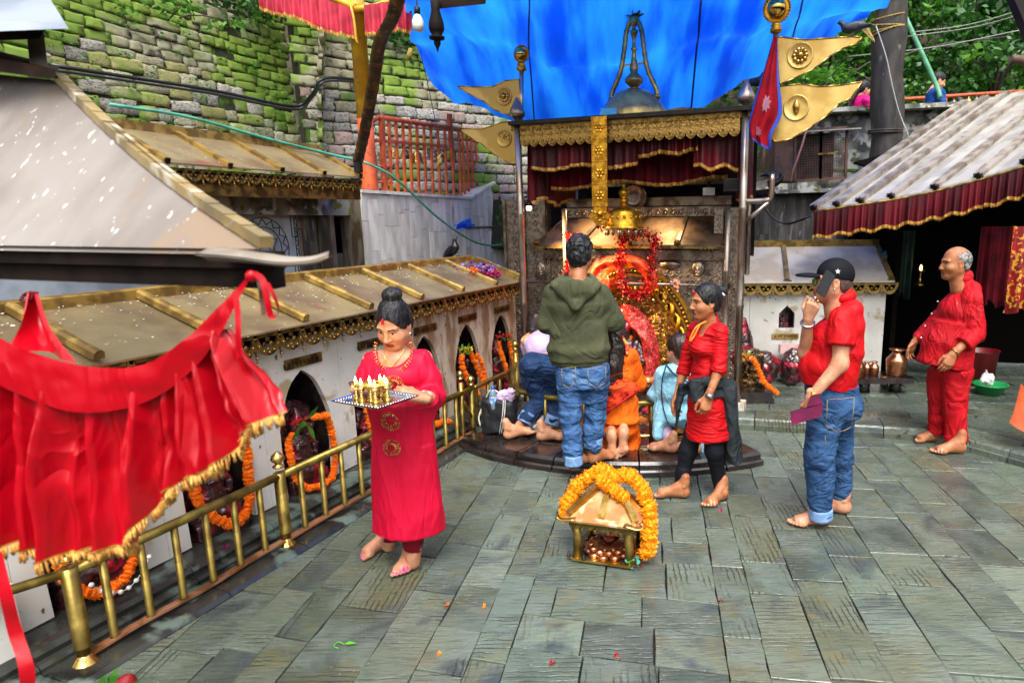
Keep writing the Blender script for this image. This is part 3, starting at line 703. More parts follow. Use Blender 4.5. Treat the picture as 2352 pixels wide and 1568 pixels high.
g=MB();circ=lambda r,n=28,ph=0:[(r*math.cos(2*math.pi*i/n+ph),r*math.sin(2*math.pi*i/n+ph))for i in range(n+1)]
pet=[[(.2*math.cos(a+k),.2*math.sin(a+k))for k in(-.2,)]+[(.25*math.cos(a),.25*math.sin(a))]+[(.2*math.cos(a+.2),.2*math.sin(a+.2))]for a in np.linspace(0,2*math.pi,16,endpoint=False)]
tri=lambda r,ph:[(r*math.cos(ph+2*math.pi*i/3),r*math.sin(ph+2*math.pi*i/3))for i in range(4)]
gate=[]
for k in range(4):
 rot=lambda x,y,k=k:(x*math.cos(k*math.pi/2)-y*math.sin(k*math.pi/2),x*math.sin(k*math.pi/2)+y*math.cos(k*math.pi/2))
 gate.append([rot(*q)for q in((-.31,.31),(-.09,.31),(-.09,.37),(-.16,.37),(-.16,.43),(.16,.43),(.16,.37),(.09,.37),(.09,.31),(.31,.31))])
strokes(g,pp,[circ(.18),circ(.26),tri(.16,math.pi/2),tri(.16,-math.pi/2),tri(.09,math.pi/2)]+pet+gate,.007)
strokes(g,pp,[[(.345,-.9),(.345,.49)],[(.375,-.9),(.375,.49)],[(-.345,-.9),(-.345,.49)],[(-.37,-.9),(-.37,.49)]],.006)
for i in range(18):strokes(g,pp,[[(.347,-.9+.075*i),(.373,-.86+.075*i),(.347,-.83+.075*i)],[(-.347,-.9+.075*i),(-.37,-.86+.075*i),(-.347,-.83+.075*i)]],.005)
for sx in(-1,1):
 for cx in(.0,.035):strokes(g,pp,[[(sx*(.24+cx)+.012*math.cos(t),.38+.03*math.sin(t))for t in np.linspace(0,5.2,9)]],.005)
g.build('engraving',INK,pw)
# ---------------------------------------------------------------- right rear: grey clad wall, mossy wall, cage
gw=thing('grey_clad_wall','dark grey stone clad wall behind the small marble shrine on the right','wall',(2.4,8.6,.6))
gA,gB=atY(1690,470,8.5),atY(2060,440,8.6)
gdir=gB-gA;gaz=math.degrees(math.atan2(gdir[0],gdir[1]));gl=np.linalg.norm(gdir[:2])
clad_wall(gw,gA-azd(gaz)*.6,gaz,gl+1.4,.3,lambda s_:2.12+.02*s_,.13,(.3,.42,.5),CLAD_DK,41)
m=MB();m.bar(np.array([*(gA-azd(gaz)*.6)[:2],2.145]),np.array([*(gA+azd(gaz)*3.0)[:2],2.22]),.5,.045);m.build('coping',CONCRETE,gw)
rw=thing('mossy_concrete_wall','blotchy mossy concrete wall at the top right behind the tree trunk','wall',(4,9.8,1.0))
m=MB();a,b=atY(1840,262,9.8),atY(2500,232,9.8)
m.prism([a*[1,1,0]+[0,0,1.2],b*[1,1,0]+[0,0,1.2],b,a],np.array([0,.35,0]));m.build('wall_face',CONCRETE,rw)
m=MB();m.bar(a+[0,-.02,.0],b+[0,-.02,.0],.5,.06);m.build('coping',CONCRETE,rw)
lm=MB();lm.bar(atY(1895,392,9.6),atY(2010,392,9.6),.2,.03);lm.build('ledge',M('mossy_ledge',lin('#4d7a12'),lin('#37520f'),9,rough=.9,bump=.4),rw)
cg=thing('cage_box','rusty box with mesh doors and a tin top on the wall behind the brass flags','cage',(2.6,8.5,2.16))
cl,cr,ct,cb=1806,1945,300,418;Yc=8.45
q=lambda x,y,dy=0:atY(x,y,Yc)+np.array([0,dy,0])
m=MB();fr=(COPPER_RAIL,)
tl,tr_,bl,br=q(1826,300),q(1946,293),q(1826,416),q(1942,408)
BROWN=M('brown_painted_tin',lin('#6b4636'),lin('#4a3228'),8,rough=.6,bump=.1)
m.prism([q(1780,318),tl,bl,q(1780,416)],np.array([0,.5,0]));m.build('side_panel',BROWN,cg)
m=MB();m.hexa([tl+[0,.02,-.0],tr_+[0,.02,0],tr_+[0,.5,0],tl+[0,.5,0],bl+[0,.48,0],br+[0,.48,0],br+[0,.5,0],bl+[0,.5,0]]);
m=MB();m.prism([tl+[0,.45,0],tr_+[0,.45,0],br+[0,.45,0],bl+[0,.45,0]],np.array([0,.03,0]));m.build('back_panel',IRON,cg)
mid_t,mid_b=(tl+tr_)/2,(bl+br)/2
for(a1,b1,c1,d1)in((tl,mid_t,bl,mid_b),(mid_t,tr_,mid_b,br)):
 m=MB()
 for p_,q_ in((a1,b1),(c1,d1),(a1,c1),(b1,d1)):m.bar(p_,q_,.03,.03,upv=(0,1,0))
 dr=m.build('door_frame',BROWN,cg);w=MB()
 for k in range(1,16):w.bar(a1+(b1-a1)*k/16,c1+(d1-c1)*k/16,.005,.005,upv=(0,1,0))
 for k in range(1,20):w.bar(a1+(c1-a1)*k/20,b1+(d1-b1)*k/20,.005,.005,upv=(0,1,0))
 o=w.build('wire_mesh',BROWN,cg);tag(o,kind='stuff')
m=MB();m.bar((mid_t+mid_b)/2+[-.05,-.03,0],(mid_t+mid_b)/2+[.18,-.03,.01],.02,.02,upv=(0,1,0));m.build('bolt',BRASS_DK,cg)
m=MB();m.hexa([q(1770,312,-.15),q(1968,300,-.15),q(1950,288,.5),q(1790,296,.5),q(1770,309,-.15),q(1968,297,-.15),q(1950,284,.5),q(1790,292,.5)]);m.build('tin_top',TIN,cg)
tr=thing('tree','dark straight tree trunk tied with yellow rope behind the right pavilion','tree',(3.75,9.1,1.0))
b0,t0=atY(2033,370,9.1),atY(2046,-30,9.1)
m=MB();ks=np.linspace(0,1,14);pts=[b0*(1-k)+t0*k+np.array([.015*math.sin(9*k),0,0])for k in np.linspace(-.5,1.6,22)]
m.tube(pts,[.205+.012*math.sin(i*1.7)for i in range(22)],16);m.build('trunk',BARK,tr)
m=MB()
for z in(305,300):m.tube([atY(2033,z+0,9.1)+.212*np.array([math.cos(a),math.sin(a),.06*math.sin(a)])for a in np.linspace(0,6.3,20)],.012,6)
m.build('bark_ridge',BARK,tr)
rp=MB()
for k,(y,ph)in enumerate(((58,0),(66,1),(76,2),(40,1),(8,2))):rp.tube([atY(2040,y,9.1)+np.array([.215*math.cos(a),.215*math.sin(a),.05*math.sin(a+ph)])for a in np.linspace(0,6.3,20)],.007,5)
YROPE=M('yellow_rope',lin('#b89a4a'),lin('#8d7434'),60,rough=.8)
for k in range(9):rp.tube(curve3([atY(1983,52,8.95),atY(1978+k*2,66+2*k,8.85),atY(1985+3*k,72+3*k,8.85),atY(1992,60,8.9)],8),.006,4)
rp.solo('rope',YROPE,'yellow rope knotted round the tree trunk at the tarpaulin corner','rope')
hill=setting('hillside');m=MB();G=[]
for j,Y in enumerate(np.linspace(10.6,24,12)):
 G.append([np.array([x,Y+.6*math.sin(x*.7),2.35+max(0,Y-12.2)*.95+.25*math.sin(x*1.3+j)])for x in np.linspace(-9,16,26)])
m.sheet(G);m.build('slope',SOIL,hill)
m=MB();m.prism([np.array([-3,10.1,2.2]),np.array([14,10.1,2.2]),np.array([14,12.4,2.2]),np.array([-3,12.4,2.2])],np.array([0,0,.2]));m.build('path',CONCRETE,hill)
def crown_tree(c,rad,n,size,mats,label,seed,trunk=True,cat='tree',name='leafy_tree',group=None):
 rg=np.random.default_rng(seed);base=np.array([c[0],c[1]+.2,c[2]-rad[2]-.8]);t=thing(name,label,cat,base,group);m=MB()
 k=max(8,n//55)
 for i in range(k):
  d=rg.normal(0,1,3);d/=np.linalg.norm(d);q=np.array(c)+d*rad*rg.uniform(.35,1.0)**.6
  leaf_quads(m,q,n//k,np.array([.22,.22,.13])*rad[0]/1.4,size,rg,None,int(rg.integers(0,len(mats))))
 m.build('crown',mats,t);s=MB();s.tube(curve3([base,(base+c)/2+rg.normal(0,.15,3),np.array(c)],8),np.linspace(.11,.04,9),8)
 for i in range(5):
  d=rg.normal(0,1,3);d[2]=abs(d[2]);s.tube(curve3([(base+2*np.array(c))/3,np.array(c)+d*rad*.4,np.array(c)+d*rad*.8],6),np.linspace(.035,.01,7),5)
 s.build('trunk',BARK,t);return t
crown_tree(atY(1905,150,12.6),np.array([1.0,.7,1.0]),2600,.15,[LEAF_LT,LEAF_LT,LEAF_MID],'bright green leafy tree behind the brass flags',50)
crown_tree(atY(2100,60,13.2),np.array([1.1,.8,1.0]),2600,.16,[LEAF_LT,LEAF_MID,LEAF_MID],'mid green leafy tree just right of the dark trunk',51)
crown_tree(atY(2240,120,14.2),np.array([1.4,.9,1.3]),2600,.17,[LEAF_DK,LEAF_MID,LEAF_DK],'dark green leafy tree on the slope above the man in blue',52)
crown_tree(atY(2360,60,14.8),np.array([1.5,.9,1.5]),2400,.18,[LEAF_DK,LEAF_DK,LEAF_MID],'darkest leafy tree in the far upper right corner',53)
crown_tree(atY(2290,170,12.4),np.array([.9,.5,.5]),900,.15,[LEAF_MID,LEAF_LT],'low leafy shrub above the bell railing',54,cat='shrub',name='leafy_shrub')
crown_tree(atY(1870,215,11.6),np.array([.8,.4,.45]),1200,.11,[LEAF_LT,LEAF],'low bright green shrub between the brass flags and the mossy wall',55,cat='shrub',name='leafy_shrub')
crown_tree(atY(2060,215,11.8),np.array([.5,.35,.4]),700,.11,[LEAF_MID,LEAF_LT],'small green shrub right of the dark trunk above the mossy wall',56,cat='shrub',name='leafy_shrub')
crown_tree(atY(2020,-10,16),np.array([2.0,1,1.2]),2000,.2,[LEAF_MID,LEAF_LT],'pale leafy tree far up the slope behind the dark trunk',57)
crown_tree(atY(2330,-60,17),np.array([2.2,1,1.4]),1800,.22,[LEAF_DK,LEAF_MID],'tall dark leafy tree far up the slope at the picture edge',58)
fo=MB();rgf=np.random.default_rng(61)
for i in range(420):
 x,Y=rgf.uniform(1.5,11),rgf.uniform(12.6,19);leaf_quads(fo,(x,Y,2.6+max(0,Y-12.2)*.95),16,np.array([.35,.3,.3]),.17,rgf,None,int(rgf.integers(0,3)))
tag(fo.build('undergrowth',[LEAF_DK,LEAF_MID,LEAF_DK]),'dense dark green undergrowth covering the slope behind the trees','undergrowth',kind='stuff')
# ================================================================ LEFT: niche row, railing, second roof
# ---- brass lace motif, shared
def lace_mesh(name,w,h,mats):
 """one scallop: hanging arc band with beads, trefoil inside, drop at the side; x across 0..w, y out, z down to -h"""
 m=MB();n=12;cx=w/2;ro,ri=w*.56,w*.40;k=h/(w*.62)*.92
 for i in range(n):
  a,b=math.pi*i/n,math.pi*(i+1)/n
  P=[(cx-ro*math.cos(t),r_,-q*math.sin(t)*k)if False else(cx-q*math.cos(t),0,-q*math.sin(t)*k)for t,q in((a,ro),(b,ro),(b,ri),(a,ri))for r_ in(0,)]
  m.prism([np.array(p)for p in P],np.array([0,-.012,0]))
 for i in range(7):
  t=math.pi*(i+.5)/7;q=(ro+ri)/2;m.ball((cx-q*math.cos(t),-.014,-q*math.sin(t)*k),w*.032,6,1)
 for px,pz,r_ in((0,-.13,.10),(-.14,-.24,.095),(.14,-.24,.095),(0,-.36,.085)):
  m.lathe((cx+px*w,-.002,pz*h*1.7),[(r_*w,0),(r_*w*.8,.008),(.001,.009)],10,0,axis=(0,-1,0))
 m.prism([np.array([0,.002,0.0]),np.array([w,.002,0]),np.array([w,.002,-h*.16]),np.array([0,.002,-h*.16])],np.array([0,-.01,0]))
 for r_,z in((.045,-.74),(.055,-.86),(.03,-.98)):m.ball((0,-.01,z*h),(w*r_,.012,w*r_),6)
 m.prism([np.array([-.02*w,.004,0]),np.array([w*.1,.004,-.5*h]),np.array([0,.004,-.72*h]),np.array([-.1*w,.004,-.5*h])],np.array([0,-.01,0]))
 return m.mesh(name,mats)
LACE=lace_mesh('lace_scallop',.17,.16,[BRASS_DK,BRASS_HI])
LACE_S=lace_mesh('lace_scallop',.12,.10,[BRASS_DK,BRASS_HI])
def lace_run(root,a,b,me,w,backing=None,h=.12):
 a,b=np.array(a),np.array(b);d=b-a;L=np.linalg.norm(d[:2]);n=max(1,round(L/w));rz=math.atan2(d[1],d[0]);o=origin_of(root)
 for i in range(n):
  p=a+d*i/n;ob=link('lace_scallop',me,root,p-o,rz,(L/n/w,1,1))
 if backing is not None:
  m=MB();nrm=np.array([-d[1],d[0],0])/L;m.prism([a+nrm*.02,b+nrm*.02,b+nrm*.02-[0,0,h],a+nrm*.02-[0,0,h]],nrm*.01);m.build('lace_backing',backing,root)
SHADE=M('shade_black',lin('#0b0807'),None,rough=.8,spec=.03)  # near-black colour stands in for shade inside the pavilion and behind the lace
niche=thing('niche_row','long low white marble row of niches with a brass ribbed roof along the left railing','shrine',UV(-3.3,3.5))
UW=-3.15;AP=[1.19,1.85,2.51,3.17,3.83,4.49,5.15,5.81]
NZ0,NZ1=.13,1.12
def ogee(w,zb,zs,za,n=8):
 """right half of the arch outline from base to apex"""
 R_=[(w/2*.96,zb),(w/2,zb+.25),(w/2,zs)]
 for i in range(1,n+1):
  t=i/n;x=w/2*(1-t)**.62 if t<.72 else w/2*(1-t)**.62*(1-(t-.72)*1.6);R_.append((max(x,0),zs+(za-zs)*(1-(1-t)**1.25)))
 return R_
for k,v0 in enumerate(AP):
 half=ogee(.43,NZ0+.002,.58,.91)
 arch=half[:-1]+[(0,.915)]+[(-x,z)for x,z in reversed(half[:-1])]
 hw=.329;poly=[(-hw,NZ0),(-hw,NZ1),(hw,NZ1),(hw,NZ0)]+arch
 m=MB();m.prism([UV(UW,v0+x,z)for x,z in poly],-E1*.035);o=m.build('marble_slab',[MARBLE,MARBLE,MARBLE,MARBLE,MARBLE,MARBLE_STAIN,MARBLE_STAIN,MARBLE_STAIN][k],niche)
 m=MB();n=len(arch)
 for i in range(n-1):
  (x0,z0),(x1,z1)=arch[i],arch[i+1]
  m.add([UV(UW-.036,v0+x0*1.01,z0),UV(UW-.036,v0+x1*1.01,z1),UV(UW-.36,v0+x1*.9,z1*.98),UV(UW-.36,v0+x0*.9,z0*.98)],[(0,1,2,3)],0,True)
 m.add([UV(UW-.36,v0+x*.95,z)for x,z in arch],[tuple(range(n))]);m.build('recess',BLACKSTONE,niche)
 pz=.955+.0;m=MB();m.box(UV(UW+.008,v0+.02,pz+.012),(.016,.30,.062),rz=-AZ);pl=m.build('name_plate',BRASS_DK,niche)
 t=MB();pr=random.Random(k);zc=pz+.03
 def ps(x,z):return UV(UW+.0175,v0-.06+x,zc-.02+z)
 t.bar(ps(-.06,.012),ps(.16,.012),.004,.0035,upv=E1)
 for i in range(7):
  x=-.05+.032*i;t.bar(ps(x,.012),ps(x+.002,-.018),.004,.0035,upv=E1);t.bar(ps(x-.014,-.004),ps(x,-.002),.004,.0035,upv=E1)
  if i%2:t.tube([ps(x-.014+.008*math.cos(a),-.006+.008*math.sin(a))for a in np.linspace(0,5,7)],.0018,4)
 for x in(-.09,-.082,.18,.188):t.bar(ps(x,.012),ps(x,-.018),.0035,.0035,upv=E1)
 t.build('lettering',IRON,pl)
m=MB();m.box(UV(-3.42,3.4,.62),(.05,5.2,1.0),rz=-AZ);
m=MB();m.prism([UV(-3.60,.8,.2),UV(-3.60,6.12,.2),UV(-3.60,6.12,1.40),UV(-3.60,.8,1.40)],E1*.04);m.build('back_wall',MARBLE_STAIN,niche)
m=MB();m.prism([UV(-3.16,6.13,NZ0),UV(-3.6,6.13,NZ0),UV(-3.6,6.13,1.38),UV(-3.16,6.13,NZ1)],E2*.03);m.build('end_wall',MARBLE_STAIN,niche)
v=.75;lr=random.Random(2)
while v<6.1:
 e=v+lr.uniform(.5,.72)
 prof=[(-3.56,.0),(-3.56,.128),(-3.03,.124),(-3.0,.112),(-2.985,.09),(-2.99,.065),(-2.965,.06),(-2.955,.045),(-2.955,.0)]
 m=MB();m.prism([UV(u,v+.002,z)for u,z in prof],E2*(e-v-.004));m.build('ledge_stone',LEDGE,niche)
 m=MB();m.prism([UV(u,v+.003,z)for u,z in[(-2.955,-.01),(-2.955,.03),(-2.76,.022),(-2.74,.005),(-2.74,-.01)]],E2*(e-v-.006));m.build('foot_stone',LEDGE,niche);v=e
VA,VB=.5,6.02
m=MB();m.hexa([UV(-3.0,VA,1.205),UV(-3.0,VB,1.225),UV(-3.58,VB,1.435),UV(-3.58,VA,1.415),UV(-3.0,VA,1.215),UV(-3.0,VB,1.235),UV(-3.58,VB,1.445),UV(-3.58,VA,1.425)]);rf=m.build('roof',BRASS_ROOF,niche)
m=MB();m.prism([UV(-3.55,VA,1.40),UV(-3.55,VA,1.465),UV(-3.575,VA,1.475),UV(-3.66,VA,1.47),UV(-3.66,VA,1.40)],E2*(VB-VA)+np.array([0,0,.02]));m.build('ridge',BRASS_RIB,rf)
for k in range(-2,8):
 v0=1.93+.6*k-.02;a,b=UV(-3.015,v0,1.24),UV(-3.56,v0+.0,1.436)
 d=(b-a)/np.linalg.norm(b-a);nz=np.cross(d,E2);nz=nz if nz[2]>0 else-nz
 pr=[(-.026,0),(-.022,.03),(-.010,.042),(.010,.042),(.022,.03),(.026,0)]
 m=MB();m.prism([a+E2*x+nz*y for x,y in pr],b-a);m.build('roof_rib',BRASS_RIB,rf)
m=MB();a,b=UV(-3.015,VB-.03,1.25),UV(-3.56,VB-.03,1.455);m.bar(a,b,.05,.05);m.build('roof_rib',BRASS_RIB,rf)
lace_run(niche,UV(-3.03,VB,1.215),UV(-3.03,VA,1.2),LACE,.17)if False else lace_run(niche,UV(-3.04,VA,1.205),UV(-3.04,VB,1.222),LACE,.17,SHADE,.07)
# ---- second, upper roof
roof2=thing('upper_brass_roof','small brass ribbed roof with a lace frieze under the mossy stone wall','roof',UV(-4.3,4.2,2.0))
e0,e1_,h0,h1=UV(-4.0,2.4,2.185),UV(-4.0,4.96,2.215),UV(-4.5,2.4,2.44),UV(-4.5,4.98,2.465)
m=MB();t=np.array([0,0,.012]);m.hexa([e0,e1_,h1,h0,e0+t,e1_+t,h1+t,h0+t]);r2=m.build('roof',BRASS_ROOF,roof2)
m=MB();m.bar(h0+[0,0,.02],h1+[0,0,.02],.07,.07);m.build('ridge',BRASS_RIB,r2)
for v0 in(2.6,3.12,3.58,4.04,4.48,4.92):
 k=(v0-2.4)/2.56;a=e0*(1-k)+e1_*k+[0,0,.018];b=h0*(1-k)+h1*k+[0,0,.018];m=MB();m.bar(a,b,.042,.04);m.build('roof_rib',BRASS_RIB,r2)
 m=MB();m.bar(a-(b-a)*.012,a+(b-a)*.01,.03,.042);m.build('rib_end',IRON,r2)
lace_run(roof2,UV(-4.03,2.4,2.17),UV(-4.03,4.95,2.20),LACE_S,.12,BRASS_DK,.1)
m=MB();m.prism([UV(-4.05,2.4,2.0),UV(-4.05,4.96,2.03),UV(-4.05,4.96,2.2),UV(-4.05,2.4,2.17)],-E1*.03);m.build('frieze_board',BRASS_DK,roof2)
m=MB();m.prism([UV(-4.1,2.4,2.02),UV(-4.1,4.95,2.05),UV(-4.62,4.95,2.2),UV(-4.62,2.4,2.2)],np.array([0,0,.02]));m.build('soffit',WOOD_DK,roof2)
m=MB();m.bar(UV(-4.5,5.0,.6),UV(-4.5,5.0,2.2),.06,.14,upv=E1);m.build('corner_pilaster',CLAD_BR,roof2)
# ---- brass railing
rail=thing('brass_railing','brass pipe railing with knobbed posts along the niche row on the left','railing',UV(-2.87,3.1));FU=-2.87
def knob_prof(s):return[(.012*s,0),(.03*s,.006*s),(.032*s,.014*s),(.018*s,.022*s),(.016*s,.03*s),(.034*s,.045*s),(.037*s,.06*s),(.03*s,.078*s),(.014*s,.092*s),(.001,.102*s)]
def post(root,u,v,z1,r=.031,foot=True,s=1.0,z0=0.0):
 m=MB();m.lathe(UV(u,v,z0+.04),[(r*.8,0),(r*.8,.05),(r*1.06,.055),(r*1.06,.062),(r,.066),(r,z1-z0-.06)],14);p=m.build('post',BRASS,root)
 m=MB();m.lathe(UV(u,v,z1+.005),knob_prof(s),14);m.build('knob',BRASS_HI,p)
 if foot:m=MB();m.lathe(UV(u,v,z0),[(.062,0),(.064,.006),(.045,.03),(.028,.052),(.026,.06)],12);m.build('foot',BRASS_HI,p)
RZ=.435
for v in(1.575,2.655):post(rail,FU,v,.475)
m=MB();m.tube([UV(FU,1.575,RZ),UV(FU,2.655,RZ)],.023,12);m.build('top_rail',BRASS,rail)
m=MB();m.tube([UV(FU,2.655,RZ),UV(FU,4.74,RZ)],.023,12);m.build('top_rail',BRASS,rail)
m=MB();m.tube([UV(FU,1.575,RZ),UV(-3.12,1.15,RZ-.03)],.02,12);m.build('top_rail',BRASS,rail)
for a,b in((1.60,2.63),(2.68,4.73)):
 m=MB();k=14;G=[]
 for i in range(k):
  t=i/k;m.hexa([UV(FU+x,a+(b-a)*(t+dt),z+.006*math.sin(9*(t+dt)))for z in(.045,.057)for x,dt in((-.02,0),(.02,0),(.02,1/k),(-.02,1/k))])
 m.build('bottom_rail',COPPER_RAIL,rail)
bal=MB().lathe((0,0,0),[(.019,0),(.019,.004),(.0165,.01),(.0165,RZ-.06)],10).mesh('baluster',BRASS)
for v in[1.70+.162*i for i in range(6)]+[2.80+.167*i for i in range(11)]:link('baluster',bal,rail,UV(FU,v,.056)-origin_of(rail))
post(rail,FU,4.56,.545,r=.02,foot=False,s=.8);post(rail,FU,4.72,.455,r=.026,foot=False,s=.9)
m=MB();m.tube(curve3([UV(FU,4.58,.36),UV(FU,4.68,.22),UV(FU,4.74,.16)],8),.016,8);m.build('brace',BRASS,rail)
gt=thing('brass_gate','short brass pipe gate section behind the black bag at the end of the left railing','gate',UV(FU,5.1,.1))
m=MB();m.tube(curve3([UV(FU,4.79,.1),UV(FU,4.79,.40),UV(FU,4.82,.43),UV(FU,5.40,.43),UV(FU,5.43,.40),UV(FU,5.43,.14)],30),.021,10);m.build('frame',BRASS,gt)
m=MB();m.tube([UV(FU,4.79,.17),UV(FU,5.43,.17)],.016,8);m.build('bottom_rail',BRASS,gt)
for v in(5.0,5.22):link('baluster',MB().lathe((0,0,0),[(.0165,0),(.0165,.25)],10).mesh('baluster',BRASS),gt,UV(FU,v,.17)-origin_of(gt))
m=MB();m.lathe(UV(FU,4.755,.3),[(.012,0),(.012,.05)],8);m.build('hinge',BRASS_HI,gt)
cr=thing('curved_brass_railing','curved low brass railing on the black platform between the worshippers and the idol','railing',SC-E2*1.45+[0,0,.1])
def carc(r,a0,a1,z,n=24):return[arcpt(r,a0+(a1-a0)*i/n,z)for i in range(n+1)]
post(cr,FU+.03,5.50,.62,r=.026,foot=False,s=.95,z0=.08)
RC=1.52
m=MB();m.tube(curve3([UV(FU+.03,5.50,.5),UV(-2.72,5.2,.46),arcpt(RC,-.42,.44)],8).tolist()+carc(RC,-.38,.62,.42),.022,10);m.build('top_rail',BRASS,cr)
m=MB();m.tube(carc(RC,-.5,.7,.15),.014,8);m.build('bottom_rail',BRASS_HI,cr)
for a in np.linspace(-.44,.62,10):m=MB();m.lathe(arcpt(RC,a,.1),[(.018,0),(.018,.32)],10);m.build('baluster',BRASS,cr)
# ---- idols in the niches, garlands of marigolds
def idol_mesh(seed,kind=0):
 rg=np.random.default_rng(seed);F=Field((-.2,-.16,-.02),(.2,.12,.60),.007)
 F.box((0,.05,.24),(.17,.03,.26),.02,.0);F.ell((0,.05,.46),(.165,.03,.13),.03)
 F.box((0,-.02,.04),(.16,.09,.05),.015,.01);F.box((0,-.04,.10),(.13,.08,.025),.012,.01)
 F.ell((0,-.03,.27),(.075,.055,.10),.03);F.ell((0,-.03,.19),(.085,.06,.06),.03)
 for s in(-1,1):
  F.cap((s*.05,-.03,.15),(s*.14,-.06,.135),.042,.034,.02);F.cap((s*.14,-.06,.135),(s*.01,-.115,.125),.034,.024,.02)
  F.cap((s*.08,-.02,.33),(s*.125,-.03,.25),.026,.022,.015);F.cap((s*.125,-.03,.25),(s*.07,-.09,.22),.021,.018,.012)
  F.cap((s*.08,.0,.33),(s*.15,-.0,.38),.022,.018,.015);F.ell((s*.155,-.005,.41),(.022,.02,.03),.01)
  F.ell((s*.05,-.03,.42),(.014,.014,.035),.008)
 F.ell((0,-.05,.415),(.046,.046,.056),.015);F.ell((0,-.093,.41),(.01,.012,.016),.006);F.cap((0,-.03,.46),(0,-.02,.53),.038,.014,.015)
 F.cap((-.03,-.08,.425),(.03,-.08,.425),.009,.009,.008);F.ell((0,-.085,.30),(.06,.016,.012),.008)
 V,Q=F.surface();V=V+vnormals(V,Q)*(fbm(V*42,seed)[:,None]*.006)
 return raw_mesh('idol',V,Q,IDOL)
IDM=[idol_mesh(s)for s in(1,2)]
FL_V=[]
def flower_mesh(mat,seed,r=.5):
 """one marigold head of ruffled petals, radius .5"""
 rg=np.random.default_rng(seed);V=[];F=[]
 n=9
 for ring,(rad,z,k)in enumerate(((.5,0,15),(.47,.12,14),(.40,.22,12),(.28,.31,9),(.14,.37,5),(.45,-.14,13),(.34,-.25,9))):
  for i in range(k):
   a=2*math.pi*i/k+rg.uniform(-.2,.2);c,s_=math.cos(a),math.sin(a);w=4.2*rad/k;t=np.array([-s_,c,0]);o=np.array([c,s_,0]);zz=np.array([0,0,1.]);b=len(V);rr=rad*rg.uniform(.86,1.1)
   V+=[o*rr*.3+zz*z*.7,o*rr*.85+t*w*.5+zz*(z+rg.uniform(-.03,.06)),o*rr*1.0+zz*(z+rg.uniform(-.09,.07)),o*rr*.85-t*w*.5+zz*(z+rg.uniform(-.03,.06))]
   F+=[(b,b+1,b+2),(b,b+2,b+3)]
 b=len(V);m=MB();m.ball((0,0,0),(.40,.40,.25),8);V+=[np.array(v)for v in m.V];F+=[tuple(b+i for i in f)for f in m.F]
 return raw_mesh('marigold',V,F,mat,smooth=False)
FLO=[flower_mesh(MARI,i)for i in range(3)];FLY=[flower_mesh(MARI_Y,10+i)for i in range(3)]
def garland(name,pts,size,label,group=None,yellow=False,n=None,step=.34,cat='garland',flat=.85):
 P=curve3(pts,200);L=np.concatenate([[0],np.cumsum(np.linalg.norm(np.diff(P,axis=0),axis=1))]);k=int(L[-1]/(size*step));base=P[np.argmin(P[:,2])]
 t=thing(name,label,cat,base,group);rg=random.Random(len(label)+int(L[-1]*100));cnt=0
 for i in range(k):
  s_=L[-1]*(i+.5)/k;j=np.searchsorted(L,s_);j=min(max(j,1),len(P)-1);p=P[j];d=Vector(P[j]-P[j-1])
  q=d.to_track_quat('Z','Y').to_matrix().to_4x4()
  me=rg.choice(FLY if yellow else FLO);sc=size*rg.uniform(.9,1.12)
  ob=link('marigold',me,t);ob.matrix_local=Matrix.Translation(Vector(p)-t.location+Vector([rg.uniform(-.06,.06)*size for _ in range(3)]))@Matrix.Rotation(rg.uniform(-.5,.5),4,'X')@Matrix.Rotation(rg.uniform(-.4,.4),4,'Y')@q@Matrix.Rotation(rg.uniform(0,6),4,'Z')@Matrix.Diagonal((sc,sc,sc*flat,1))
 return t
places=['half hidden behind the red satin cloth','behind the red satin cloth, ringed by a long marigold loop','under the hem of the red satin cloth','ringed by a square marigold loop','behind the woman with the tray','right behind the elbow of the woman with the tray','under three hanging marigold strings and a yellow flower','topped with red flowers beside the shrine post']
for k,v0 in enumerate(AP):
 o=link('idol',IDM[k%2],None,UV(-3.25,v0,.13),(0,0,-AZ+math.pi/2+math.pi),(.98,.9,.98));o.rotation_euler=(0,0,math.atan2(E1[1],E1[0])+math.pi/2)
 tag(o,'dark red smeared niche idol '+places[k],'idol','idols in the niches')
nf=-3.12
def gl(k,pts,label,size=.05,**kw):return garland('marigold_garland',[UV(nf+(p[2]if len(p)>2 else 0),AP[k]+p[0],p[1])for p in pts],size,label,'marigold garlands on the niches',**kw)
gl(3,[(.02,.60),(.10,.585,.02),(.155,.56),(.175,.45),(.19,.34),(.175,.22),(.10,.16,.03),(.0,.15,.04),(-.1,.17,.03),(-.16,.25),(-.18,.36),(-.19,.47),(-.15,.54)],'orange marigold garland looped in a square round the idol right of the red satin cloth')
gl(2,[(.17,.62),(.17,.5),(.16,.36),(.13,.25,.02),(.03,.19,.05),(-.05,.21,.05),(-.13,.3,.02),(-.17,.42),(-.18,.55)],'orange marigold garland hanging below the gold fringe of the red satin cloth',size=.065)
gl(1,[(.15,.55),(.17,.36),(.1,.22,.03),(-.03,.17,.05),(-.15,.26,.02),(-.18,.5)],'orange marigold garland mostly hidden behind the fringe near the first railing post',size=.06)
for x,lab in((-.12,'left orange marigold string behind the tray of lamps'),(-.04,'right orange marigold string behind the tray of lamps')):gl(4,[(x,.66),(x-.015,.5,.02),(x-.01,.35,.03),(x+.01,.26,.03)],lab,size=.06)
gl(4,[(-.17,.62),(-.15,.68),(-.05,.72)],'short marigold string at the upper left of the niche behind the tray of lamps',size=.05)
gl(5,[(-.16,.4),(-.17,.28),(-.12,.19,.02),(0,.17,.04),(.1,.16,.04),(.19,.13,.05)],'orange marigold garland low behind the balusters right of the woman in pink',size=.06)
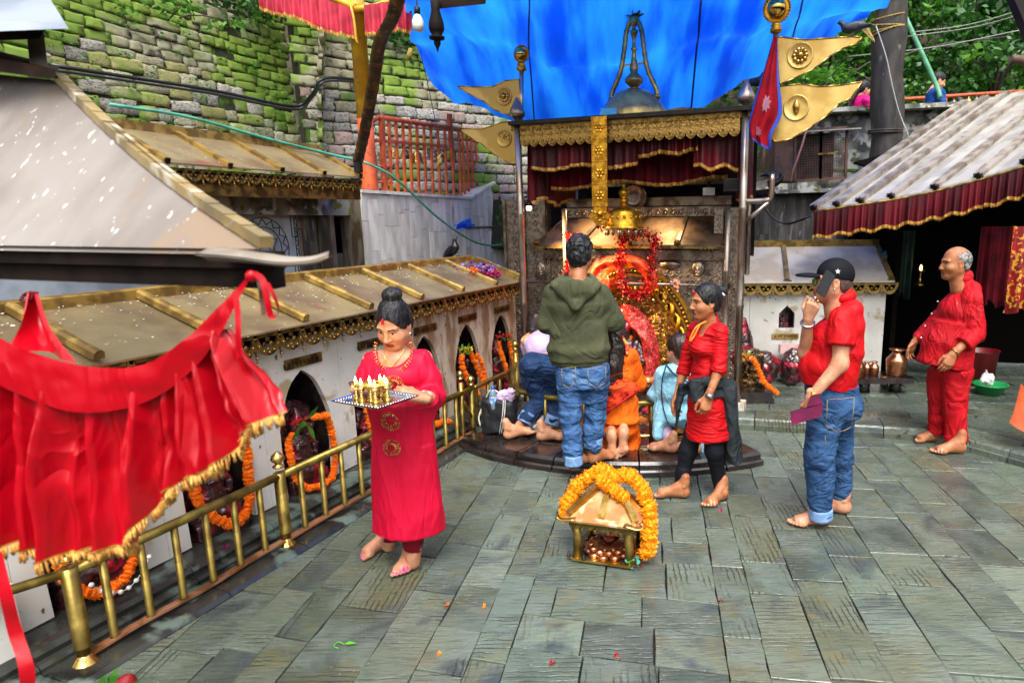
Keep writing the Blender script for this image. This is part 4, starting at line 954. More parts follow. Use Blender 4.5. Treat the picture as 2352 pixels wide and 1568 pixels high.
gl(6,[(-.15,.66),(-.16,.55,.01),(-.12,.43,.03),(-.06,.33,.05),(.02,.25,.06)],'leftmost marigold string of the niche with the yellow flower',size=.055)
gl(6,[(-.02,.7),(.0,.6,.02),(.04,.5,.04),(.08,.4,.05),(.1,.3,.06)],'middle marigold string of the niche with the yellow flower',size=.055)
gl(6,[(.1,.62),(.15,.54,.02),(.17,.44,.03),(.15,.36,.05),(.12,.3,.06)],'rightmost marigold string of the niche with the yellow flower',size=.05)
gl(7,[(-.13,.66),(-.12,.55,.02),(-.08,.42,.04),(-.05,.32,.05),(.0,.25,.05)],'left marigold string in the niche topped with red flowers',size=.055)
gl(7,[(.1,.62),(.11,.5,.02),(.12,.4,.04),(.09,.3,.05),(.05,.25,.05)],'right marigold string in the niche topped with red flowers',size=.055)
def petals(m,c,n,spread,size,rg,mats=1):
 for _ in range(n):
  p=np.array(c)+rg.normal(0,1,3)*spread;a=rg.normal(0,1,3);a/=np.linalg.norm(a);b=np.cross(a,rg.normal(0,1,3));b/=np.linalg.norm(b);s_=size*rg.uniform(.6,1.2)
  m.add([p-a*s_*.5,p+b*s_*.35,p+a*s_*.5,p-b*s_*.35],[(0,1,2,3)],int(rg.integers(0,mats)),True)
PET_R=M('red_petals',lin('#c0101a'),lin('#8a0a14'),20,rough=.6,transl=.2);PET_P=M('purple_petals',lin('#7d2a9a'),lin('#4d1a6a'),20,rough=.6,transl=.2);PET_L=M('lilac_petals',lin('#a58ad0'),lin('#8060b8'),20,rough=.6,transl=.2);PET_Y=M('yellow_petals',lin('#d9cf30'),lin('#b8a820'),20,rough=.6,transl=.2);PET_M=M('magenta_petals',lin('#b01a6a'),lin('#7d1048'),20,rough=.6,transl=.2)
def posy(c,n,spread,size,mats,label,cat='flowers',name='flowers',seed=0,group=None):
 m=MB();petals(m,c,n,np.array(spread),size,np.random.default_rng(seed),len(mats));return m.solo(name,mats,label,cat,group,'stuff' if n>10 else None)
posy(UV(-3.1,AP[6]-.1,.70),60,(.03,.03,.02),.03,[PET_Y,LEAF],'yellow flower with green leaves on top of the idol below the second plate from the shrine')
posy(UV(-3.1,AP[7]-.03,.70),60,(.04,.06,.02),.035,[PET_R,PET_R,LEAF],'red flowers with green leaves on top of the idol beside the shrine post')
posy(UV(-3.06,AP[7]+.0,.2),60,(.03,.06,.02),.03,[PET_R,PET_M],'crushed red flowers at the foot of the niche beside the shrine post')
posy(UV(-3.12,AP[3]-.07,.6),16,(.015,.03,.015),.05,[PET_R,LEAF],'red petals and a leaf on the head of the idol in the square garland')
m=MB();
for a,b in(((-.02,.6),(.03,.46)),((-.05,.6),(-.17,.52)),((-.02,.61),(.08,.68))):
 p0,p1=UV(-3.08,AP[3]+a[0]-.06,a[1]),UV(-3.06,AP[3]+b[0]-.06,b[1]);d=p1-p0;s_=np.cross(d,E1);s_/=np.linalg.norm(s_)
 m.add([p0,p0+d*.5+s_*.018+E1*.008,p1,p0+d*.5-s_*.018+E1*.008],[(0,1,2,3)],0,True)
m.solo('leaf_sprig',LEAF,'three long green leaves on the idol in the square garland','leaves')
posy(UV(-3.3,5.62,1.385),150,(.10,.08,.022),.045,[PET_P,PET_L,PET_M,PET_L],'purple and lilac flowers scattered on the far end of the niche roof')
posy(UV(-3.25,5.5,1.37),26,(.03,.03,.02),.05,[MARI],'orange marigold head among the purple flowers on the niche roof')
posy(UV(-3.15,5.66,1.335),70,(.05,.05,.02),.05,[PET_M,PET_R,PET_M],'deep magenta flowers at the eave end of the niche roof')
posy(UV(-2.98,2.36,.138),7,(.008,.008,.005),.03,[PET_M],'single bright pink blossom on the dark ledge behind the railing')
posy(UV(-2.98,2.9,.138),7,(.01,.01,.005),.03,[PET_M,WHITE_P],'crumpled pink and white blossom on the ledge below the square garland')
PEARL=M('pearl',lin('#d8d2c8'),None,rough=.25)
m=MB()
for i,t in enumerate(np.linspace(0,1,8)):m.ball(UV(-3.0,1.85+.26*(t-.5),.17+.10*(2*t-1)**2),.012,8)
m.tube([UV(-3.0,1.85+.26*(t-.5),.17+.10*(2*t-1)**2)for t in np.linspace(0,1,20)],.002,4);m.solo('pearl_string',PEARL,'string of white beads hanging low in the niche behind the first balusters','beads')
m=MB();rgp=np.random.default_rng(8)
for i in range(240):
 v=rgp.uniform(.6,5.9);t=1-abs(rgp.normal(0,.22));t=min(max(t,.02),.97);p=UV(-3.0-.55*t,v,1.222+.21*t+(v-.5)*.0036);s_=rgp.uniform(.003,.008)
 m.box(p,(s_*1.5,s_,.004),rz=rgp.uniform(0,3))
tag(m.build('rice_grains',WHITE_P,None),'white rice grains scattered along the niche roof ridge','rice',kind='stuff')
# ================================================================ CENTRAL SHRINE
U0,U1,VF,VB2=-2.95,-.79,5.93,7.15
UM=(U0+U1)/2
sh=thing('central_shrine','silver and brass canopy shrine with four round posts in the middle of the courtyard','shrine',UV(UM,6.5))
def sp(u,v,z0,z1,r,parent=sh,name='post',mat=POST):
 m=MB();H_=z1-z0;m.lathe(UV(u,v,z0),[(r,0),(r,H_*.33),(r*1.12,H_*.332),(r*1.12,H_*.345),(r,H_*.35),(r,H_*.66),(r*1.1,H_*.662),(r*1.1,H_*.67),(r,H_*.675),(r,H_)],16);return m.build(name,mat,parent)
ptop=2.80
for u,z0 in((U0,.1),(U1,.17)):
 p=sp(u,VF,z0,ptop,.033);m=MB();m.lathe(UV(u,VF,ptop-.01),[(.03,0),(.07,.02),(.078,.05),(.066,.085),(.036,.14),(.012,.19),(.001,.2)],16);m.build('finial',POST,p)
for u in(U0+.1,U1-.1):sp(u,VB2,.1,2.7,.03)
for u in(-2.70,-1.0):sp(u,6.45,.1,1.95,.026)
m=MB();m.box(UV(U1,VF+.02,.085),(.15,.15,.17),rz=-AZ);m.build('base_block',MARBLE,sh)
m=MB();m.box(UV(U0,VF+.02,.05),(.15,.15,.1),rz=-AZ);m.build('base_block',MARBLE,sh)
zt=2.74
m=MB();m.hexa([UV(U0-.06,VF-.02,zt-.06),UV(U1+.06,VF-.02,zt-.06),UV(U1+.06,VB2+.05,zt-.0),UV(U0-.06,VB2+.05,zt),UV(U0-.06,VF-.02,zt),UV(U1+.06,VF-.02,zt),UV(U1+.06,VB2+.05,zt+.10),UV(U0-.06,VB2+.05,zt+.10)]);cn=m.build('canopy_roof',BRASS_DK,sh)
m=MB();m.bar(UV(U0-.06,VF-.05,zt+.005),UV(U1+.06,VF-.05,zt+.005),.06,.035);m.build('cornice',IRON,cn)
BRASS_FR=M('embossed_brass_frieze',lin('#a07e40'),lin('#745828'),30,lo=.4,hi=.6,rough=.36,metal=.8,bump=.7,bscale=48)
nb=9
for i in range(nb):
 a,b=U0+.04+(U1-U0-.08)*i/nb,U0+.04+(U1-U0-.08)*(i+1)/nb
 m=MB();m.prism([UV(a+.002,VF-.03,zt-.10),UV(b-.002,VF-.03,zt-.10),UV(b-.002,VF-.03,zt-.01),UV(a+.002,VF-.03,zt-.01)],E2*.012)
 for k in range(2):
  c=a+(b-a)*(.25+.5*k)
  for dx,r_ in((-.035,.014),(0,.018),(.035,.014)):m.lathe(UV(c+dx,VF-.03,zt-.055),[(r_,0),(r_*.8,.008),(.002,.012)],8,axis=-E2)
 m.build('frieze_panel',BRASS_FR,sh)
sc_n=22;w=(U1-U0-.08)/sc_n
m=MB();W_=w;poly=[(0,0),(W_,0),(W_,-.06)]+[(W_/2+W_/2*math.cos(t),-.06-.055*math.sin(t))for t in np.linspace(.15,math.pi-.15,7)]+[(0,-.06)]
m.prism([np.array([x,0,z])for x,z in poly],np.array([0,-.012,0]))
for i in range(7):
 t0,t1=math.pi*i/7,math.pi*(i+1)/7;r1,r2=W_*.42,W_*.32
 m.prism([np.array([W_/2+r1*math.cos(t0),-.012,-.055-r1*1.1*math.sin(t0)]),np.array([W_/2+r1*math.cos(t1),-.012,-.055-r1*1.1*math.sin(t1)]),np.array([W_/2+r2*math.cos(t1),-.012,-.055-r2*1.1*math.sin(t1)]),np.array([W_/2+r2*math.cos(t0),-.012,-.055-r2*1.1*math.sin(t0)])],np.array([0,-.006,0]))
m.lathe((W_/2,-.012,-.055),[(.012,0),(.008,.008),(.001,.01)],8,axis=(0,-1,0))
PEND=m.mesh('frieze_pendant',BRASS_FR)
for i in range(sc_n):link('frieze_pendant',PEND,sh,UV(U0+.04+w*i,VF-.02,zt-.10)-origin_of(sh),-AZ)
def frill(name,a,b,z0,drop,amp,waves,mat,parent,seed=0,fringe=None,sag=0.0,dirn=None,rows=5,flare=.0,bottom=None):
 """gathered cloth strip between points a and b"""
 a,b=np.array(a,float),np.array(b,float);d=b-a;L=np.linalg.norm(d);n=int(waves*9);rg=np.random.default_rng(seed);ph=rg.uniform(0,6,4);dh=d/L
 nr=np.cross(dh,[0,0,1.]);nr/=np.linalg.norm(nr);G=[]
 for j in range(rows):
  t=j/(rows-1);row=[]
  for i in range(n+1):
   s_=i/n;wv=math.sin(2*math.pi*waves*s_+1.4*math.sin(5*s_+ph[0])+ph[1])+.45*math.sin(2*math.pi*waves*.53*s_+ph[2])
   dr=drop*(1+.06*math.sin(11*s_+ph[3])+(bottom(s_)if bottom else 0))
   row.append(a+d*s_+nr*(amp*wv*(.25+.75*t)+flare*t)+np.array([0,0,-dr*t-sag*4*s_*(1-s_)]))
  G.append(row)
 m=MB();m.sheet(G,0);o=m.build(name,mat,parent)
 if fringe is not None:
  f=MB();G2=np.array([G[-1],G[-1]]);fr=[]
  lo_=np.array(G[-1])+nr*.003;f.sheet([lo_+[0,0,.012],lo_-[0,0,.014]])
  for i in range(0,n,1):
   p,q=lo_[i]-[0,0,.012],lo_[i+1]-[0,0,.012];l=.018*rg.uniform(.5,1.2);f.add([p,q*.7+p*.3,(p+q)/2-[0,0,l]],[(0,1,2)])
  f.build('fringe',fringe,o)
 return o
frill('valance',UV(U0+.08,VF+.10,zt-.1),UV(UM+.1,VF+.10,zt-.1),zt,.30,.03,9,MAROON,sh,1,FRINGE)
frill('valance',UV(UM+.1,VF+.08,zt-.1),UV(U1-.42,VF+.08,zt-.08),zt,.22,.028,8,MAROON,sh,2,FRINGE)
frill('valance',UV(U1-.46,VF+.09,zt-.08),UV(U1-.06,VF+.10,zt-.1),zt,.36,.03,4,MAROON,sh,3,FRINGE)
frill('valance',UV(U0+.16,VF+.42,zt-.1),UV(U1-.2,VF+.42,zt-.08),zt,.46,.03,15,RED_CLOTH,sh,4,FRINGE)
frill('valance',UV(U0+.05,VF+.1,zt-.1),UV(U0+.1,VB2,zt-.1),zt,.6,.03,7,MAROON,sh,5,FRINGE)
frill('valance',UV(U1-.05,VF+.1,zt-.1),UV(U1-.08,VB2,zt-.1),zt,.62,.03,7,MAROON,sh,6,FRINGE)
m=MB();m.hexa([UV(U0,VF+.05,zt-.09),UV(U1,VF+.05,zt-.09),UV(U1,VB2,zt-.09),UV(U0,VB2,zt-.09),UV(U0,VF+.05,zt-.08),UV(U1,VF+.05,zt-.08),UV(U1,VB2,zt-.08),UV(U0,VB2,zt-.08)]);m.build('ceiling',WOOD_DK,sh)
VD=6.55;dc=UV(-1.97,VD,zt+.05)
rd=.30;n1,n2=14,56;V=[]
prof=[(.30,-.06),(.325,.02),(.315,.10),(.28,.17),(.235,.22),(.18,.265),(.11,.30),(.05,.315)]
PR=curve3([(r_,z,0)for r_,z in prof],18)
G=[]
for i,(r_,z,_)in enumerate(PR):
 row=[]
 for j in range(n2+1):
  a=2*math.pi*j/n2;f=abs(math.sin((a*14+i*.42)/2))**.6;rr=r_*(1-.05*(1-f));row.append(dc+E1*rr*math.cos(a)+E2*rr*math.sin(a)+np.array([0,0,z]))
 G.append(row)
DOME=M('weathered_gilt_brass',lin('#b09a58'),lin('#7d6f48'),7,rough=.3,metal=.65,bump=.1)
m=MB();m.sheet(G);dm=m.build('dome',DOME,sh)
m=MB();m.box(dc+[0,0,-.05],(.75,.6,.05),rz=-AZ);m.build('dome_base',BRASS_DK,dm)
m=MB();m.lathe(dc+[0,0,.30],[(.05,0),(.03,.02),(.05,.035),(.088,.07),(.092,.10),(.07,.13),(.035,.16),(.045,.20),(.028,.28),(.02,.36),(.032,.38),(.02,.40),(.016,.46),(.035,.52),(.042,.545),(.02,.55),(.018,.58),(.036,.61),(.04,.64),(.02,.68),(.006,.72)],16);m.build('spire',DOME,dm)
m=MB()
for s in(-1,1):
 m.tube(curve3([dc+E1*s*.235+[0,0,.235],dc+E1*s*.225+[0,0,.30],dc+E1*s*.14+[0,0,.48],dc+E1*s*.10+[0,0,.68],dc+E1*s*.075+[0,0,.85],dc+E1*s*.01+[0,0,.98]],24),[.022+.005*(i%2)for i in range(25)],8)
 m.lathe(dc+E1*s*.235+[0,0,.21],[(.04,0),(.03,.03),(.015,.05)],8)
m.bar(dc+E1*-.13+[0,0,.54],dc+E1*.13+[0,0,.54],.012,.02)
m.build('spire_stay',DOME,dm)
m=MB();
for k in range(7):
 a=2*math.pi*k/7;p=dc+[0,0,.99];d=np.array([math.cos(a),math.sin(a),.1]);m.add([p,p+d*.05+[0,0,.05],p+d*.10+[0,0,-.01],p+d*.05-[0,0,.03]],[(0,1,2,3)])
m.lathe(dc+[0,0,.97],[(.03,0),(.04,.04),(.03,.08),(.045,.12),(.03,.16)],10);m.build('crown_leaves',BRASS_DK,dm)
TEAL=M('turquoise_plate',lin('#4aa6c4'),lin('#3f8fae'),30,rough=.5,bump=.2)
pl=MB();pc=dc+E1*-.16-E2*.33+[0,0,.02];ax_=(E1*.97+np.array([0,0,.1]),-E2*.5+np.array([0,0,-.85]),np.cross(E1,E2))
pl.bar(pc-[.012,0,.075],pc+[.012,.03,.075],.17,.008,upv=-E2);po=pl.solo('turquoise_plate',TEAL,'small turquoise patterned plate leaning on the ribbed dome','plate')
for k in range(4):
 z1=zt+.01-.20*k;z0=z1-.196;uc=-2.085;m=MB();m.prism([UV(uc-.075,VF-.09,z0),UV(uc+.075,VF-.09,z0),UV(uc+.075,VF-.09,z1),UV(uc-.075,VF-.09,z1)],-E2*.01)
 for x in np.linspace(0,1,9):
  for s in(-1,1):m.ball(UV(uc+s*.066,VF-.103,z0+.01+.176*x),.006,6)
 for a in range(6):m.ball(UV(uc+.03*math.cos(a*math.pi/3),VF-.102,(z0+z1)/2+.03*math.sin(a*math.pi/3)),(.016,.006,.016),8)
 m.ball(UV(uc,VF-.104,(z0+z1)/2),.012,8)
 m.build('banner_plate',GOLD,sh)
m=MB();z0=zt+.01-.8
poly=[(-.06,0),(.06,0),(.075,-.05),(.11,-.06),(.10,-.10),(.07,-.11),(.05,-.15),(.02,-.155),(0,-.175),(-.02,-.155),(-.05,-.15),(-.07,-.11),(-.10,-.10),(-.11,-.06),(-.075,-.05)]
m.prism([UV(uc+x,VF-.09,z0+z)for x,z in poly],-E2*.01)
for a in range(5):m.ball(UV(uc+.05*math.cos(math.pi*(1+a/4)),VF-.103,z0-.05+.07*math.sin(math.pi*(1+a/4))),.014,8)
m.ball(UV(uc,VF-.105,z0-.06),.03,10);m.build('banner_tip',GOLD,sh)
VI=6.75;SU0,SU1=-3.34,-.96
def onI(x,y):return onv(x,y,VI)
m=MB();m.prism([UV(SU0,VI,.1),UV(SU1,VI,.1),UV(SU1,VI,1.52),UV(SU0,VI,1.52)],E2*.08);ifr=m.build('sanctum_front',SILVER,sh)
m=MB();m.prism([UV(-3.55,VI-.02,.1),UV(-3.03,VI-.02,.1),UV(-3.03,VI-.02,2.07),UV(-3.55,VI-.02,2.07)],E2*.12);sw_=m.build('side_wing',SILVER,sh)
for a in(-3.54,-3.30,-3.05):m=MB();m.bar(UV(a,VI-.035,.1),UV(a,VI-.035,2.07),.03,.03,upv=E2);m.build('wing_border',SILVER_PL,sw_)
m=MB();m.prism([UV(-3.24,VI-.04,1.50),UV(-3.06,VI-.04,1.50),UV(-3.06,VI-.04,1.72),UV(-3.24,VI-.04,1.72)],E2*.02);m.build('inscription_plate',SILVER_PL,sw_)
def scroll(m,c,r,turns,th,ph=0,flip=1,plane=None):
 pts=[plane(c[0]+flip*(r*(1-.75*t)*math.cos(turns*6.28*t+ph)),c[1]+r*(1-.75*t)*math.sin(turns*6.28*t+ph))for t in np.linspace(0,1,14)]
 m.tube(pts,np.linspace(th,th*.5,14),5)
rgx=np.random.default_rng(12);m=MB()
for u in np.arange(SU0+.08,SU1,.115):
 for z in np.arange(.25,1.32,.105):
  if(u+2.05)**2/.80**2+(z-.45)**2/.98**2<1:continue
  scroll(m,(u+rgx.uniform(-.015,.015),z+rgx.uniform(-.01,.01)),.046,1.1,.011,rgx.uniform(0,6),rgx.choice([-1,1]),lambda x,zz:UV(x,VI-.006,zz))
  a=rgx.uniform(0,6)
  for q in range(2):m.ball(UV(u+.05*math.cos(a+q*2),VI-.005,z+.05*math.sin(a+q*2)),(.016,.010,.016),6)
for u in(-3.42,-3.17):
 for z in np.arange(.2,2.0,.085):scroll(m,(u,z),.035,1.0,.008,rgx.uniform(0,6),rgx.choice([-1,1]),lambda x,zz:UV(x,VI-.026,zz))
tag(m.build('scroll_relief',SILVER_PL,sh),kind='stuff')
for u in(SU0+.30,SU1-.17,SU1-.02):
 m=MB();m.bar(UV(u,VI-.02,.1),UV(u,VI-.02,1.95 if u>-1.2 else 1.5),.09,.04,upv=E2);b_=m.build('border',SILVER,sh);m=MB()
 for z in np.arange(.18,1.45,.06):scroll(m,(u,z),.028,1.0,.007,rgx.uniform(0,6),1,lambda x,zz:UV(x,VI-.043,zz))
 tag(m.build('border_scrolls',SILVER_PL,b_),kind='stuff')
def relief_face(u,z,r,label,crescent=False):
 m=MB();c=UV(u,VI-.03,z);F=Field((-r*1.3,-r,-r*1.4),(r*1.3,r*.8,r*1.4),r/16)
 F.ell((0,0,0),(r*.8,r*.42,r),0)
 F.cap((0,-r*.40,r*.2),(0,-r*.52,-r*.15),r*.06,r*.12,r*.12)
 for s in(-1,1):F.ell((s*r*.33,-r*.40,r*.18),(r*.22,r*.06,r*.09),r*.06);F.cap((s*r*.15,-r*.42,r*.36),(s*r*.5,-r*.34,r*.34),r*.05,r*.03,r*.06)
 F.ell((0,-r*.42,-r*.42),(r*.26,r*.09,r*.10),r*.08);F.ell((0,-r*.34,-r*.75),(r*.2,r*.12,r*.14),r*.15)
 V,Q=F.surface();V=np.array([c+E1*v[0]+E2*v[1]+np.array([0,0,v[2]])for v in V]);o=link('moon_face' if crescent else 'sun_face',raw_mesh('face',V-origin_of(sh),Q,SILVER_PL),sh)
 for k in range(24):
  a=2*math.pi*k/24;p=lambda rr,aa:c+E1*rr*math.cos(aa)*.9+np.array([0,0,rr*math.sin(aa)])-E2*.0
  if crescent:continue
  m.add([p(r*.95,a-.1),p(r*.95,a+.1),p(r*1.45,a)],[(0,1,2)]);m.V[-1]=tuple(np.array(m.V[-1])-E2*.01)
 if crescent:
  A=[(math.cos(t),math.sin(t))for t in np.linspace(-2.9,-.25,14)];B=[(math.cos(t)*.95,math.sin(t)*.62+.12)for t in np.linspace(-.25,-2.9,14)]
  m.prism([c+E1*x*r*1.35+np.array([0,0,z_*r*1.35])for x,z_ in A+B],-E2*.02)
 m.build('rays' if not crescent else 'crescent',SILVER_PL,o)
q=onI(1605,617);relief_face(q@E1,q[2],.085,'')
q=onI(1246,617);relief_face(q@E1,q[2],.08,'',True)
q=onI(1538,607);m=MB();c=q-E2*.01
m.sheet([[c+E1*.13*s*(1-.0)-E2*.05*math.sin(math.pi*(s+1)/2)*math.cos(t)+np.array([0,0,.055*math.sin(t)*math.sin(math.pi*(s+1)/2)**.7])for t in np.linspace(-math.pi/2,math.pi/2,9)]for s in np.linspace(-1,1,13)]);m.build('eye_relief',SILVER_PL,sh)
m=MB();m.bar(UV(SU0+.28,VI-.05,1.475),UV(SU1-.1,VI-.05,1.475),.06,.10);cb_=m.build('cornice_band',SILVER_PL,sh)
m=MB()
for i,u in enumerate(np.arange(SU0+.30,SU1-.14,.062)):
 for dz,s in((-.025,1),(.025,-1)):m.bar(UV(u,VI-.085,1.475+dz-.02*s),UV(u+.06,VI-.085,1.475+dz+.02*s),.016,.022,upv=E2)
for u in np.arange(SU0+.30,SU1-.12,.04):m.ball(UV(u,VI-.06,1.535),(.016,.02,.012),6)
m.build('plaited_band',SILVER_PL,cb_)
ea,eb,ra_,rb_=UV(SU0+.22,VI-.2,1.57),UV(SU1-.05,VI-.2,1.57),UV(SU0+.42,VI+.22,1.86),UV(SU1-.1,VI+.22,1.86)
t=np.array([0,0,.015]);m=MB();m.hexa([ea,eb,rb_,ra_,ea+t,eb+t,rb_+t,ra_+t]);ir=m.build('sanctum_roof',M('tarnished_roof_sheet',lin('#6b5646'),lin('#48382c'),6,rough=.45,rough2=.6,metal=.55,bump=.1),sh)
m=MB();m.bar(ea-[0,0,.012],eb-[0,0,.012],.03,.025);m.build('eave_trim',BRASS_DK,ir)
for k in(.02,.26,.52,.76,.99):
 a,b=ea*(1-k)+eb*k+t,ra_*(1-k)+rb_*k+t;m=MB();m.bar(a,b,.035,.035);rb2=m.build('roof_rib',SILVER_PL,ir);m=MB();m.ball(a+[0,0,.02],(.035,.03,.035),8);m.ball(a-E2*.03+[0,0,.02],.018,6);m.build('rib_head',BRASS_DK,rb2)
m=MB();m.bar(ra_+[0,.0,.06],rb_+[0,0,.06],.05,.10);lt=m.build('ridge_band',SILVER_PL,sh)
m=MB()
for u in np.arange(SU0+.5,SU1-.14,.085):
 c=UV(u,VI+.19,1.90);m.tube([c+E1*.03*math.cos(a)+np.array([0,0,.045*math.sin(a)])for a in np.linspace(0,math.pi,8)],.008,5);m.ball(c,(.016,.012,.02),6);m.bar(c+E1*.042-[0,0,.02],c+E1*.042+[0,0,.05],.012,.012,upv=E2)
m.build('lotus_band',POST,lt)
m=MB();m.bar(ra_+E2*.1+[0,.0,.17],rb_+E2*.1+[0,0,.17],.05,.09);m.build('upper_band',SILVER_PL,sh)
m=MB();m.prism([UV(-2.78,VB2-.1,2.20),UV(-1.13,VB2-.1,2.20),UV(-1.13,VB2-.1,2.42),UV(-2.78,VB2-.1,2.42)],E2*.03);m.build('embossed_panel',SILVER,sh)
m=MB();m.prism([UV(SU0,VB2+.3,.1),UV(SU1+.1,VB2+.3,.1),UV(SU1+.1,VB2+.3,2.72),UV(SU0,VB2+.3,2.72)],E2*.05);m.build('rear_wall',WOOD_DK,sh)
ac=UV(-2.05,VI-.05,.42)
def arc_band(name,r0_,r1_,d,mat,z0=.0,sx=.78,n=40,parent=sh,thick=.03):
 m=MB();P=[]
 for i in range(n):
  t0,t1=-.15+(math.pi+.3)*i/n,-.15+(math.pi+.3)*(i+1)/n
  p=lambda r_,t,dd:ac+E1*(r_*sx*math.cos(t))+np.array([0,0,r_*1.02*math.sin(t)if math.sin(t)>0 else r_*1.6*math.sin(t)])-E2*dd
  m.hexa([p(r0_,t0,d),p(r0_,t1,d),p(r1_,t1,d),p(r1_,t0,d),p(r0_,t0,d+thick),p(r0_,t1,d+thick),p(r1_,t1,d+thick),p(r1_,t0,d+thick)])
 return m.build(name,mat,parent)
arc_band('arch_border',.90,.94,0,GOLD);arc_band('arch_rim',.815,.84,.0,GOLD)
m=MB()
for i in range(58):
 t=-.1+(math.pi+.2)*i/57;c=ac+E1*(.87*.78*math.cos(t))+np.array([0,0,.87*1.02*math.sin(t)])-E2*.03;m.ball(c,(.018,.018,.018),6)
m.build('arch_beads',GOLD,sh)
for s,ph in((1,0),(1,math.pi),(-1,0),(-1,math.pi)):
 P=[];
 for t in np.linspace(-.1,1.35,44):
  rr=.74+.045*math.sin(t*15+ph);P.append(ac+E1*(s*rr*.78*math.cos(t))+np.array([0,0,rr*1.02*math.sin(t)])-E2*(.03+.02*math.cos(t*15+ph)))
 m=MB();m.tube(P,.026,8);m.build('coiled_serpent',GOLD,sh)
SIDOL=M('gilded_relief',lin('#c08c40'),lin('#7a4c22'),22,lo=.38,hi=.62,rough=.35,metal=.75,bump=.6,bscale=46)
m=MB();pts=[ac+E1*(.70*.78*math.cos(t))+np.array([0,0,.70*1.02*math.sin(t)])for t in np.linspace(0,math.pi,24)];m.prism([ac-E1*.546-[0,0,.3]]+[ac+E1*.546-[0,0,.3]]+pts,-E2*.02);m.build('arch_field',SIDOL,sh)
rgz=np.random.default_rng(3);m=MB()
for i in range(150):
 t,r_=rgz.uniform(-.2,math.pi+.2),rgz.uniform(.2,.68);c=ac+E1*(r_*.78*math.cos(t))+np.array([0,0,r_*math.sin(t)])-E2*.03
 if rgz.random()<.5:scroll(m,(c@E1,c[2]),rgz.uniform(.03,.06),1.1,.011,rgz.uniform(0,6),rgz.choice([-1,1]),lambda x,zz:UV(x,VI-.085,zz))
 else:m.ball(c,rgz.uniform(.014,.032,3),7)
tag(m.build('relief_figures',SIDOL,sh),kind='stuff')
for x,z in((.28,.30),(.33,.12),(-.3,.2)):
 o=link('attendant_figure',IDM[0].copy(),sh,ac+E1*x-E2*.07+[0,0,z-.12]-origin_of(sh),-AZ,.42);o.data.materials[0]=SIDOL
m=MB()
for i in range(9):x=-.32+.08*i;m.ball(ac+E1*x-E2*.09+[0,0,.70-.18*x*x],(.026,.025,.04),8)
m.build('skull_row',GOLD,sh)
m=MB()
for i in range(9):x=-.28+.07*i;m.lathe(ac+E1*x-E2*.10+[0,0,.60],[(.014,0),(.012,-.02),(.001,-.055)],7)
m.build('fang_row',BRASS_HI,sh)
rodz=1.185;m=MB();m.tube([UV(-3.2,VI-.22,rodz),UV(-.98,VI-.22,rodz)],.016,8);m.build('cross_rod',POST,sh)
for u in(-2.7,-1.0):m=MB();m.box(UV(u,6.48,rodz),(.07,.09,.05),rz=-AZ);m.build('rod_clamp',IRON,sh)
m=MB();
for k in range(40):m.ball(UV(-1.52,VI-.22,rodz)+rgz.normal(0,1,3)*.022,.014,5)
m.solo('tied_thread',M('orange_thread',lin('#d8662a'),lin('#e0b0a0'),30,rough=.8),'knot of orange and white thread tied on the silver rod','thread')
def idol_big():
 F=Field((-.3,-.22,-.05),(.3,.2,.95),.011)
 F.ell((0,0,.3),(.17,.13,.3),.05);F.ell((0,-.03,.62),(.10,.10,.12),.04);F.cap((0,0,.72),(0,.02,.85),.08,.03,.03);F.ell((0,-.12,.6),(.02,.02,.03),.01)
 for s in(-1,1):F.cap((s*.14,0,.48),(s*.22,-.08,.3),.05,.04,.03);F.cap((s*.22,-.08,.3),(s*.07,-.14,.26),.04,.035,.03)
 F.box((0,0,.02),(.25,.18,.05),.02,.02);V,Q=F.surface();V+=vnormals(V,Q)*fbm(V*20,5)[:,None]*.01;return V,Q
V,Q=idol_big();o=link('deity_statue',raw_mesh('deity_statue',V*[1,1,1],Q,IDOL),None,UV(-2.06,VI-.26,.1),-AZ);tag(o,'dark standing deity statue under red veils in the gilded arch','statue')
VEIL=M('sequined_red_veil',lin('#c81a2c'),lin('#8a0c1c'),40,rough=.4,spot=lin('#e0a060'),spot_scale=90,spot_t=.62,transl=.15,bump=.4,bscale=60)
ORV=M('orange_red_veil',lin('#e8401a'),lin('#d02a10'),5,rough=.5,transl=.2,spot=lin('#e8a82c'),spot_scale=60,spot_t=.66)
def drape(name,rows,mat,label,cat='cloth',nu=24,nv=36,wr=.03,seed=0,th=None):
 G=bez_sheet(rows,nu,nv);sh_=G.shape;f=fbm(np.array(G).reshape(-1,3)*11,seed).reshape(sh_[:2]);G=G+(-E2)[None,None]*f[...,None]*wr
 m=MB();m.sheet(G);return m.solo(name,mat,label,cat)
vp=lambda x,y,d=0.0:onv(x,y,VI-.24-d)
drape('veil',[[vp(1418,705,.02),vp(1440,700,.1),vp(1470,712,.08),vp(1500,750,.02)],[vp(1415,730,.04),vp(1445,740,.12),vp(1480,760,.1),vp(1512,790,.03)],[vp(1470,780,.05),vp(1482,790,.12),vp(1500,800,.1),vp(1518,830,.03)],[vp(1470,865,.06),vp(1485,868,.12),vp(1502,872,.1),vp(1518,866,.03)]],VEIL,'crimson sequined veil draped over the deity statue')
drape('orange_cloth',[[vp(1348,640),vp(1365,602),vp(1400,588),vp(1440,586),vp(1480,598),vp(1506,630),vp(1512,660)],[vp(1352,648,.05),vp(1372,612,.06),vp(1402,600,.07),vp(1440,597,.07),vp(1475,610,.07),vp(1496,640,.05),vp(1500,668,.05)],[vp(1362,655),vp(1382,622,.03),vp(1408,612,.04),vp(1440,608,.04),vp(1466,622,.04),vp(1484,650,.03),vp(1490,676)]],ORV,'bright orange red cloth draped along the top of the gilded arch',wr=.02)
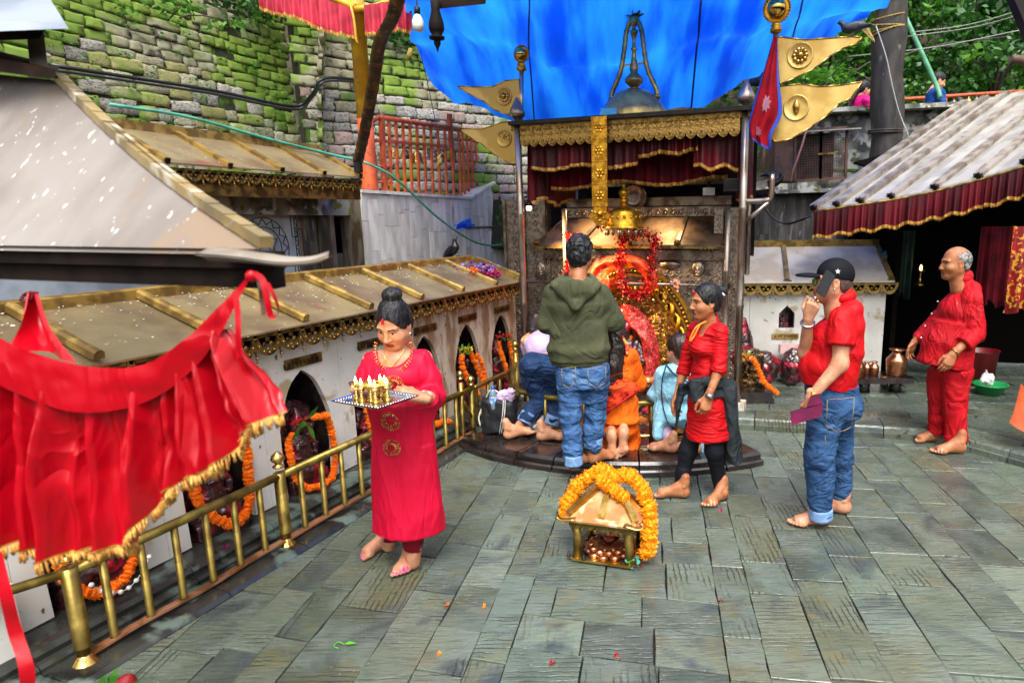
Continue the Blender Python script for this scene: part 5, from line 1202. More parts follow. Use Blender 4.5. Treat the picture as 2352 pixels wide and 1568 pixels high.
drape('orange_cloth',[[vp(1380,610,.04),vp(1400,640,.06),vp(1420,645,.03)],[vp(1360,640,.04),vp(1390,660,.07),vp(1415,655,.03)],[vp(1352,668,.03),vp(1378,676,.06),vp(1408,664,.03)]],ORV,'loose orange red cloth fold at the left of the arch beside the hooded man',wr=.02)
TINS=M('red_tinsel',lin('#d0101c'),lin('#7d0610'),40,rough=.25,metal=.5,spot=lin('#ff6a5a'),spot_scale=70,spot_t=.64)
def tinsel(name,pts,r,n,label,mat,cat='tinsel garland',size=.035,group=None):
 P=curve3(pts,n);m=MB();rg=np.random.default_rng(n)
 for p in P:petals(m,p,9,np.array([r,r,r])*.6,size,rg)
 return m.solo(name,mat,label,cat,group)
vt=lambda x,y,d=.12:onv(x,y,VI-.28-d)
tinsel('tinsel_garland',[vt(1432,560),vt(1424,600),vt(1428,640),vt(1440,668),vt(1466,678),vt(1486,660),vt(1494,620),vt(1500,575),vt(1506,548),vt(1470,540),vt(1436,545),vt(1432,560)],.05,150,'thick red tinsel garland looped in front of the gilded arch',TINS)
tinsel('tinsel_garland',[vt(1300,540),vt(1318,548),vt(1326,560)],.04,20,'short red tinsel garland behind the head of the man in the green hoodie',TINS)
tinsel('tinsel_garland',[vt(1392,480,.5),vt(1388,500,.5),vt(1378,520,.5)],.035,20,'short red tinsel strand hanging left of the gilded bell',TINS)
tinsel('tinsel_garland',[vt(1306,600),vt(1302,630),vt(1308,650)],.035,20,'short red tinsel strand at the left ear of the man in the green hoodie',TINS)
GT=M('gold_tinsel',lin('#e8c04a'),lin('#a8781c'),40,rough=.25,metal=.8)
tinsel('gold_tinsel',[vt(1530,660,0),vt(1528,740,0),vt(1524,820,.02),vt(1500,858,.05),vt(1450,866,.08),vt(1412,862,.08)],.016,150,'thin gold tinsel line hanging down the right of the arch and across the statue',GT,size=.02)
garland('marigold_garland',[vt(1448,770,.03),vt(1446,820,.03),vt(1446,870,.03)],.05,'orange marigold string hanging straight down the deity statue')
garland('marigold_garland',[vt(1462,862,.03),vt(1456,885,.03),vt(1450,905,.03)],.045,'short orange marigold string below the gold tinsel on the statue')
posy(SC-E2*1.0+E1*.05+[0,0,.2],260,(.20,.12,.03),.05,[PET_R,PET_M,MARI,LEAF,PET_R],'heap of red petals, coins and leaves offered behind the curved railing','offerings','offerings')
ft=MB();ft.box(UV(-1.87,6.05,.14),(1.9,.9,.1),rz=-AZ);ft.build('altar_floor',BLACKSTONE,sh)
bw=MB();bc=onv(1488,872,6.0);bw.lathe(bc-[0,0,.10],[(.03,0),(.08,.02),(.115,.07),(.125,.115),(.12,.118),(.105,.08),(.07,.035),(.001,.02)],20);bw.solo('copper_bowl',COPPER,'round hammered copper bowl hanging beside the kneeling woman in orange','bowl')
m=MB();m.lathe(SC-E2*1.28+E1*.38+[0,0,.2],[(.05,0),(.12,.012),(.15,.03),(.155,.032),(.12,.016),(.001,.006)],20);m.solo('brass_plate',BRASS_HI,'shallow brass offering plate behind the curved railing','plate')
bl=thing('gilded_bell','large gilded bell with a stacked knob hanging in the canopy above the red tinsel','bell',onv(1433,525,6.35))
bc=origin_of(bl)
m=MB();m.lathe(bc,[(.0,.03),(.14,.022),(.205,.0),(.208,.008),(.192,.03),(.178,.06),(.172,.09),(.168,.13),(.155,.165),(.125,.195),(.08,.215),(.04,.225),(.034,.25),(.052,.262),(.056,.275),(.04,.288),(.03,.30),(.048,.325),(.052,.35),(.04,.375),(.02,.395),(.018,.42),(.004,.47)],28);m.build('body',GOLD,bl)
m=MB()
for k in range(16):a=2*math.pi*k/16;c=bc+np.array([.166*math.cos(a),.166*math.sin(a),.11]);m.ball(c,(.016,.016,.02),6)
m.build('flower_band',GOLD,bl)
m=MB()
for k in range(14):a=2*math.pi*k/14;c=bc+np.array([.18*math.cos(a),.18*math.sin(a),-.01]);m.lathe(c,[(.012,0),(.02,-.02),(.016,-.045),(.002,-.06)],7)
m.build('drop_fringe',SILVER_PL,bl)
m=MB();m.lathe(bc+[0,0,.44],[(.006,0),(.006,.72)],6);m.build('hanger',IRON,bl)
disc=MB();dcn=onv(1455,453,6.95);disc.lathe(dcn,[(.15,0),(.145,.012),(.105,.014),(.10,.004),(.06,.01),(.001,.012)],28,axis=-E2)
for k in range(20):a=2*math.pi*k/20;disc.ball(dcn+E1*.125*math.cos(a)+np.array([0,0,.125*math.sin(a)])-E2*.014,(.014,.008,.014),6)
disc.solo('silver_disc',POST,'round embossed silver disc behind the gilded bell','disc')
for i,(x,y,lab)in enumerate(((1352,424,'left lit strip lamp above the sanctum roof'),(1523,419,'right lit strip lamp above the sanctum roof'))):
 c=onv(x,y,VB2-.35);t_=thing('strip_lamp',lab,'lamp',c,'lit strip lamps under the canopy');m=MB();m.box(c,(.10,.03,.02),rz=-AZ);m.build('tube',BULB_LIT,t_)
 m=MB();m.box(c+[0,0,.018],(.12,.05,.016),rz=-AZ);m.build('housing',IRON,t_)
 ld=bpy.data.lights.new('strip_lamp_light','AREA');ld.energy=1.6;ld.spread=R(95);ld.color=(1,.66,.30);ld.size=.12;lo_=bpy.data.objects.new('strip_lamp_light',ld);C.objects.link(lo_);lo_.location=Vector(c-[0,0,.03]-E2*.03);lo_.parent=None
 lo_.rotation_euler=Vector(E2*.12+np.array([0,0,.8])).to_track_quat('Z','Y').to_euler()
ld=bpy.data.lights.new('clip_lamp_light','AREA');ld.energy=15;ld.spread=R(75);ld.color=(1,.6,.24);ld.size=.2;lo_=bpy.data.objects.new('clip_lamp_light',ld);C.objects.link(lo_);cl_=onv(1215,478,6.1)-[0,0,.04];lo_.location=Vector(cl_);lo_.rotation_euler=Vector(cl_-UV(-1.95,6.75,.95)).to_track_quat('Z','Y').to_euler()
c=onv(1215,478,6.1);t_=thing('clip_lamp','small glowing orange clip lamp on the left shrine post','lamp',c);m=MB();m.ball(c,.028,8);m.build('bulb',BULB_LIT,t_);m=MB();m.lathe(c+[0.0,0,.02],[(.05,0),(.035,.03),(.02,.06)],10);m.build('shade',IRON,t_);m=MB();m.tube(curve3([c+[0,0,.07],c+[.02,0,.12],c+[-.06,0,.1]],8),.008,6);m.build('clip',IRON,t_)
fl=thing('flood_lamp','black flood lamp with a finned back on the right shrine post','lamp',onv(1680,425,5.98));c=origin_of(fl)
m=MB();m.box(c,(.13,.05,.11),rz=-AZ+.3);m.build('housing',IRON,fl);m=MB();[m.box(c+[0,-.03,z],(.12,.02,.008),rz=-AZ+.3)for z in np.linspace(-.045,.045,6)];m.build('fin',IRON,fl)
cb2=thing('cctv_camera','small white camera hanging under the right side of the canopy','camera',onv(1628,440,6.4));c=origin_of(cb2)
m=MB();m.box(c,(.09,.07,.07),rz=.4);m.build('body',WHITE_P,cb2);m=MB();m.lathe(c+[0,0,.03],[(.02,0),(.02,.08),(.05,.09)],8);m.build('mount',IRON,cb2)
m=MB();m.tube(curve3([UV(U1,VF,1.98),UV(U1+.2,VF-.02,1.985),UV(U1+.24,VF-.02,2.02),UV(U1+.24,VF-.02,2.2)],12),.024,8);m.tube([UV(U1,VF,1.78),UV(U1+.22,VF-.02,1.97)],.018,8);m.build('bracket',POST,sh)
def brass_flag(name,label,pts,Yd,pole_v,boss,bossr,emblem,group=None):
 """swallow-tailed gilded sheet with an embossed boss, pinned on its pole"""
 P=[onv(x,y,pole_v)for x,y in pts];t=thing(name,label,'flag',P[0],group);m=MB();m.prism(P,E2*.012);m.build('sheet',GOLD_SHEET,t)
 e=MB();
 for a,b in zip(P,P[1:]+P[:1]):e.tube([a-E2*.002,b-E2*.002],.006,5)
 e.build('rolled_edge',BRASS_HI,t)
 c=onv(*boss,pole_v)-E2*.002;m=MB();m.lathe(c,[(bossr,0),(bossr,.006),(bossr*.92,.012),(bossr*.85,.005),(bossr*.5,.006)],24,axis=-E2);bo=m.build('boss',GOLD_SHEET,t);m=MB()
 if emblem=='lotus':
  for k in range(10):a=2*math.pi*k/10;m.ball(c+E1*bossr*.45*math.cos(a)+np.array([0,0,bossr*.45*math.sin(a)])-E2*.01,(bossr*.2,)*3,7)
  m.ball(c-E2*.015,bossr*.28,10)
 elif emblem=='shell':
  m.lathe(c-E2*.012+[0,0,-bossr*.6],[(.001,0),(bossr*.2,bossr*.25),(bossr*.3,bossr*.7),(bossr*.22,bossr*.95),(bossr*.1,bossr*1.15),(.001,bossr*1.3)],12)
 else:
  for k in range(4):
   a=k*math.pi/4;m.tube([c+E1*bossr*.75*math.cos(a+q)*math.cos(2*q)+np.array([0,0,bossr*.75*math.sin(a+q)*math.cos(2*q)])-E2*.01 for q in np.linspace(-.8,.8,12)],bossr*.05,5)
 m.build('emblem',BRASS_HI,bo);return t
FVR,FVL=5.86,6.05
brass_flag('brass_flag','upper right gilded swallow tailed flag with a lotus boss under a pigeon',[(1782,85),(1800,86),(1850,92),(1905,88),(1955,84),(1980,86),(1968,100),(1935,112),(1905,130),(1870,158),(1825,180),(1795,192),(1790,190)],0,FVR,(1838,128),.105,'lotus','gilded flags')
brass_flag('brass_flag','lower gilded swallow tailed flag on the right with a conch boss',[(1792,198),(1840,193),(1880,199),(1930,196),(1980,188),(1955,225),(1925,240),(1900,265),(1865,290),(1820,318),(1785,327),(1772,320)],0,FVR,(1829,248),.105,'shell','gilded flags')
brass_flag('brass_flag','upper gilded swallow tailed flag on the left with a wheel boss',[(1193,182),(1160,186),(1130,200),(1085,200),(1050,198),(1075,215),(1110,232),(1135,252),(1165,264),(1196,262)],0,FVL,(1158,222),.085,'lotus','gilded flags')
brass_flag('brass_flag','lower gilded swallow tailed flag on the left with an endless knot boss',[(1188,278),(1150,282),(1110,296),(1055,296),(1075,312),(1105,330),(1135,355),(1165,372),(1188,376)],0,FVL,(1158,318),.085,'knot','gilded flags')
def orb_pole(x0,y0,x1,y1,v,label,orb):
 t=thing('orb_pole',label,'pole',onv(x1,y1,v),'flag poles with mirrored orbs');a,b=onv(x1,y1,v),onv(x0,y0,v);m=MB();m.tube([a,b],.022,10);m.build('pole',POST,t)
 m=MB();m.lathe(b,[(.02,0),(.045,.01),(.05,.035),(.03,.05),(.045,.06),(.025,.085)],12);m.build('collar',GOLD,t)
 c=b+[0,0,.085+orb];m=MB();m.lathe(c+E2*.01,[(orb,0),(orb,-.015),(orb*.8,-.02),(orb*.7,0)],24,axis=-E2)
 for k in range(28):a_=2*math.pi*k/28;m.ball(c+E1*orb*math.cos(a_)+np.array([0,0,orb*math.sin(a_)]),orb*.11,5)
 m.build('halo',GOLD,t);m=MB();m.ball(c-E2*.015,(orb*.72,)*3,20);m.build('orb',M('mirror_orb',lin('#c9a45a'),None,rough=.12,metal=1.0),t)
orb_pole(1782,78,1750,390,FVR,'silver flag pole with a large gilded orb at the upper right of the canopy',.105)
orb_pole(1198,165,1196,300,FVL+.02,'silver flag pole with a gilded orb at the upper left of the canopy',.075)
FR=M('crimson_flag_cloth',lin('#8e0818'),lin('#780616'),6,rough=.75,spec=.15);FB=M('flag_blue_border',lin('#1c3ea8'),None,rough=.65);FWh=M('flag_white_emblem',lin('#c98a90'),lin('#b87880'),9,rough=.7)
fg=thing('cloth_flag','crimson cloth flag with a blue border and pale emblems hanging limp by the right post','flag',onv(1745,360,FVR-.1))
fv=lambda x,y,d:onv(x,y,FVR-.08-d)
rows=[[fv(1778,80,.02),fv(1783,86,.05),fv(1786,92,.02)],[fv(1752,170,.05),fv(1770,175,.10),fv(1790,182,.03)],[fv(1732,235,.05),fv(1762,250,.11),fv(1796,262,.02)],[fv(1720,285,.04),fv(1745,300,.1),fv(1774,310,.02)],[fv(1724,318,.04),fv(1748,335,.09),fv(1772,345,.02)]]
G=bez_sheet(rows,26,14);G=G+(-E2)[None,None]*(.03*np.sin(np.linspace(0,14,15))[None,:,None])*np.linspace(.2,1,27)[:,None,None]
m=MB();m.sheet(G);m.build('cloth',FR,fg);m=MB();m.sheet(G[:,-3:]-E2*.006);m.sheet(G[-2:,:]-E2*.006);m.sheet(G[:,:2]-E2*.006);m.build('border',FB,fg)
m=MB()
for(i0,j0,k)in((12,6,3),(20,6,4)):
 c=G[i0,j0]-E2*.008;du,dv=(G[i0+1,j0]-G[i0,j0]),(G[i0,j0+1]-G[i0,j0])
 P=[c+(du*2.2*math.cos(a)+dv*3*math.sin(a))*(1 if i%2 else.6)for i,a in enumerate(np.linspace(0,2*math.pi,17)[:-1])];m.add(P,[tuple(range(16))])
m.build('emblem',FWh,fg)
# ================================================================ TARPAULIN, RIGHT SIDE
tz=lambda x,y,Y:atY(x,y,Y)
rows=[[tz(905,-190,5.0),tz(1150,-200,5.0),tz(1450,-210,5.0),tz(1800,-220,5.0),tz(2130,-180,5.4)],[tz(925,-30,6.2),tz(1180,-40,6.2),tz(1450,-55,6.2),tz(1780,-60,6.2),tz(2075,-60,6.6)],[tz(948,60,7.2),tz(1180,75,7.2),tz(1450,70,7.2),tz(1760,50,7.2),tz(2030,2,7.8)],[tz(985,160,8.0),tz(1190,185,8.0),tz(1450,180,8.0),tz(1740,140,8.1),tz(2005,32,8.8)],[tz(1040,220,8.4),tz(1200,288,8.5),tz(1450,265,8.6),tz(1725,205,8.6),tz(1990,55,9.0)]]
G=bez_sheet(rows,44,64)
f1=fbm(G.reshape(-1,3)*[1.6,.55,.55],3).reshape(G.shape[:2]);f2=vnoise(G.reshape(-1,3)*[9,1.1,1.1],8).reshape(G.shape[:2])
for i in range(G.shape[0]):
 for j in range(G.shape[1]):G[i,j,2]+=.12*f1[i,j]+.035*f2[i,j]-.10*math.exp(-((i/44-.42-.12*math.sin(j/64*3))/.07)**2)
m=MB();m.sheet(G);tp=m.solo('blue_tarpaulin',TARP,'bright blue tarpaulin sheet strung over the central shrine','tarpaulin')
m=MB()
for j in(18,40,52):m.sheet([[G[i,j]-[0,.01,.012],G[i,j+1]*.25+G[i,j]*.75-[0,.01,.012]]for i in range(45)])
sm=m.build('seam_strip',M('blue_seam',lin('#0a3cae'),None,rough=.5),tp)
yp=thing('yellow_pole','tall yellow pole with an orange foot standing on the marble wall','pole',UV(-4.4,5.54,2.12))
m=MB();m.lathe(UV(-4.4,5.54,2.8),[(.073,0),(.073,1.0),(.078,1.0),(.078,1.06),(.072,1.06),(.068,1.6)],16);m.build('upper_shaft',YELLOW,yp)
m=MB();m.lathe(UV(-4.4,5.54,2.12),[(.085,0),(.08,.05),(.077,.45),(.0735,.70)],16);m.build('foot',ORANGE,yp)
fxp=[atY(*p,6.6)for p in((560,-40),(700,-8),(812,22),(935,2),(1010,-20))]
m=MB();m.tube(curve3([atY(700,-32,6.62),atY(785,5,6.6),atY(815,18,6.6)],8),.035,8);m.tube(curve3([atY(815,22,6.6),atY(870,15,6.62),atY(925,-10,6.62)],8),.035,8);m.build('branch',YELLOW,yp)
m=MB();m.tube(curve3([atY(800,-4,6.5),atY(812,40,6.45),atY(818,90,6.45),atY(822,100,6.46)],12),.012,6);m.build('yellow_cord',YELLOW,yp)
tt=thing('red_frill','long pinkish red frill with a gold edge hanging along the top by the yellow pole','frill',atY(750,60,6.5))
frill('cloth',atY(590,-50,6.5),atY(812,20,6.5),0,.24,.03,10,PINKRED,tt,21,FRINGE,bottom=lambda s:.1*s)
frill('cloth',atY(836,12,6.5),atY(945,-4,6.5),0,.26,.03,6,PINKRED,tt,22,FRINGE)
STRUT=M('ribbed_rusty_strut',lin('#5a3c1e'),lin('#2e2018'),14,rough=.5,metal=.3,spot2=lin('#80592a'),spot2_scale=10,spot2_t=.6,bump=.3)
st=thing('bent_strut','dark ribbed rusty strut curving from the roof beam down to the orange pole foot','strut',atY(822,370,5.9))
P=curve3([atY(918,-20,4.2),atY(902,40,4.4),atY(872,100,4.7),atY(858,190,5.1),atY(838,300,5.6),atY(822,372,5.95)],40)
m=MB();m.tube(P,[.043+.004*(i%2)for i in range(41)],8,flat=.5);m.build('shaft',STRUT,st)
m=MB();m.box(P[-1]-[0,0,.03],(.05,.08,.12));m.build('end_plate',IRON,st)
bm=thing('roof_beam','dark carved roof beam at the very top with a turned pendant','beam',atY(1030,5,3.2))
m=MB();m.hexa([atY(965,-60,3.3),atY(1128,-60,3.1),atY(1115,10,3.1),atY(1000,22,3.25),atY(965,-60,3.9),atY(1128,-60,3.9),atY(1115,6,3.9),atY(1000,16,3.9)]);m.build('beam',WOOD_DK,bm)
pc=atY(1000,20,3.22);m=MB();pr=[(.022,.03),(.02,-.01),(.026,-.035),(.034,-.06),(.036,-.085),(.03,-.1),(.02,-.115),(.036,-.12),(.034,-.13),(.015,-.135),(.016,-.15),(.008,-.165),(.002,-.185)]
m.lathe(pc,pr,14);m.build('pendant',WOOD_DK,bm)
lb=thing('light_bulb','unlit frosted bulb hanging at the top left of the tarpaulin','bulb',atY(960,55,3.3));c=origin_of(lb)
m=MB();m.lathe(c,[(.001,-.032),(.022,-.03),(.027,-.01),(.027,.01),(.018,.03),(.012,.04)],14);m.build('glass',GLASS_W,lb);m=MB();m.lathe(c,[(.014,.04),(.014,.07),(.004,.075),(.004,.25)],10);m.build('socket',IRON,lb)
bt=thing('roof_timber','dark broken timber end at the upper right corner','timber',atY(2330,130,4.0))
m=MB();m.bar(atY(2318,-40,4.0),atY(2400,150,3.6),.07,.05);m.build('beam',WOOD_DK,bt);m=MB();m.tube(curve3([atY(2400,160,3.7),atY(2352,140,3.7),atY(2322,135,3.7)],8),np.linspace(.03,.02,9),7);m.build('broken_end',WOOD,bt)
br_=thing('orange_railing','orange iron railing on the marble wall with brass bells tied behind it','railing',UV(-4.42,6.2,2.12));RU=-4.42
q=lambda x,y:onu(x,y,RU)
m=MB();m.tube(curve3([q(838,292),q(868,270),q(880,268)],6),.022,8);m.tube([q(868,269),q(1060,298)],.026,8);m.tube([q(1060,298),q(1175,372)],.024,8);m.build('top_rail',ORANGE_RED,br_)
m=MB();m.bar(q(848,322),q(1025,336),.03,.03,upv=E1);m.build('mid_rail',ORANGE_RED,br_)
rl=random.Random(4)
def railtop(x):return 269+(x-868)*.151 if x<1060 else 298+(x-1060)*.64
def railbot(x):return 440+(x-860)*.05 if x<1080 else 452-(x-1080)*.58
for x in list(range(893,1060,16))+list(range(1062,1180,10)):
 m=MB();m.bar(q(x,railtop(x)),q(x+6,railbot(x)),.024,.024,upv=E1);m.build('bar',ORANGE,br_)
for x in(876,1032):
 m=MB();m.bar(q(x,270 if x<900 else 262),q(x+8,440 if x<900 else 380),.045,.045,upv=E1);m.build('post',ORANGE_RED,br_)
for x in(1016,1074):m=MB();m.bar(onu(x,265 if x<1030 else 235,-4.9),onu(x+8,330,-4.9),.05,.05,upv=E1);m.build('post',ORANGE_RED,br_)
m=MB();m.bar(onu(1016,267,-4.9),onu(1078,275,-4.9),.05,.05,upv=E1);m.build('mid_rail',ORANGE_RED,br_)
m=MB();m.tube([onu(1085,290,-4.9),onu(1140,258,-4.9)],.03,8);m.build('stair_rail',M('orange_handrail',lin('#e0913a'),lin('#c8742a'),8,rough=.5),br_)
m=MB();[m.tube([q(866,y+50),q(902,y+52)],.012,6)for y in(332,368)];m.build('bell_bar',ORANGE_RED,br_)
BELLV={}
def bell_mesh(mat):
 if mat.name not in BELLV:BELLV[mat.name]=MB().lathe((0,0,0),[(.5,-.5),(.52,-.47),(.42,-.35),(.36,-.1),(.33,.15),(.25,.3),(.1,.36),(.07,.42),(.1,.5),(.04,.56)],14).mesh('bell',mat)
 return BELLV[mat.name]
def bell(p,s,mat,label,group):o=link('bell',bell_mesh(mat),None,p,None,s);return tag(o,label,'bell',group)
DBELL=M('dull_bell_metal',lin('#8f8572'),lin('#5c5244'),9,rough=.4,metal=.7,bump=.1)
bells=[(872,372,.17,DBELL,'large dull bell at the left end of the orange railing beside the pole foot'),(905,352,.11,BRASS_HI,'small shiny brass bell tied behind the fourth orange bar'),(958,360,.16,BRASS_HI,'large shiny brass bell hanging in the middle behind the orange bars')]
for x,y,s,mt,lb_ in bells:bell(onu(x,y,-4.52),s,mt,lb_,'bells on the orange railing')
for i,(x,y,s)in enumerate(((850,352,.08),(888,350,.1),(892,338,.07),(930,348,.1),(938,356,.09),(980,352,.1),(995,350,.11),(1010,360,.13),(1100,255,.1),(1120,262,.1),(1140,268,.1),(1052,290,.1))):
 bell(onu(x,y,-4.55 if x<1040 else-4.9),s,DBELL,['first','second','third','fourth','fifth','sixth','seventh','eighth'][i]+' small dull bell from the pole foot behind the orange railing' if i<8 else['left','middle','right','lowest'][i-8]+' dull bell on the rear stair rail above the orange railing','bells on the orange railing')
ur=thing('upper_path_railing','orange iron railing of the upper path hung with small bells at the top right','railing',atY(2200,230,11.2))
m=MB();m.tube([atY(1880,232,11.2),atY(2080,228,11.2),atY(2230,218,11.2),atY(2380,208,11.2)],.03,8);m.build('top_rail',ORANGE_RED,ur)
for x in(1900,1985,2170,2290):m=MB();m.bar(atY(x,226,11.2),atY(x-2,300,11.2),.06,.05,upv=(0,1,0));m.build('post',ORANGE_RED,ur)
for i,(x,y,mt)in enumerate(((2190,238,DBELL),(2206,236,DBELL),(2224,234,BRASS_HI),(2242,232,DBELL),(2254,235,M('orange_bell',lin('#e0682a'),None,rough=.5)),(2272,232,DBELL),(2286,230,BRASS_HI),(2306,228,DBELL),(2322,226,DBELL),(2340,228,DBELL))):
 bell(atY(x,y,11.15),.14,mt,['first','second','third yellowish','fourth','fifth orange painted','sixth','seventh yellowish','eighth','ninth','last'][i]+' bell from the man in blue under the upper path railing','bells under the upper path railing')
def cable(name,pts,r,mat,label,n=40,cat='cable',group=None):return MB().tube(curve3(pts,n),r,7).solo(name,mat,label,cat,group)
wv=lambda x,y,u=-5.5:onu(x,y,u)
ca=[wv(115,150),wv(300,178),wv(500,210),wv(640,240),wv(690,242),wv(722,210,-5.3),wv(740,182,-5.2),wv(790,180,-5.2),wv(850,190,-5.3),wv(930,212,-5.3),wv(985,212,-5.5),wv(1020,188,-5.7)]
cable('black_cable',ca,.016,BLACK_RUB,'thick black cable sagging along the stone wall, upper strand');cable('black_cable',[p+np.array([.012,-.02,-.035])for p in ca[:-3]]+[ca[-3]-[0,0,.03]],.012,BLACK_RUB,'thin black cable just below the thick one on the stone wall')
cable('garden_hose',[onu(250,240,-4.55),onu(430,268,-4.5),onu(600,315,-4.45),onu(740,350,-4.35),onu(850,378,-4.1),onu(920,420,-4.0),onu(1000,495,-4.0),onu(1075,548,-4.0),onu(1120,563,-4.1),onu(1165,562,-4.25)],.012,HOSE,'pale green garden hose hanging across the marble wall')
WIRE=M('pale_wire',lin('#a8a8a0'),None,rough=.5)
for i,(a,b,c)in enumerate((((2090,75),(2220,58),(2352,22)),((2085,84),(2230,64),(2352,32)),((1950,130),(2150,108),(2352,68)))):cable('overhead_wire',[atY(*a,10),atY(*b,9.6),atY(*c,9)],.006,WIRE,['uppermost pale overhead wire at the top right','second pale overhead wire just under the uppermost one','lowest pale overhead wire crossing behind the trunk'][i],12,'wire')
cable('hanging_wire',[atY(2012,60,8.9),atY(2035,130,8.85),atY(2050,200,8.85),atY(2066,260,8.85),atY(2090,320,8.8)],.007,WIRE,'white wire hanging loosely down the dark tree trunk',20,'wire')
GPOLE=M('green_pole_paint',lin('#5aa07a'),lin('#4a8a68'),8,rough=.5);cable('green_pole',[atY(2075,30,10.4),atY(2148,190,10.2),atY(2160,225,10.1)],.035,GPOLE,'slanting green pole behind the man in blue',8,'pole')
cable('black_cable',[atY(1752,470,8.2),atY(1775,500,8.15),atY(1810,514,8.1),atY(1862,497,7.9)],.012,BLACK_RUB,'short black cable drooping on the grey clad wall',16)
cable('pink_hose',[atY(1852,298,8.2),atY(1840,340,8.15),atY(1822,390,8.15),atY(1815,418,8.2)],.014,M('pink_hose',lin('#b0705c'),None,rough=.5),'pinkish hose hanging across the cage doors',14,'hose')
cable('string',[atY(965,115,6.9),atY(990,230,6.8),atY(1010,330,6.8),atY(1013,365,6.8)],.004,BLACK_RUB,'thin dark string from the tarpaulin edge to the orange railing',12,'string')
m=MB();
for k in range(10):m.tube(curve3([atY(1004+k,362-k,6.75),atY(1010-k,370+2*k,6.72),atY(1014,380-2*k,6.75)],6),.006,4)
m.solo('rope_knot',YROPE,'small yellow rope knot on the top bar of the orange railing','rope')
m=MB();[m.tube(curve3([atY(940+k*2,112,7.0),atY(936+2*k,128,6.95),atY(944,145-2*k,7.0)],6),.008,4)for k in range(5)];m.solo('rope_knot',YROPE,'yellow rope loop at the left edge of the tarpaulin','rope')
pp_=MB();pp_.tube([onu(1068,522,-4.27),onu(1165,520,-4.27)],.012,6);pp_.solo('wall_pipe',M('grey_pipe',lin('#6a665e'),None,rough=.5,metal=.5),'thin grey pipe fixed on the marble wall left of the shrine','pipe')
rows=[[onu(1040,515,-4.2),onu(1055,512,-4.15),onu(1078,500,-4.2)],[onu(1045,522,-4.15),onu(1062,518,-4.1),onu(1088,515,-4.2)],[onu(1052,528,-4.2),onu(1066,524,-4.15),onu(1092,518,-4.2)]]
G=bez_sheet(rows,8,10);G=G+.03*fbm(G.reshape(-1,3)*14,9).reshape(G.shape[:2])[...,None];m=MB();m.sheet(G);m.solo('blue_rag',TARP,'torn scrap of blue plastic caught on the hose','rag')
ss=thing('small_marble_shrine','small white marble shrine with a brass roof and an open house-shaped niche on the right','shrine',(2.3,7.2,.1));SY=7.0
sq=lambda x,y,dy=0:atY(x,y,SY+dy)
x0,x1=1.18,3.02;zt_,zb_=1.12,.1
nx,nz=atY(1807,730,SY)[0],atY(1807,730,SY)[2];hw=.085
ow=[(nx-hw,nz-.11),(nx-hw,nz+.05),(nx,nz+.135),(nx+hw,nz+.05),(nx+hw,nz-.11)]
def sl(poly,mat=MARBLE,d=.04):m=MB();m.prism([np.array([x,SY,z])for x,z in poly],np.array([0,d,0]));return m.build('marble_slab',mat,ss)
js=[x0,1.56,1.72 if False else nx-.36,nx+.42,x1]
sl([(x0,zb_),(js[1]-.002,zb_),(js[1]-.002,zt_),(x0,zt_)]);sl([(js[3]+.002,zb_),(x1,zb_),(x1,zt_),(js[3]+.002,zt_)])
sl([(js[1]+.002,zb_),(nx-.002,zb_),(nx-.002,ow[0][1]),ow[0],ow[1],(nx-.001,ow[2][1]),(nx-.001,zt_),(js[1]+.002,zt_)]);sl([(nx+.002,zb_),(js[3]-.002,zb_),(js[3]-.002,zt_),(nx+.001,zt_),(nx+.001,ow[2][1]),ow[3],ow[4],(nx+.002,ow[4][1])])
m=MB();m.add([np.array([x,SY+.2,z])for x,z in ow],[tuple(range(5))])
for i in range(5):
 (a,b),(c,d)=ow[i],ow[(i+1)%5];m.add([(a,SY+.04,b),(c,SY+.04,d),(c,SY+.2,d),(a,SY+.2,b)],[(0,1,2,3)])
m.build('niche_lining',BLACKSTONE,ss)
m=MB();m.prism([np.array([x1-.001,SY+.001,zb_]),np.array([x1-.001,SY+.9,zb_]),np.array([x1-.001,SY+.9,zt_]),np.array([x1-.001,SY+.001,zt_])],np.array([-.04,0,0]));m.build('side_wall',MARBLE,ss)
m=MB();m.box(((x0+x1)/2,SY+.5,.6),(x1-x0-.1,.5,.98));m.build('core',SHADE,ss)
e0,e1_,h0,h1=np.array([x0-.1,SY-.1,1.165]),atY(2055,652,SY-.1),np.array([x0-.1,SY+.5,1.53]),atY(2020,578,SY+.5)
e1_[2]=1.165;h1[2]=1.53;t=np.array([0,0,.012]);m=MB();m.hexa([e0,e1_,h1,h0,e0+t,e1_+t,h1+t,h0+t]);RF=M('pale_brass_roof',lin('#d2c6b0'),lin('#b8a68c'),3,rough=.4,rough2=.55,metal=.1,spot=lin('#5c4c3c'),spot_scale=26,spot_t=.73);r3=m.build('roof',RF,ss)
m=MB();m.bar(h0+[0,0,.03],h1+[0,0,.03],.06,.075);m.build('ridge',BRASS_RIB,r3)
for xb,xt in((1808,1799),(2048,2012)):a,b=atY(xb,648,SY-.08),atY(xt,580,SY+.48);a[2],b[2]=1.19,1.535;m=MB();m.bar(a,b,.05,.045);rb_2=m.build('roof_rib',BRASS_RIB,r3);m=MB();m.bar(a-(b-a)*.01,a+(b-a)*.01,.09,.012);m.build('rib_foot',IRON,rb_2)
LACE_G=lace_mesh('lace_scallop',.17,.15,[BRASS_RIB,BRASS_HI]);lace_run(ss,np.array([x0-.05,SY-.07,1.16]),np.array([x1+.08,SY-.07,1.16]),LACE_G,.17,SHADE,.09)
pl_=MB();pc=atY(1803,772,SY-.008);pl_.box(pc,(.29,.014,.055));np_=pl_.build('name_plate',BRASS_HI,ss)
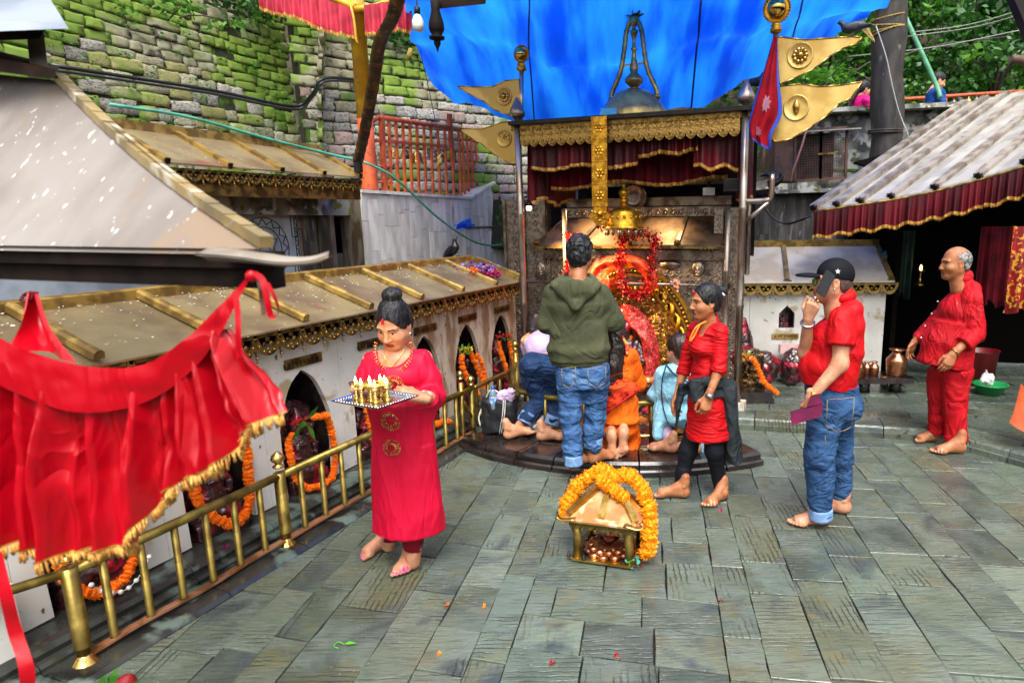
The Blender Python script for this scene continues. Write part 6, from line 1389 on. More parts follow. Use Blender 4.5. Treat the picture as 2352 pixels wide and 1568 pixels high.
try:
 fc=bpy.data.curves.new('name_text','FONT');fc.body='॥ श्री वाराही ॥'
 fc.size=.045;bpy.data.curves.remove(fc)
except Exception:pass
m=MB();ps=lambda x,z:pc+np.array([x,-.009,z])
for x in(-.115,-.104,.104,.115):m.bar(ps(x,-.014),ps(x,.014),.005,.004,upv=(0,1,0))
m.bar(ps(-.075,.012),ps(-.03,.012),.005,.004,upv=(0,1,0));m.bar(ps(-.01,.012),ps(.085,.012),.005,.004,upv=(0,1,0))
m.bar(ps(-.042,.012),ps(-.042,-.014),.005,.004,upv=(0,1,0));m.tube([ps(-.06+.009*math.cos(a),-.001+.008*math.sin(a))for a in np.linspace(.5,5.5,8)],.0024,4);m.bar(ps(-.07,-.012),ps(-.052,-.002),.004,.004,upv=(0,1,0));m.tube([ps(-.042+.012*math.cos(a),.014+.009*math.sin(a))for a in np.linspace(0,3,7)],.0022,4)
for x in(.008,.03,.052,.078):m.bar(ps(x,.012),ps(x,-.014),.005,.004,upv=(0,1,0))
m.tube([ps(0+.008*math.cos(a),-.002+.007*math.sin(a))for a in np.linspace(1,6,8)],.0022,4);m.tube([ps(.043+.008*math.cos(a),-.004+.007*math.sin(a))for a in np.linspace(0,4.5,8)],.0022,4);m.tube([ps(.066+.008*math.cos(a),-.003+.008*math.sin(a))for a in np.linspace(-1.5,4,8)],.0022,4);m.tube([ps(.078+.012*math.cos(a),.014+.008*math.sin(a))for a in np.linspace(0,3,7)],.0022,4)
m.build('lettering',IRON,np_)
o=link('idol',IDM[1],None,(nx,SY+.12,nz-.11),0,.3);tag(o,'tiny dark idol inside the house-shaped niche of the small marble shrine','idol')
def lump(c,r,label,seed,h=.011,name='stone_idol',extra=None,mat=IDOL):
 r=np.array(r);F=Field(-r*1.4-.03,r*1.4+.03,h);F.ell((0,0,0),r,.02);rg=np.random.default_rng(seed)
 for i in range(8):d=rg.normal(0,1,3);d[1]=-abs(d[1]);d/=np.linalg.norm(d);F.ell(d*r*.85,rg.uniform(.18,.36)*r,.03)
 F.ell((0,-r[1]*.9,r[2]*.15),(r[0]*.3,r[1]*.3,r[2]*.25),.02);F.ell((0,-r[1]*1.15,r[2]*.12),(r[0]*.08,r[1]*.12,r[2]*.08),.01)
 if extra:extra(F)
 V,Q=F.surface();V=V+vnormals(V,Q)*fbm(V*34,seed)[:,None]*.008;o=link(name,raw_mesh(name,V+[0,0,r[2]],Q,mat),None,np.array(c)-[0,0,0],0);return tag(o,label,'idol')
g=gnd(1720,905,.1);lump(np.array([1.42,6.72,.1]),(.13,.11,.34),'tall dark carved stone idol leaning by the right shrine post',1)
lump(np.array([1.66,6.72,.1]),(.16,.13,.19),'rounded dark stone idol with a red face behind the marigold string',2);lump(np.array([1.99,6.78,.1]),(.15,.12,.19),'squat black and red stone idol left of the man in the cap',3)
m=MB();m.box((1.99,6.86,.47),(.26,.08,.09));m.solo('pink_stone',M('pink_stained_marble',lin('#cda8a4'),lin('#b88a88'),8,rough=.5),'pink stained marble block on top of the squat idol','stone')
ib=thing('seated_brass_idol','small seated dark brass idol on a black plinth beside the shrine base block','idol',gnd(1733,925,.1)+[0,.1,0]);c=origin_of(ib)
m=MB()
for(w_,h_,z)in((.36,.05,.025),(.33,.03,.065),(.35,.03,.095)):m.box(c+[0,0,z],(w_,.26,h_))
m.build('plinth',BLACKSTONE,ib)
V=np.array([v.co[:]for v in IDM[0].vertices]);Q=[tuple(p.vertices)for p in IDM[0].polygons];o=link('figure',raw_mesh('figure',V*[.62,.8,.68],Q,M('dark_bronze',lin('#5c4526'),lin('#2e2012'),9,rough=.35,metal=.6,bump=.2)),ib,(0,0,.11))
garland('marigold_garland',[c+[-.10,-.14,.47],c+[-.03,-.17,.42],c+[.02,-.18,.32],c+[.06,-.19,.23],c+[.13,-.2,.17],c+[.19,-.2,.12]],.06,'orange marigold string lying slantwise over the seated brass idol')
posy(c+[-.12,-.14,.47],20,(.03,.02,.03),.05,[MARI,LEAF,WHITE_P],'orange tassel and leaf at the top of the slanting marigold string')
bn=thing('stone_bench','low black stone bench carrying copper pots behind the man in the cap','bench',(2.62,6.45,.1));c=np.array([2.62,6.45,.1])
m=MB();m.box(c+[0,0,.145],(.86,.34,.055));m.build('top',BLACKSTONE,bn)
for x in(-.3,0,.32):m=MB();m.lathe(c+[x,0,0],[(.07,0),(.06,.05),(.075,.118)],10);m.build('leg',BLACKSTONE,bn)
def pot(p,s,label,group='copper pots on the bench',prof=None):
 pr=prof or[(.001,.0),(.085,0),(.09,.02),(.10,.13),(.102,.15),(.095,.17),(.07,.20),(.045,.225),(.045,.245),(.075,.262),(.078,.268),(.06,.262),(.035,.24),(.034,.2)]
 o=MB().lathe(np.array(p),[(r_*s,z*s)for r_,z in pr],24).solo('copper_pot',COPPER,label,'pot',group);return o
bz=.2735;pot((2.93,6.43,bz),1.0,'large copper pot with a flared rim at the right end of the black bench');pot((2.45,6.52,bz),1.12,'tallest copper pot at the back of the bench');pot((2.50,6.34,bz),.78,'medium copper pot in front of the tallest one');pot((2.72,6.46,bz),.5,'small copper cup right of the medium pot');pot((2.66,6.50,bz),.46,'smallest copper cup between the pots');pot((2.30,6.46,bz),.9,'copper pot half hidden by the back of the man in the cap')
MB().lathe((2.76,6.31,bz),[(.001,.0),(.03,0),(.035,.012),(.025,.014),(.001,.006)],14).solo('copper_dish',COPPER,'tiny copper dish at the front edge of the black bench','dish')
rp=thing('right_pavilion','grey standing seam tin roofed pavilion with a dark inside at the right edge','pavilion',(3.6,6.6,.1))
EV=[atY(1868,484,6.5),atY(1960,470,6.4),atY(2060,455,6.28),atY(2160,434,6.15),atY(2260,408,6.0),atY(2352,380,5.85),atY(2470,342,5.7)]
EVc=curve3(EV,42);ridge_dir=atY(2215,240,8.4)-EV[0]
TOP=[p+ridge_dir*(1.0+.12*i/42)for i,p in enumerate(EVc)]
nP=21
for i in range(nP):
 a,b=EVc[2*i],EVc[2*i+2];c_,d_=TOP[2*i],TOP[2*i+2];m=MB();up_=np.array([0,0,.012])
 for k in range(3):
  f0,f1=k/3,(k+1)/3;P=[a+(c_-a)*f0,b+(d_-b)*f0,b+(d_-b)*f1,a+(c_-a)*f1];
  m.hexa([p for p in P]+[p+up_+up_*(.5 if j<2 else 0)for j,p in enumerate(P)])
 m.build('roof_sheet',TIN_R,rp)
for px in(1868,1916,1977,2052,2141,2250,2352):
 j=int(np.argmin([abs((EYEP[0],0)[1])+abs(CX+FOC*((p-EYEP)@rt)/((p-EYEP)@fw)-px)for p in EVc]));a,b=EVc[j]+[0,0,.03],TOP[j]+[0,0,.03]
 m=MB();m.bar(a,b,.085,.05);bt_=m.build('roof_batten',TIN_EDGE,rp);d=(b-a)/np.linalg.norm(b-a);m=MB();m.tube([a-d*.015,a+d*.02],.03,8);m.build('batten_end',IRON,bt_)
m=MB();m.tube(curve3(EVc[::6]-np.array([0,0,.01]),20),.015,6);m.build('eave_trim',BRASS_DK,rp)
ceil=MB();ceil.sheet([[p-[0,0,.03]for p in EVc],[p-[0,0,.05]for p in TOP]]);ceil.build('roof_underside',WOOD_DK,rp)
vl=thing('maroon_valance','long maroon velvet valance with a gold edge under the grey tin roof','valance',EV[0])
for i in range(6):a,b=EV[i]-[0,.02,.02],EV[i+1]-[0,.02,.02];frill('cloth',a,b,0,.235,.022,5.5,MAROON,vl,30+i,FRINGE,rows=6)
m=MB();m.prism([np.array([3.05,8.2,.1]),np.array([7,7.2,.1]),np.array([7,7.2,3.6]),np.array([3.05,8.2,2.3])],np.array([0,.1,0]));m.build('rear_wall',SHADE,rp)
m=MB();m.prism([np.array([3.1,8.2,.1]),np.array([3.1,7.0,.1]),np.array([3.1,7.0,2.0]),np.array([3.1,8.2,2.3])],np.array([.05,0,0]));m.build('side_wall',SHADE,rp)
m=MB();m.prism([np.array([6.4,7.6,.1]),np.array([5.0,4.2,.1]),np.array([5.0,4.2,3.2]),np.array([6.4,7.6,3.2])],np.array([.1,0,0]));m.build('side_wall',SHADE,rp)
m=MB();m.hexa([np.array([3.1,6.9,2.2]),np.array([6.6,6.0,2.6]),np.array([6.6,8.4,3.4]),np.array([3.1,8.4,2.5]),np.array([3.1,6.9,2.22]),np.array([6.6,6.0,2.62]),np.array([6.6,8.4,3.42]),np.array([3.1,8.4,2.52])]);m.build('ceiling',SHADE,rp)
GC=M('green_cloth',lin('#1c3a2c'),lin('#14281f'),4,rough=.8);TC_=M('teal_plastic_bag',lin('#2a5a5c'),None,rough=.4)
cc=thing('green_curtain','dark green curtain in the shade behind the oil lamp','curtain',atY(2100,660,7.6));frill('cloth',atY(2060,530,7.6),atY(2105,530,7.6),0,.75,.03,4,GC,cc,50)
pb=MB();F=Field((-.15,-.1,-.25),(.15,.1,.2),.012);F.ell((0,0,-.08),(.11,.07,.14),.0);F.cap((0,0,0),(0,0,.16),.07,.015,.05);V,Q=F.surface();V+=vnormals(V,Q)*fbm(V*20,3)[:,None]*.02;o=link('plastic_bag',raw_mesh('plastic_bag',V,Q,TC_),None,atY(2040,590,7.3),0);tag(o,'teal plastic bag hanging in the shade at the edge of the small shrine','bag')
ol=thing('oil_lamp','tall brass oil lamp with one burning flame in the dark pavilion','lamp',atY(2112,655,7.5));c=origin_of(ol);m=MB();m.lathe(c,[(.06,0),(.05,.02),(.012,.04),(.02,.08),(.01,.12),(.016,.15),(.05,.16),(.055,.175),(.001,.165)],12);m.build('stand',BRASS_HI,ol);m=MB();m.lathe(c+[0,0,.17],[(.006,0),(.014,.02),(.008,.045),(.001,.065)],8);m.build('flame',FLAME,ol)
BR=M('red_gold_brocade',lin('#8c0e18'),lin('#6a0a12'),6,rough=.5,spot=lin('#c8922c'),spot_scale=26,spot_t=.56,bump=.2);bc_=thing('brocade_cloth','red and gold brocade cloth hanging in the dark at the right edge','cloth',atY(2350,690,5.9));frill('cloth',atY(2326,520,5.9),atY(2420,520,5.9),0,.72,.05,3.2,BR,bc_,52,bottom=lambda s:.08*math.sin(3*s))
rc_=thing('red_curtain','plain dark red curtain in the shade left of the brocade cloth','curtain',atY(2300,690,6.8));frill('cloth',atY(2255,520,6.8),atY(2325,520,6.8),0,.8,.04,4,RED_CLOTH,rc_,53)
gb=MB();p=gnd(2272,905,.1);gb.lathe(p,[(.001,.005),(.10,0),(.15,.10),(.165,.105),(.16,.112),(.145,.10),(.1,.015),(.001,.012)],24);gb.solo('green_basin',M('green_plastic',lin('#1f8a4a'),None,rough=.35),'round green plastic basin on the dark terrace floor','basin')
F=Field((-.12,-.1,-.05),(.12,.1,.2),.01);F.ell((0,0,.04),(.07,.05,.06),0);F.cap((.0,0,.06),(-.03,0,.15),.04,.012,.03);V,Q=F.surface();V+=vnormals(V,Q)*fbm(V*24,4)[:,None]*.02;o=link('plastic_bag',raw_mesh('plastic_bag',V,Q,WHITE_P),None,p+[-.03,0,.10],0);tag(o,'crumpled white plastic bag standing in the green basin','bag')
bk=MB();p=atY(2258,760,6.7);p[2]=.1;bk.lathe(p,[(.14,0),(.17,.36),(.18,.37),(.165,.36),(.13,.02)],20);bk.solo('red_bucket',M('dark_red_plastic',lin('#6a0f14'),None,rough=.4),'dark red bucket in the shade behind the green basin','bucket')
bk=MB();p=atY(2195,760,7.2);p[2]=.75;
sb=MB();p=gnd(2352,990,.1);F=None
rows=[[atY(2345,880,4.75),atY(2370,900,4.8),atY(2420,900,4.8)],[atY(2330,940,4.7),atY(2360,950,4.7),atY(2420,950,4.7)],[atY(2318,970,4.7),atY(2350,990,4.65),atY(2420,1010,4.6)]]
G=bez_sheet(rows,8,8);m=MB();m.sheet(G);m.solo('orange_cloth',M('burnt_orange_cloth',lin('#c04a1c'),lin('#a03a14'),6,rough=.7),'corner of a burnt orange cloth hanging at the right edge','cloth')
rc=thing('carved_eave_end','dark carved roof eave corner with an upturned horn beside the cloth flag','eave',atY(1740,440,7.7))
P=lambda x,y,d=0:atY(x,y,7.7+d)
m=MB();m.hexa([P(1690,440),P(1775,425),P(1775,425,.5),P(1690,440,.5),P(1690,425),P(1768,412),P(1768,412,.5),P(1690,425,.5)]);m.build('roof_edge',TIN_EDGE,rc);m=MB();m.tube(curve3([P(1765,424),P(1785,418),P(1795,408),P(1792,398)],10),np.linspace(.05,.015,11),8);m.build('horn',IRON,rc)
m=MB();m.prism([P(1700,442),P(1780,432),P(1776,462),P(1704,472)],np.array([0,.05,0]));
for k in range(9):m.ball(P(1708+8.5*k,452-k),.03,7)
m.build('carved_board',WOOD_DK,rc)
# ================================================================ FOREGROUND SHRINE ROOF AND RED CLOTH (near the camera)
fs=thing('foreground_tin_roof','large blurred tin pavilion roof with an upturned corner close at the left','roof',(-1.2,1.7,1.6));YC=1.36
Cn=atY(607,572,YC);Lf=atY(-260,560,YC+.35);Ap=onp(128,185,Cn,-26)
Ap=atY(132,186,2.15);apL=atY(-200,150,2.3)
t=np.array([0,0,.006])
m=MB();ns,nr=24,16;G=[]
for i in range(nr+1):
 f=i/nr;a=Lf*(1-f)+apL*f;b=Cn*(1-f)+Ap*f;sag=-.035*math.sin(math.pi*f)*np.array([0,0,1.])
 G.append([a*(1-s_)+b*s_+sag for s_ in np.linspace(0,1,ns+1)])
m.sheet(G);m.sheet([[p-[0,0,.012]for p in r_]for r_ in G]);m.build('roof_slope',TIN,fs)
hp=[G[i][-1]for i in range(nr+1)]
BRB=M('brassy_hip_batten',lin('#b09660'),lin('#857450'),5,rough=.38,metal=.5,spot2=lin('#d6ccb4'),spot2_scale=7,spot2_t=.58)
m=MB()
for a,b in zip(hp,hp[1:]):m.bar(a+[.006,0,.014],b+[.006,0,.012],.028,.024)
m.build('hip_batten',BRB,fs)
Rt=Cn+azd(-40)*1.3;m=MB();m.sheet([[Cn*(1-s_)+Rt*s_ for s_ in np.linspace(0,1,9)],[Ap*(1-s_)+(Ap+azd(-40)*.6)*s_ for s_ in np.linspace(0,1,9)]]);m.build('roof_side_slope',TIN,fs)
hn=curve3([Cn+[-.10,-.0,.004],Cn+[-.02,-.01,-.004],atY(660,590,YC-.01),atY(720,588,YC-.02),atY(758,576,YC-.02)],14)
m=MB();wd=np.linspace(.07,.012,15);m.sheet([[p+[0,y*w_,(-.012*(abs(y)>.5))]for p,w_ in zip(hn,wd)]for y in(-1,-.4,.4,1)]);m.sheet([[p+[0,y*w_,-.008-.03*(w_/.07)*(1-abs(y))]for p,w_ in zip(hn,wd)]for y in(-1,-.4,.4,1)]);m.build('corner_horn',TIN_EDGE,fs)
def fas(z0,z1,dy,x1):
 m=MB();a0=Lf+[0,dy,0];b0=Cn+[x1,dy,0];m.hexa([a0+[0,0,z0],b0+[0,0,z0],b0+[0,.05,z0],a0+[0,.05,z0],a0+[0,0,z1],b0+[0,0,z1],b0+[0,.05,z1],a0+[0,.05,z1]]);m.build('fascia_board',WOOD_DK,fs)
fas(-.042,-.006,.01,.012);fas(-.085,-.044,.03,-.002)
m=MB();a,b=Lf+[0,.06,-.03],Cn+[-.02,.06,-.03];e_=azd(-40)*1.0;m.hexa([a-[0,0,.02],b-[0,0,.02],b+e_-[0,0,.02],a+e_-[0,0,.02],a,b,b+e_,a+e_]);m.build('soffit',WOOD_DK,fs)
m=MB();c=atY(85,110,2.2);m.hexa([atY(70,170,2.15),atY(112,170,2.15),atY(112,170,2.25),atY(70,170,2.25),atY(58,40,2.15),atY(96,40,2.15),atY(96,40,2.25),atY(58,40,2.25)]);m.build('tier_post',TIN_EDGE,fs)
m=MB();m.hexa([atY(-200,80,1.95),atY(158,66,1.98),atY(128,40,2.7),atY(-200,40,2.7),atY(-200,30,1.97),atY(152,60,1.99),atY(60,-90,2.45),atY(-200,-90,2.45)]);m.build('upper_roof',M('blue_grey_tin',lin('#969eae'),lin('#7d8594'),3,rough=.4,metal=.3),fs)
m=MB();m.hexa([atY(-200,102,2.0),atY(90,90,2.02),atY(90,90,2.6),atY(-200,90,2.6),atY(-200,40,2.0),atY(110,60,2.02),atY(110,60,2.6),atY(-200,60,2.6)]);m.build('upper_fascia',WOOD_DK,fs)
m=MB();m.hexa([atY(-200,140,2.1),atY(126,182,2.1),atY(134,168,2.3),atY(-200,110,2.3),atY(-200,95,2.1),atY(128,160,2.1),atY(136,152,2.3),atY(-200,70,2.3)]);m.build('ridge_block',RUST,fs)
vc=thing('red_satin_valance','big glossy red satin valance with a gold fringe tied under the near tin roof','valance',atY(300,1250,1.3));Yv=1.30
V_=lambda x,y,d=0.0:atY(x,y,Yv-d)
top=[V_(-60,720),V_(0,775),V_(80,812),V_(180,838),V_(280,845),V_(360,825),V_(430,775),V_(490,715),V_(540,665),V_(572,632)]
mid=[V_(-60,850,.0),V_(0,885,.0),V_(80,920,.0),V_(180,945,.0),V_(280,940,.0),V_(370,905,.0),V_(440,850,.0),V_(500,775,.0),V_(545,690,.0),V_(574,640,.0)]
G=bez_sheet([top,[(np.array(a)*.5+np.array(b)*.5)for a,b in zip(top,mid)],mid],8,60);m=MB();q_=fbm(G.reshape(-1,3)*[9,9,16],5).reshape(G.shape[:2]);G=G+np.array([0,-1,0])*(.008*q_)[...,None];m.sheet(G);m.build('top_band',RED_SATIN,vc)
low=[V_(-60,1270),V_(5,1262),V_(100,1275),V_(190,1272),V_(300,1250),V_(345,1160),V_(420,1100),V_(500,1065),V_(560,985),V_(652,948)]
mid2=mid[:7]+[V_(500,800),V_(530,800),V_(560,880)];mid2=[V_(-60,850),V_(0,885),V_(80,920),V_(180,945),V_(280,940),V_(340,918),V_(395,882),V_(440,845),V_(475,800),V_(520,790)]
nv=260;A=curve3([v+np.array([0,.012,.030])for v in mid2],nv);B=curve3(low,nv);rows_=34;G=[]
rgv=np.random.default_rng(5);s_=np.linspace(0,1,nv+1)
tri_=lambda x:1-2*np.abs(np.sin(math.pi*x))**.8;fold=tri_(10.5*s_+.4*np.sin(7*s_))*.7+.5*np.sin(2*math.pi*4.3*s_+1)+.3*tri_(21*s_+.7*np.sin(5*s_))
for j in range(rows_+1):
 f=j/rows_;amp=(.012+.030*math.sin(min(f*1.6,1)*math.pi/2));cr_=.004*np.sin(5*f+21*s_)*f+.003*np.sin(9*f-33*s_)
 P=A*(1-f)+B*f;off=-(amp*fold*(1-.25*f)+cr_*(f>.08));wk=fbm(np.stack([s_*26,np.full(nv+1,f*3.2),s_*0],1),7)*.007*min(1,f*4);P=P+(off+wk)[:,None]*np.array([.25,1,0]);G.append(P)
G=np.array(G);m=MB();m.sheet(G);m.build('gathered_skirt',RED_SATIN,vc)
fr_=MB();lo_=G[-1]+[0,-.004,0];up_=G[-2]*.45+G[-1]*.55+[0,-.005,0];fr_.sheet([up_,lo_]);fr_.build('gold_braid',FRINGE,vc)
fr_=MB();rgv=np.random.default_rng(6)
P=curve3(lo_[::6],330)
for p,q in zip(P,P[1:]):
 d=(q-p);l=.026*rgv.uniform(.7,1.1);dn=np.array([.15+rgv.normal(0,.12),rgv.normal(0,.15),-1]);dn/=np.linalg.norm(dn);fr_.tube([p,p+dn*l*.6,p+dn*l],[.0022,.003,.0024],5)
tag(fr_.build('tassels',FRINGE,vc),kind='stuff')
m=MB();G2=bez_sheet([[V_(68,672,-.18),V_(78,670,-.2),V_(92,674,-.18)],[V_(50,740,-.14),V_(85,745,-.18),V_(120,752,-.14)],[V_(20,800,-.08),V_(100,810,-.12),V_(180,832,-.06)]],12,10);G2=G2+np.array([0,-1,0])*(.012*np.sin(np.linspace(0,9,11)))[None,:,None];m.sheet(G2);m.build('rear_corner',RED_SATIN,vc)
m=MB();m.tube(curve3([V_(48,690,-.2),V_(55,678,-.22),V_(75,672,-.2),V_(70,690,-.18),V_(52,694,-.2)],14),.004,6,flat=.4);m.build('tie_ribbon',RED_CLOTH,vc)
def ribbon(pts,w,n=24,tw=0.0):
 P=curve3(pts,n);T=np.gradient(P,axis=0);T/=np.linalg.norm(T,axis=1)[:,None];sd=np.cross(T,np.array([0,1.,0]));sd/=np.linalg.norm(sd,axis=1)[:,None];k=np.linspace(0,tw,n+1);sd=sd*np.cos(k)[:,None]+np.array([0,1.,0])*np.sin(k)[:,None]
 m=MB();m.sheet([P-sd*w,P+sd*w]);return m
ribbon([V_(585,628,.01),V_(604,645,.02),V_(614,690,.02),V_(622,725,.015),V_(634,726,.01),V_(640,712,.01),V_(630,680,.02),V_(612,650,.02)],.006,30,2.0).build('tie_loop',RED_SATIN,vc)
ribbon([V_(540,668,.01),V_(546,720,.015),V_(547,760,.02),V_(549,822,.02)],.006,20).build('tie_ribbon',RED_SATIN,vc)
ribbon([V_(590,632,.0),V_(598,660,.02),V_(602,690,.01),V_(606,724,.02)],.005,14).build('tie_ribbon',M('brown_string_cloth',lin('#4a2a1e'),None,rough=.8),vc)
ribbon([V_(-8,1270,.01),V_(15,1370,.03),V_(35,1450,.02),V_(60,1530,.04),V_(64,1600,.04)],.013,24,.8).build('tie_ribbon',RED_SATIN,vc)
m=MB();m.ball(V_(577,634,.0),(.012,.010,.012),10);m.build('tie_knot',RED_SATIN,vc)
cb3=thing('marble_corner_block','white marble corner block behind the first railing post','block',UV(-3.2,1.1));m=MB();m.prism([UV(-3.02,.7,.02),UV(-3.02,1.46,.1),UV(-3.02,1.46,.42),UV(-3.02,.7,.42)],-E1*.1);m.build('slab',MARBLE,cb3)
gtuft=MB();rgg=np.random.default_rng(3)
for i in range(26):p=UV(-3.0,1.36,.36)+rgg.normal(0,.02,3);gtuft.tube(curve3([p,p+[rgg.normal(0,.03),-.02,.06],p+[rgg.normal(0,.07),-.04,.04+rgg.uniform(0,.08)]],6),np.linspace(.0025,.0006,7),4)
tag(gtuft.build('grass_tuft',LEAF),'tuft of thin grass behind the first railing post','grass',kind='stuff')
fb=thing('flower_bud','red flower bud with blurred green leaves at the bottom edge','flower',gnd(290,1590,.3));Y_=1.75
q=lambda x,y,d=0:atY(x,y,1.78+d)
m=MB();m.lathe(q(286,1580),[(.01,0),(.028,.012),(.03,.025),(.02,.04),(.004,.055)],10,axis=(.5,0,1));m.build('bud',PET_R,fb)
m=MB()
for a,b,w in(((265,1580),(190,1600),.03),((245,1590),(272,1530),.016),((220,1600),(245,1545),.016),((300,1590),(318,1560),.012)):
 p0,p1=q(*a),q(*b,-.02);d=p1-p0;s=np.cross(d,[0,1,0]);s/=np.linalg.norm(s);m.add([p0,(p0+p1)/2+s*w,p1,(p0+p1)/2-s*w],[(0,1,2,3)],0,True)
m.build('leaf',LEAF,fb)
# ================================================================ SMALL BRASS ALTAR WITH THE MARIGOLD GARLAND
al=thing('brass_altar','small copper roofed brass altar on four pillars standing in the middle of the floor','altar',gnd(1388,1262,0));pa_,pb_2=gnd(1330,1278,.02),gnd(1442,1294,.02);rza=math.atan2(*(pb_2-pa_)[1::-1]);ac0=(pa_+pb_2)/2+.13*np.array([-math.sin(rza),math.cos(rza),0])-[0,0,.02]
ax1=np.array([math.cos(rza),math.sin(rza),0]);ax2=np.array([-math.sin(rza),math.cos(rza),0]);L_=lambda x,y,z:ac0+ax1*x+ax2*y+np.array([0,0,z])
m=MB();m.box(L_(0,0,.012),(.34,.30,.016),rz=rza);m.build('base_plate',BLACKSTONE,al)
for(a,b)in((L_(-.17,-.15,.02),L_(.16,-.15,.02)),(L_(-.17,-.15,.02),L_(-.17,.14,.02)),(L_(.16,-.15,.02),L_(.16,.14,.02))):m=MB();m.bar(a,b,.03,.014);m.build('base_strip',BRASS_HI,al)
for x in(-.145,.145):
 for y in(-.13,.12):m=MB();m.lathe(L_(x,y,.02),[(.024,0),(.024,.225)],14);m.build('pillar',BRASS,al)
for x,y in((-.19,-.15),(-.1,-.16)):m=MB();m.lathe(L_(x,y,.026),[(.012,0),(.012,.008),(.006,.009),(.006,.03)],8);m.build('bolt',IRON,al)
lo=MB()
for ring_,(n,rr,r_,z)in enumerate(((12,.115,.034,.035),(12,.10,.03,.055))):
 for k in range(n):a=2*math.pi*(k+.5*ring_)/n;lo.ball(L_(rr*math.cos(a),rr*math.sin(a)-.01,z),(r_,r_,.018),8)
lo.lathe(L_(0,-.01,.03),[(.11,0),(.10,.03),(.085,.045),(.001,.048)],24);lt_=lo.build('lotus',COPPER,al)
st_=MB();c=L_(0,-.01,.081)
for ph in(.5,.5+math.pi/3*1.0+math.pi/3*0+math.pi):
 P=[c+np.array([.06*math.cos(ph+2*math.pi*k/3),.06*math.sin(ph+2*math.pi*k/3),0])for k in range(4)]
 for a,b in zip(P,P[1:]):st_.bar(a,b,.008,.006)
st_.build('star',COPPER,lt_)
zE=.255
LACE_A=MB()
for(dx,r_)in((0,.036),):
 LACE_A.prism([np.array(p)for p in[(-.036,0,0),(.036,0,0),(.036,0,-.035)]+[(.036*math.cos(t),0,-.035-.022*math.sin(t))for t in np.linspace(.2,math.pi-.2,6)]+[(-.036,0,-.035)]],np.array([0,-.006,0]))
 for s in(-1,1):LACE_A.tube([np.array([s*.017+.012*math.cos(t),-.008,-.03+.014*math.sin(t)])for t in np.linspace(0,5,8)],.004,5)
 LACE_A.ball((0,-.008,-.02),(.008,.004,.012),6);LACE_A.ball((.036,-.004,-.062),(.012,.004,.014),5)
LA=LACE_A.mesh('lace_scallop',BRASS)
for k in range(5):link('lace_scallop',LA,al,L_(-.145+.0725*k,-.155,zE)-origin_of(al),rza)
for k in range(4):link('lace_scallop',LA,al,L_(.165,-.11+.075*k,zE)-origin_of(al),rza+math.pi/2);link('lace_scallop',LA,al,L_(-.165,-.11+.075*k,zE)-origin_of(al),rza-math.pi/2)
ev=[L_(-.205,-.185,zE),L_(.205,-.185,zE),L_(.205,.17,zE),L_(-.205,.17,zE)];rg_=[L_(-.055,0,zE+.125),L_(.055,0,zE+.125)]
m=MB();V=ev+rg_+[p-[0,0,.01]for p in ev];m.add(V,[(0,1,5,4),(1,2,5),(2,3,4,5),(3,0,4),(7,6,0,3)if False else(6,7,1,0),(7,8,2,1),(8,9,3,2),(9,6,0,3),(9,8,7,6)]);CR=M('hammered_copper_roof',lin('#cc9c6c'),lin('#a87444'),7,rough=.35,rough2=.5,metal=.6,spot2=lin('#e8c49c'),spot2_scale=6,spot2_t=.6,bump=.15);ar=m.build('roof',CR,al)
for a,b in((ev[0],rg_[0]),(ev[1],rg_[1]),((ev[0]+ev[1])/2,(rg_[0]+rg_[1])/2),(ev[1]*.5+ev[2]*.5,rg_[1]),(ev[0]*.5+ev[3]*.5,rg_[0])):
 d=b-a;m=MB();m.bar(a+d*.12+[0,0,.008],b-d*.04+[0,0,.01],.034,.026);rr_=m.build('roof_rib',BRASS_HI,ar)
m=MB();m.bar(rg_[0]+[0,0,.01],rg_[1]+[0,0,.01],.04,.025);m.build('roof_ridge',CR,ar)
for e,sx in((ev[0],-1),(ev[1],1)):
 m=MB();m.tube(curve3([e+ax1*-sx*.07+[0,0,.012],e+[0,-.005,.002],e+ax1*sx*.03+[0,0,.014],e+ax1*sx*.02+[0,0,.032],e+ax1*sx*.005+[0,0,.026]],14),np.linspace(.024,.006,15),8,flat=.35);m.build('corner_curl',BRASS_HI,ar)
garland('marigold_garland',[L_(-.24,-.04,.17),L_(-.235,-.03,.28),L_(-.20,.01,.35),L_(-.12,.05,.42),L_(-.04,.05,.455),L_(.02,.05,.425),L_(.08,.06,.445),L_(.14,.05,.41),L_(.20,.02,.34),L_(.235,-.03,.26),L_(.235,-.06,.15),L_(.23,-.08,.06)],.10,'thick yellow orange marigold garland draped over the small brass altar',yellow=True,step=.25,flat=.9)
garland('marigold_garland',[L_(-.06,.0,.43),L_(.01,-.03,.40),L_(.07,-.05,.375),L_(.12,-.06,.35)],.09,'short marigold length hanging down the front of the altar roof',yellow=True,step=.27,flat=.7)
posy(L_(.17,-.13,.04),26,(.02,.02,.015),.03,[LEAF,HOSE,PET_R],'green and red scraps at the foot of the altar pillar')
for i,(x,y,mt,lab)in enumerate(((1028,1388,MARI,'orange petal on the floor left of the slab with deep grooves'),(1112,1390,MARI,'larger orange petal near the middle of the floor'),(1006,1500,MARI,'orange petal close to the bottom edge'),(1416,1505,PET_R,'red paper scrap on the pale front slab'),(1655,1378,PET_R,'small red ribbon scrap right of the altar'),(1270,1518,PET_R,'thin red chilli-like scrap on the front slab'),(1656,1170,PET_M,'tiny purple petal by the walking woman'))):
 m=MB();petals(m,gnd(x,y,.008),5,np.array([.008,.008,.002]),.022,np.random.default_rng(i));m.solo('petal',mt,lab,'petal')
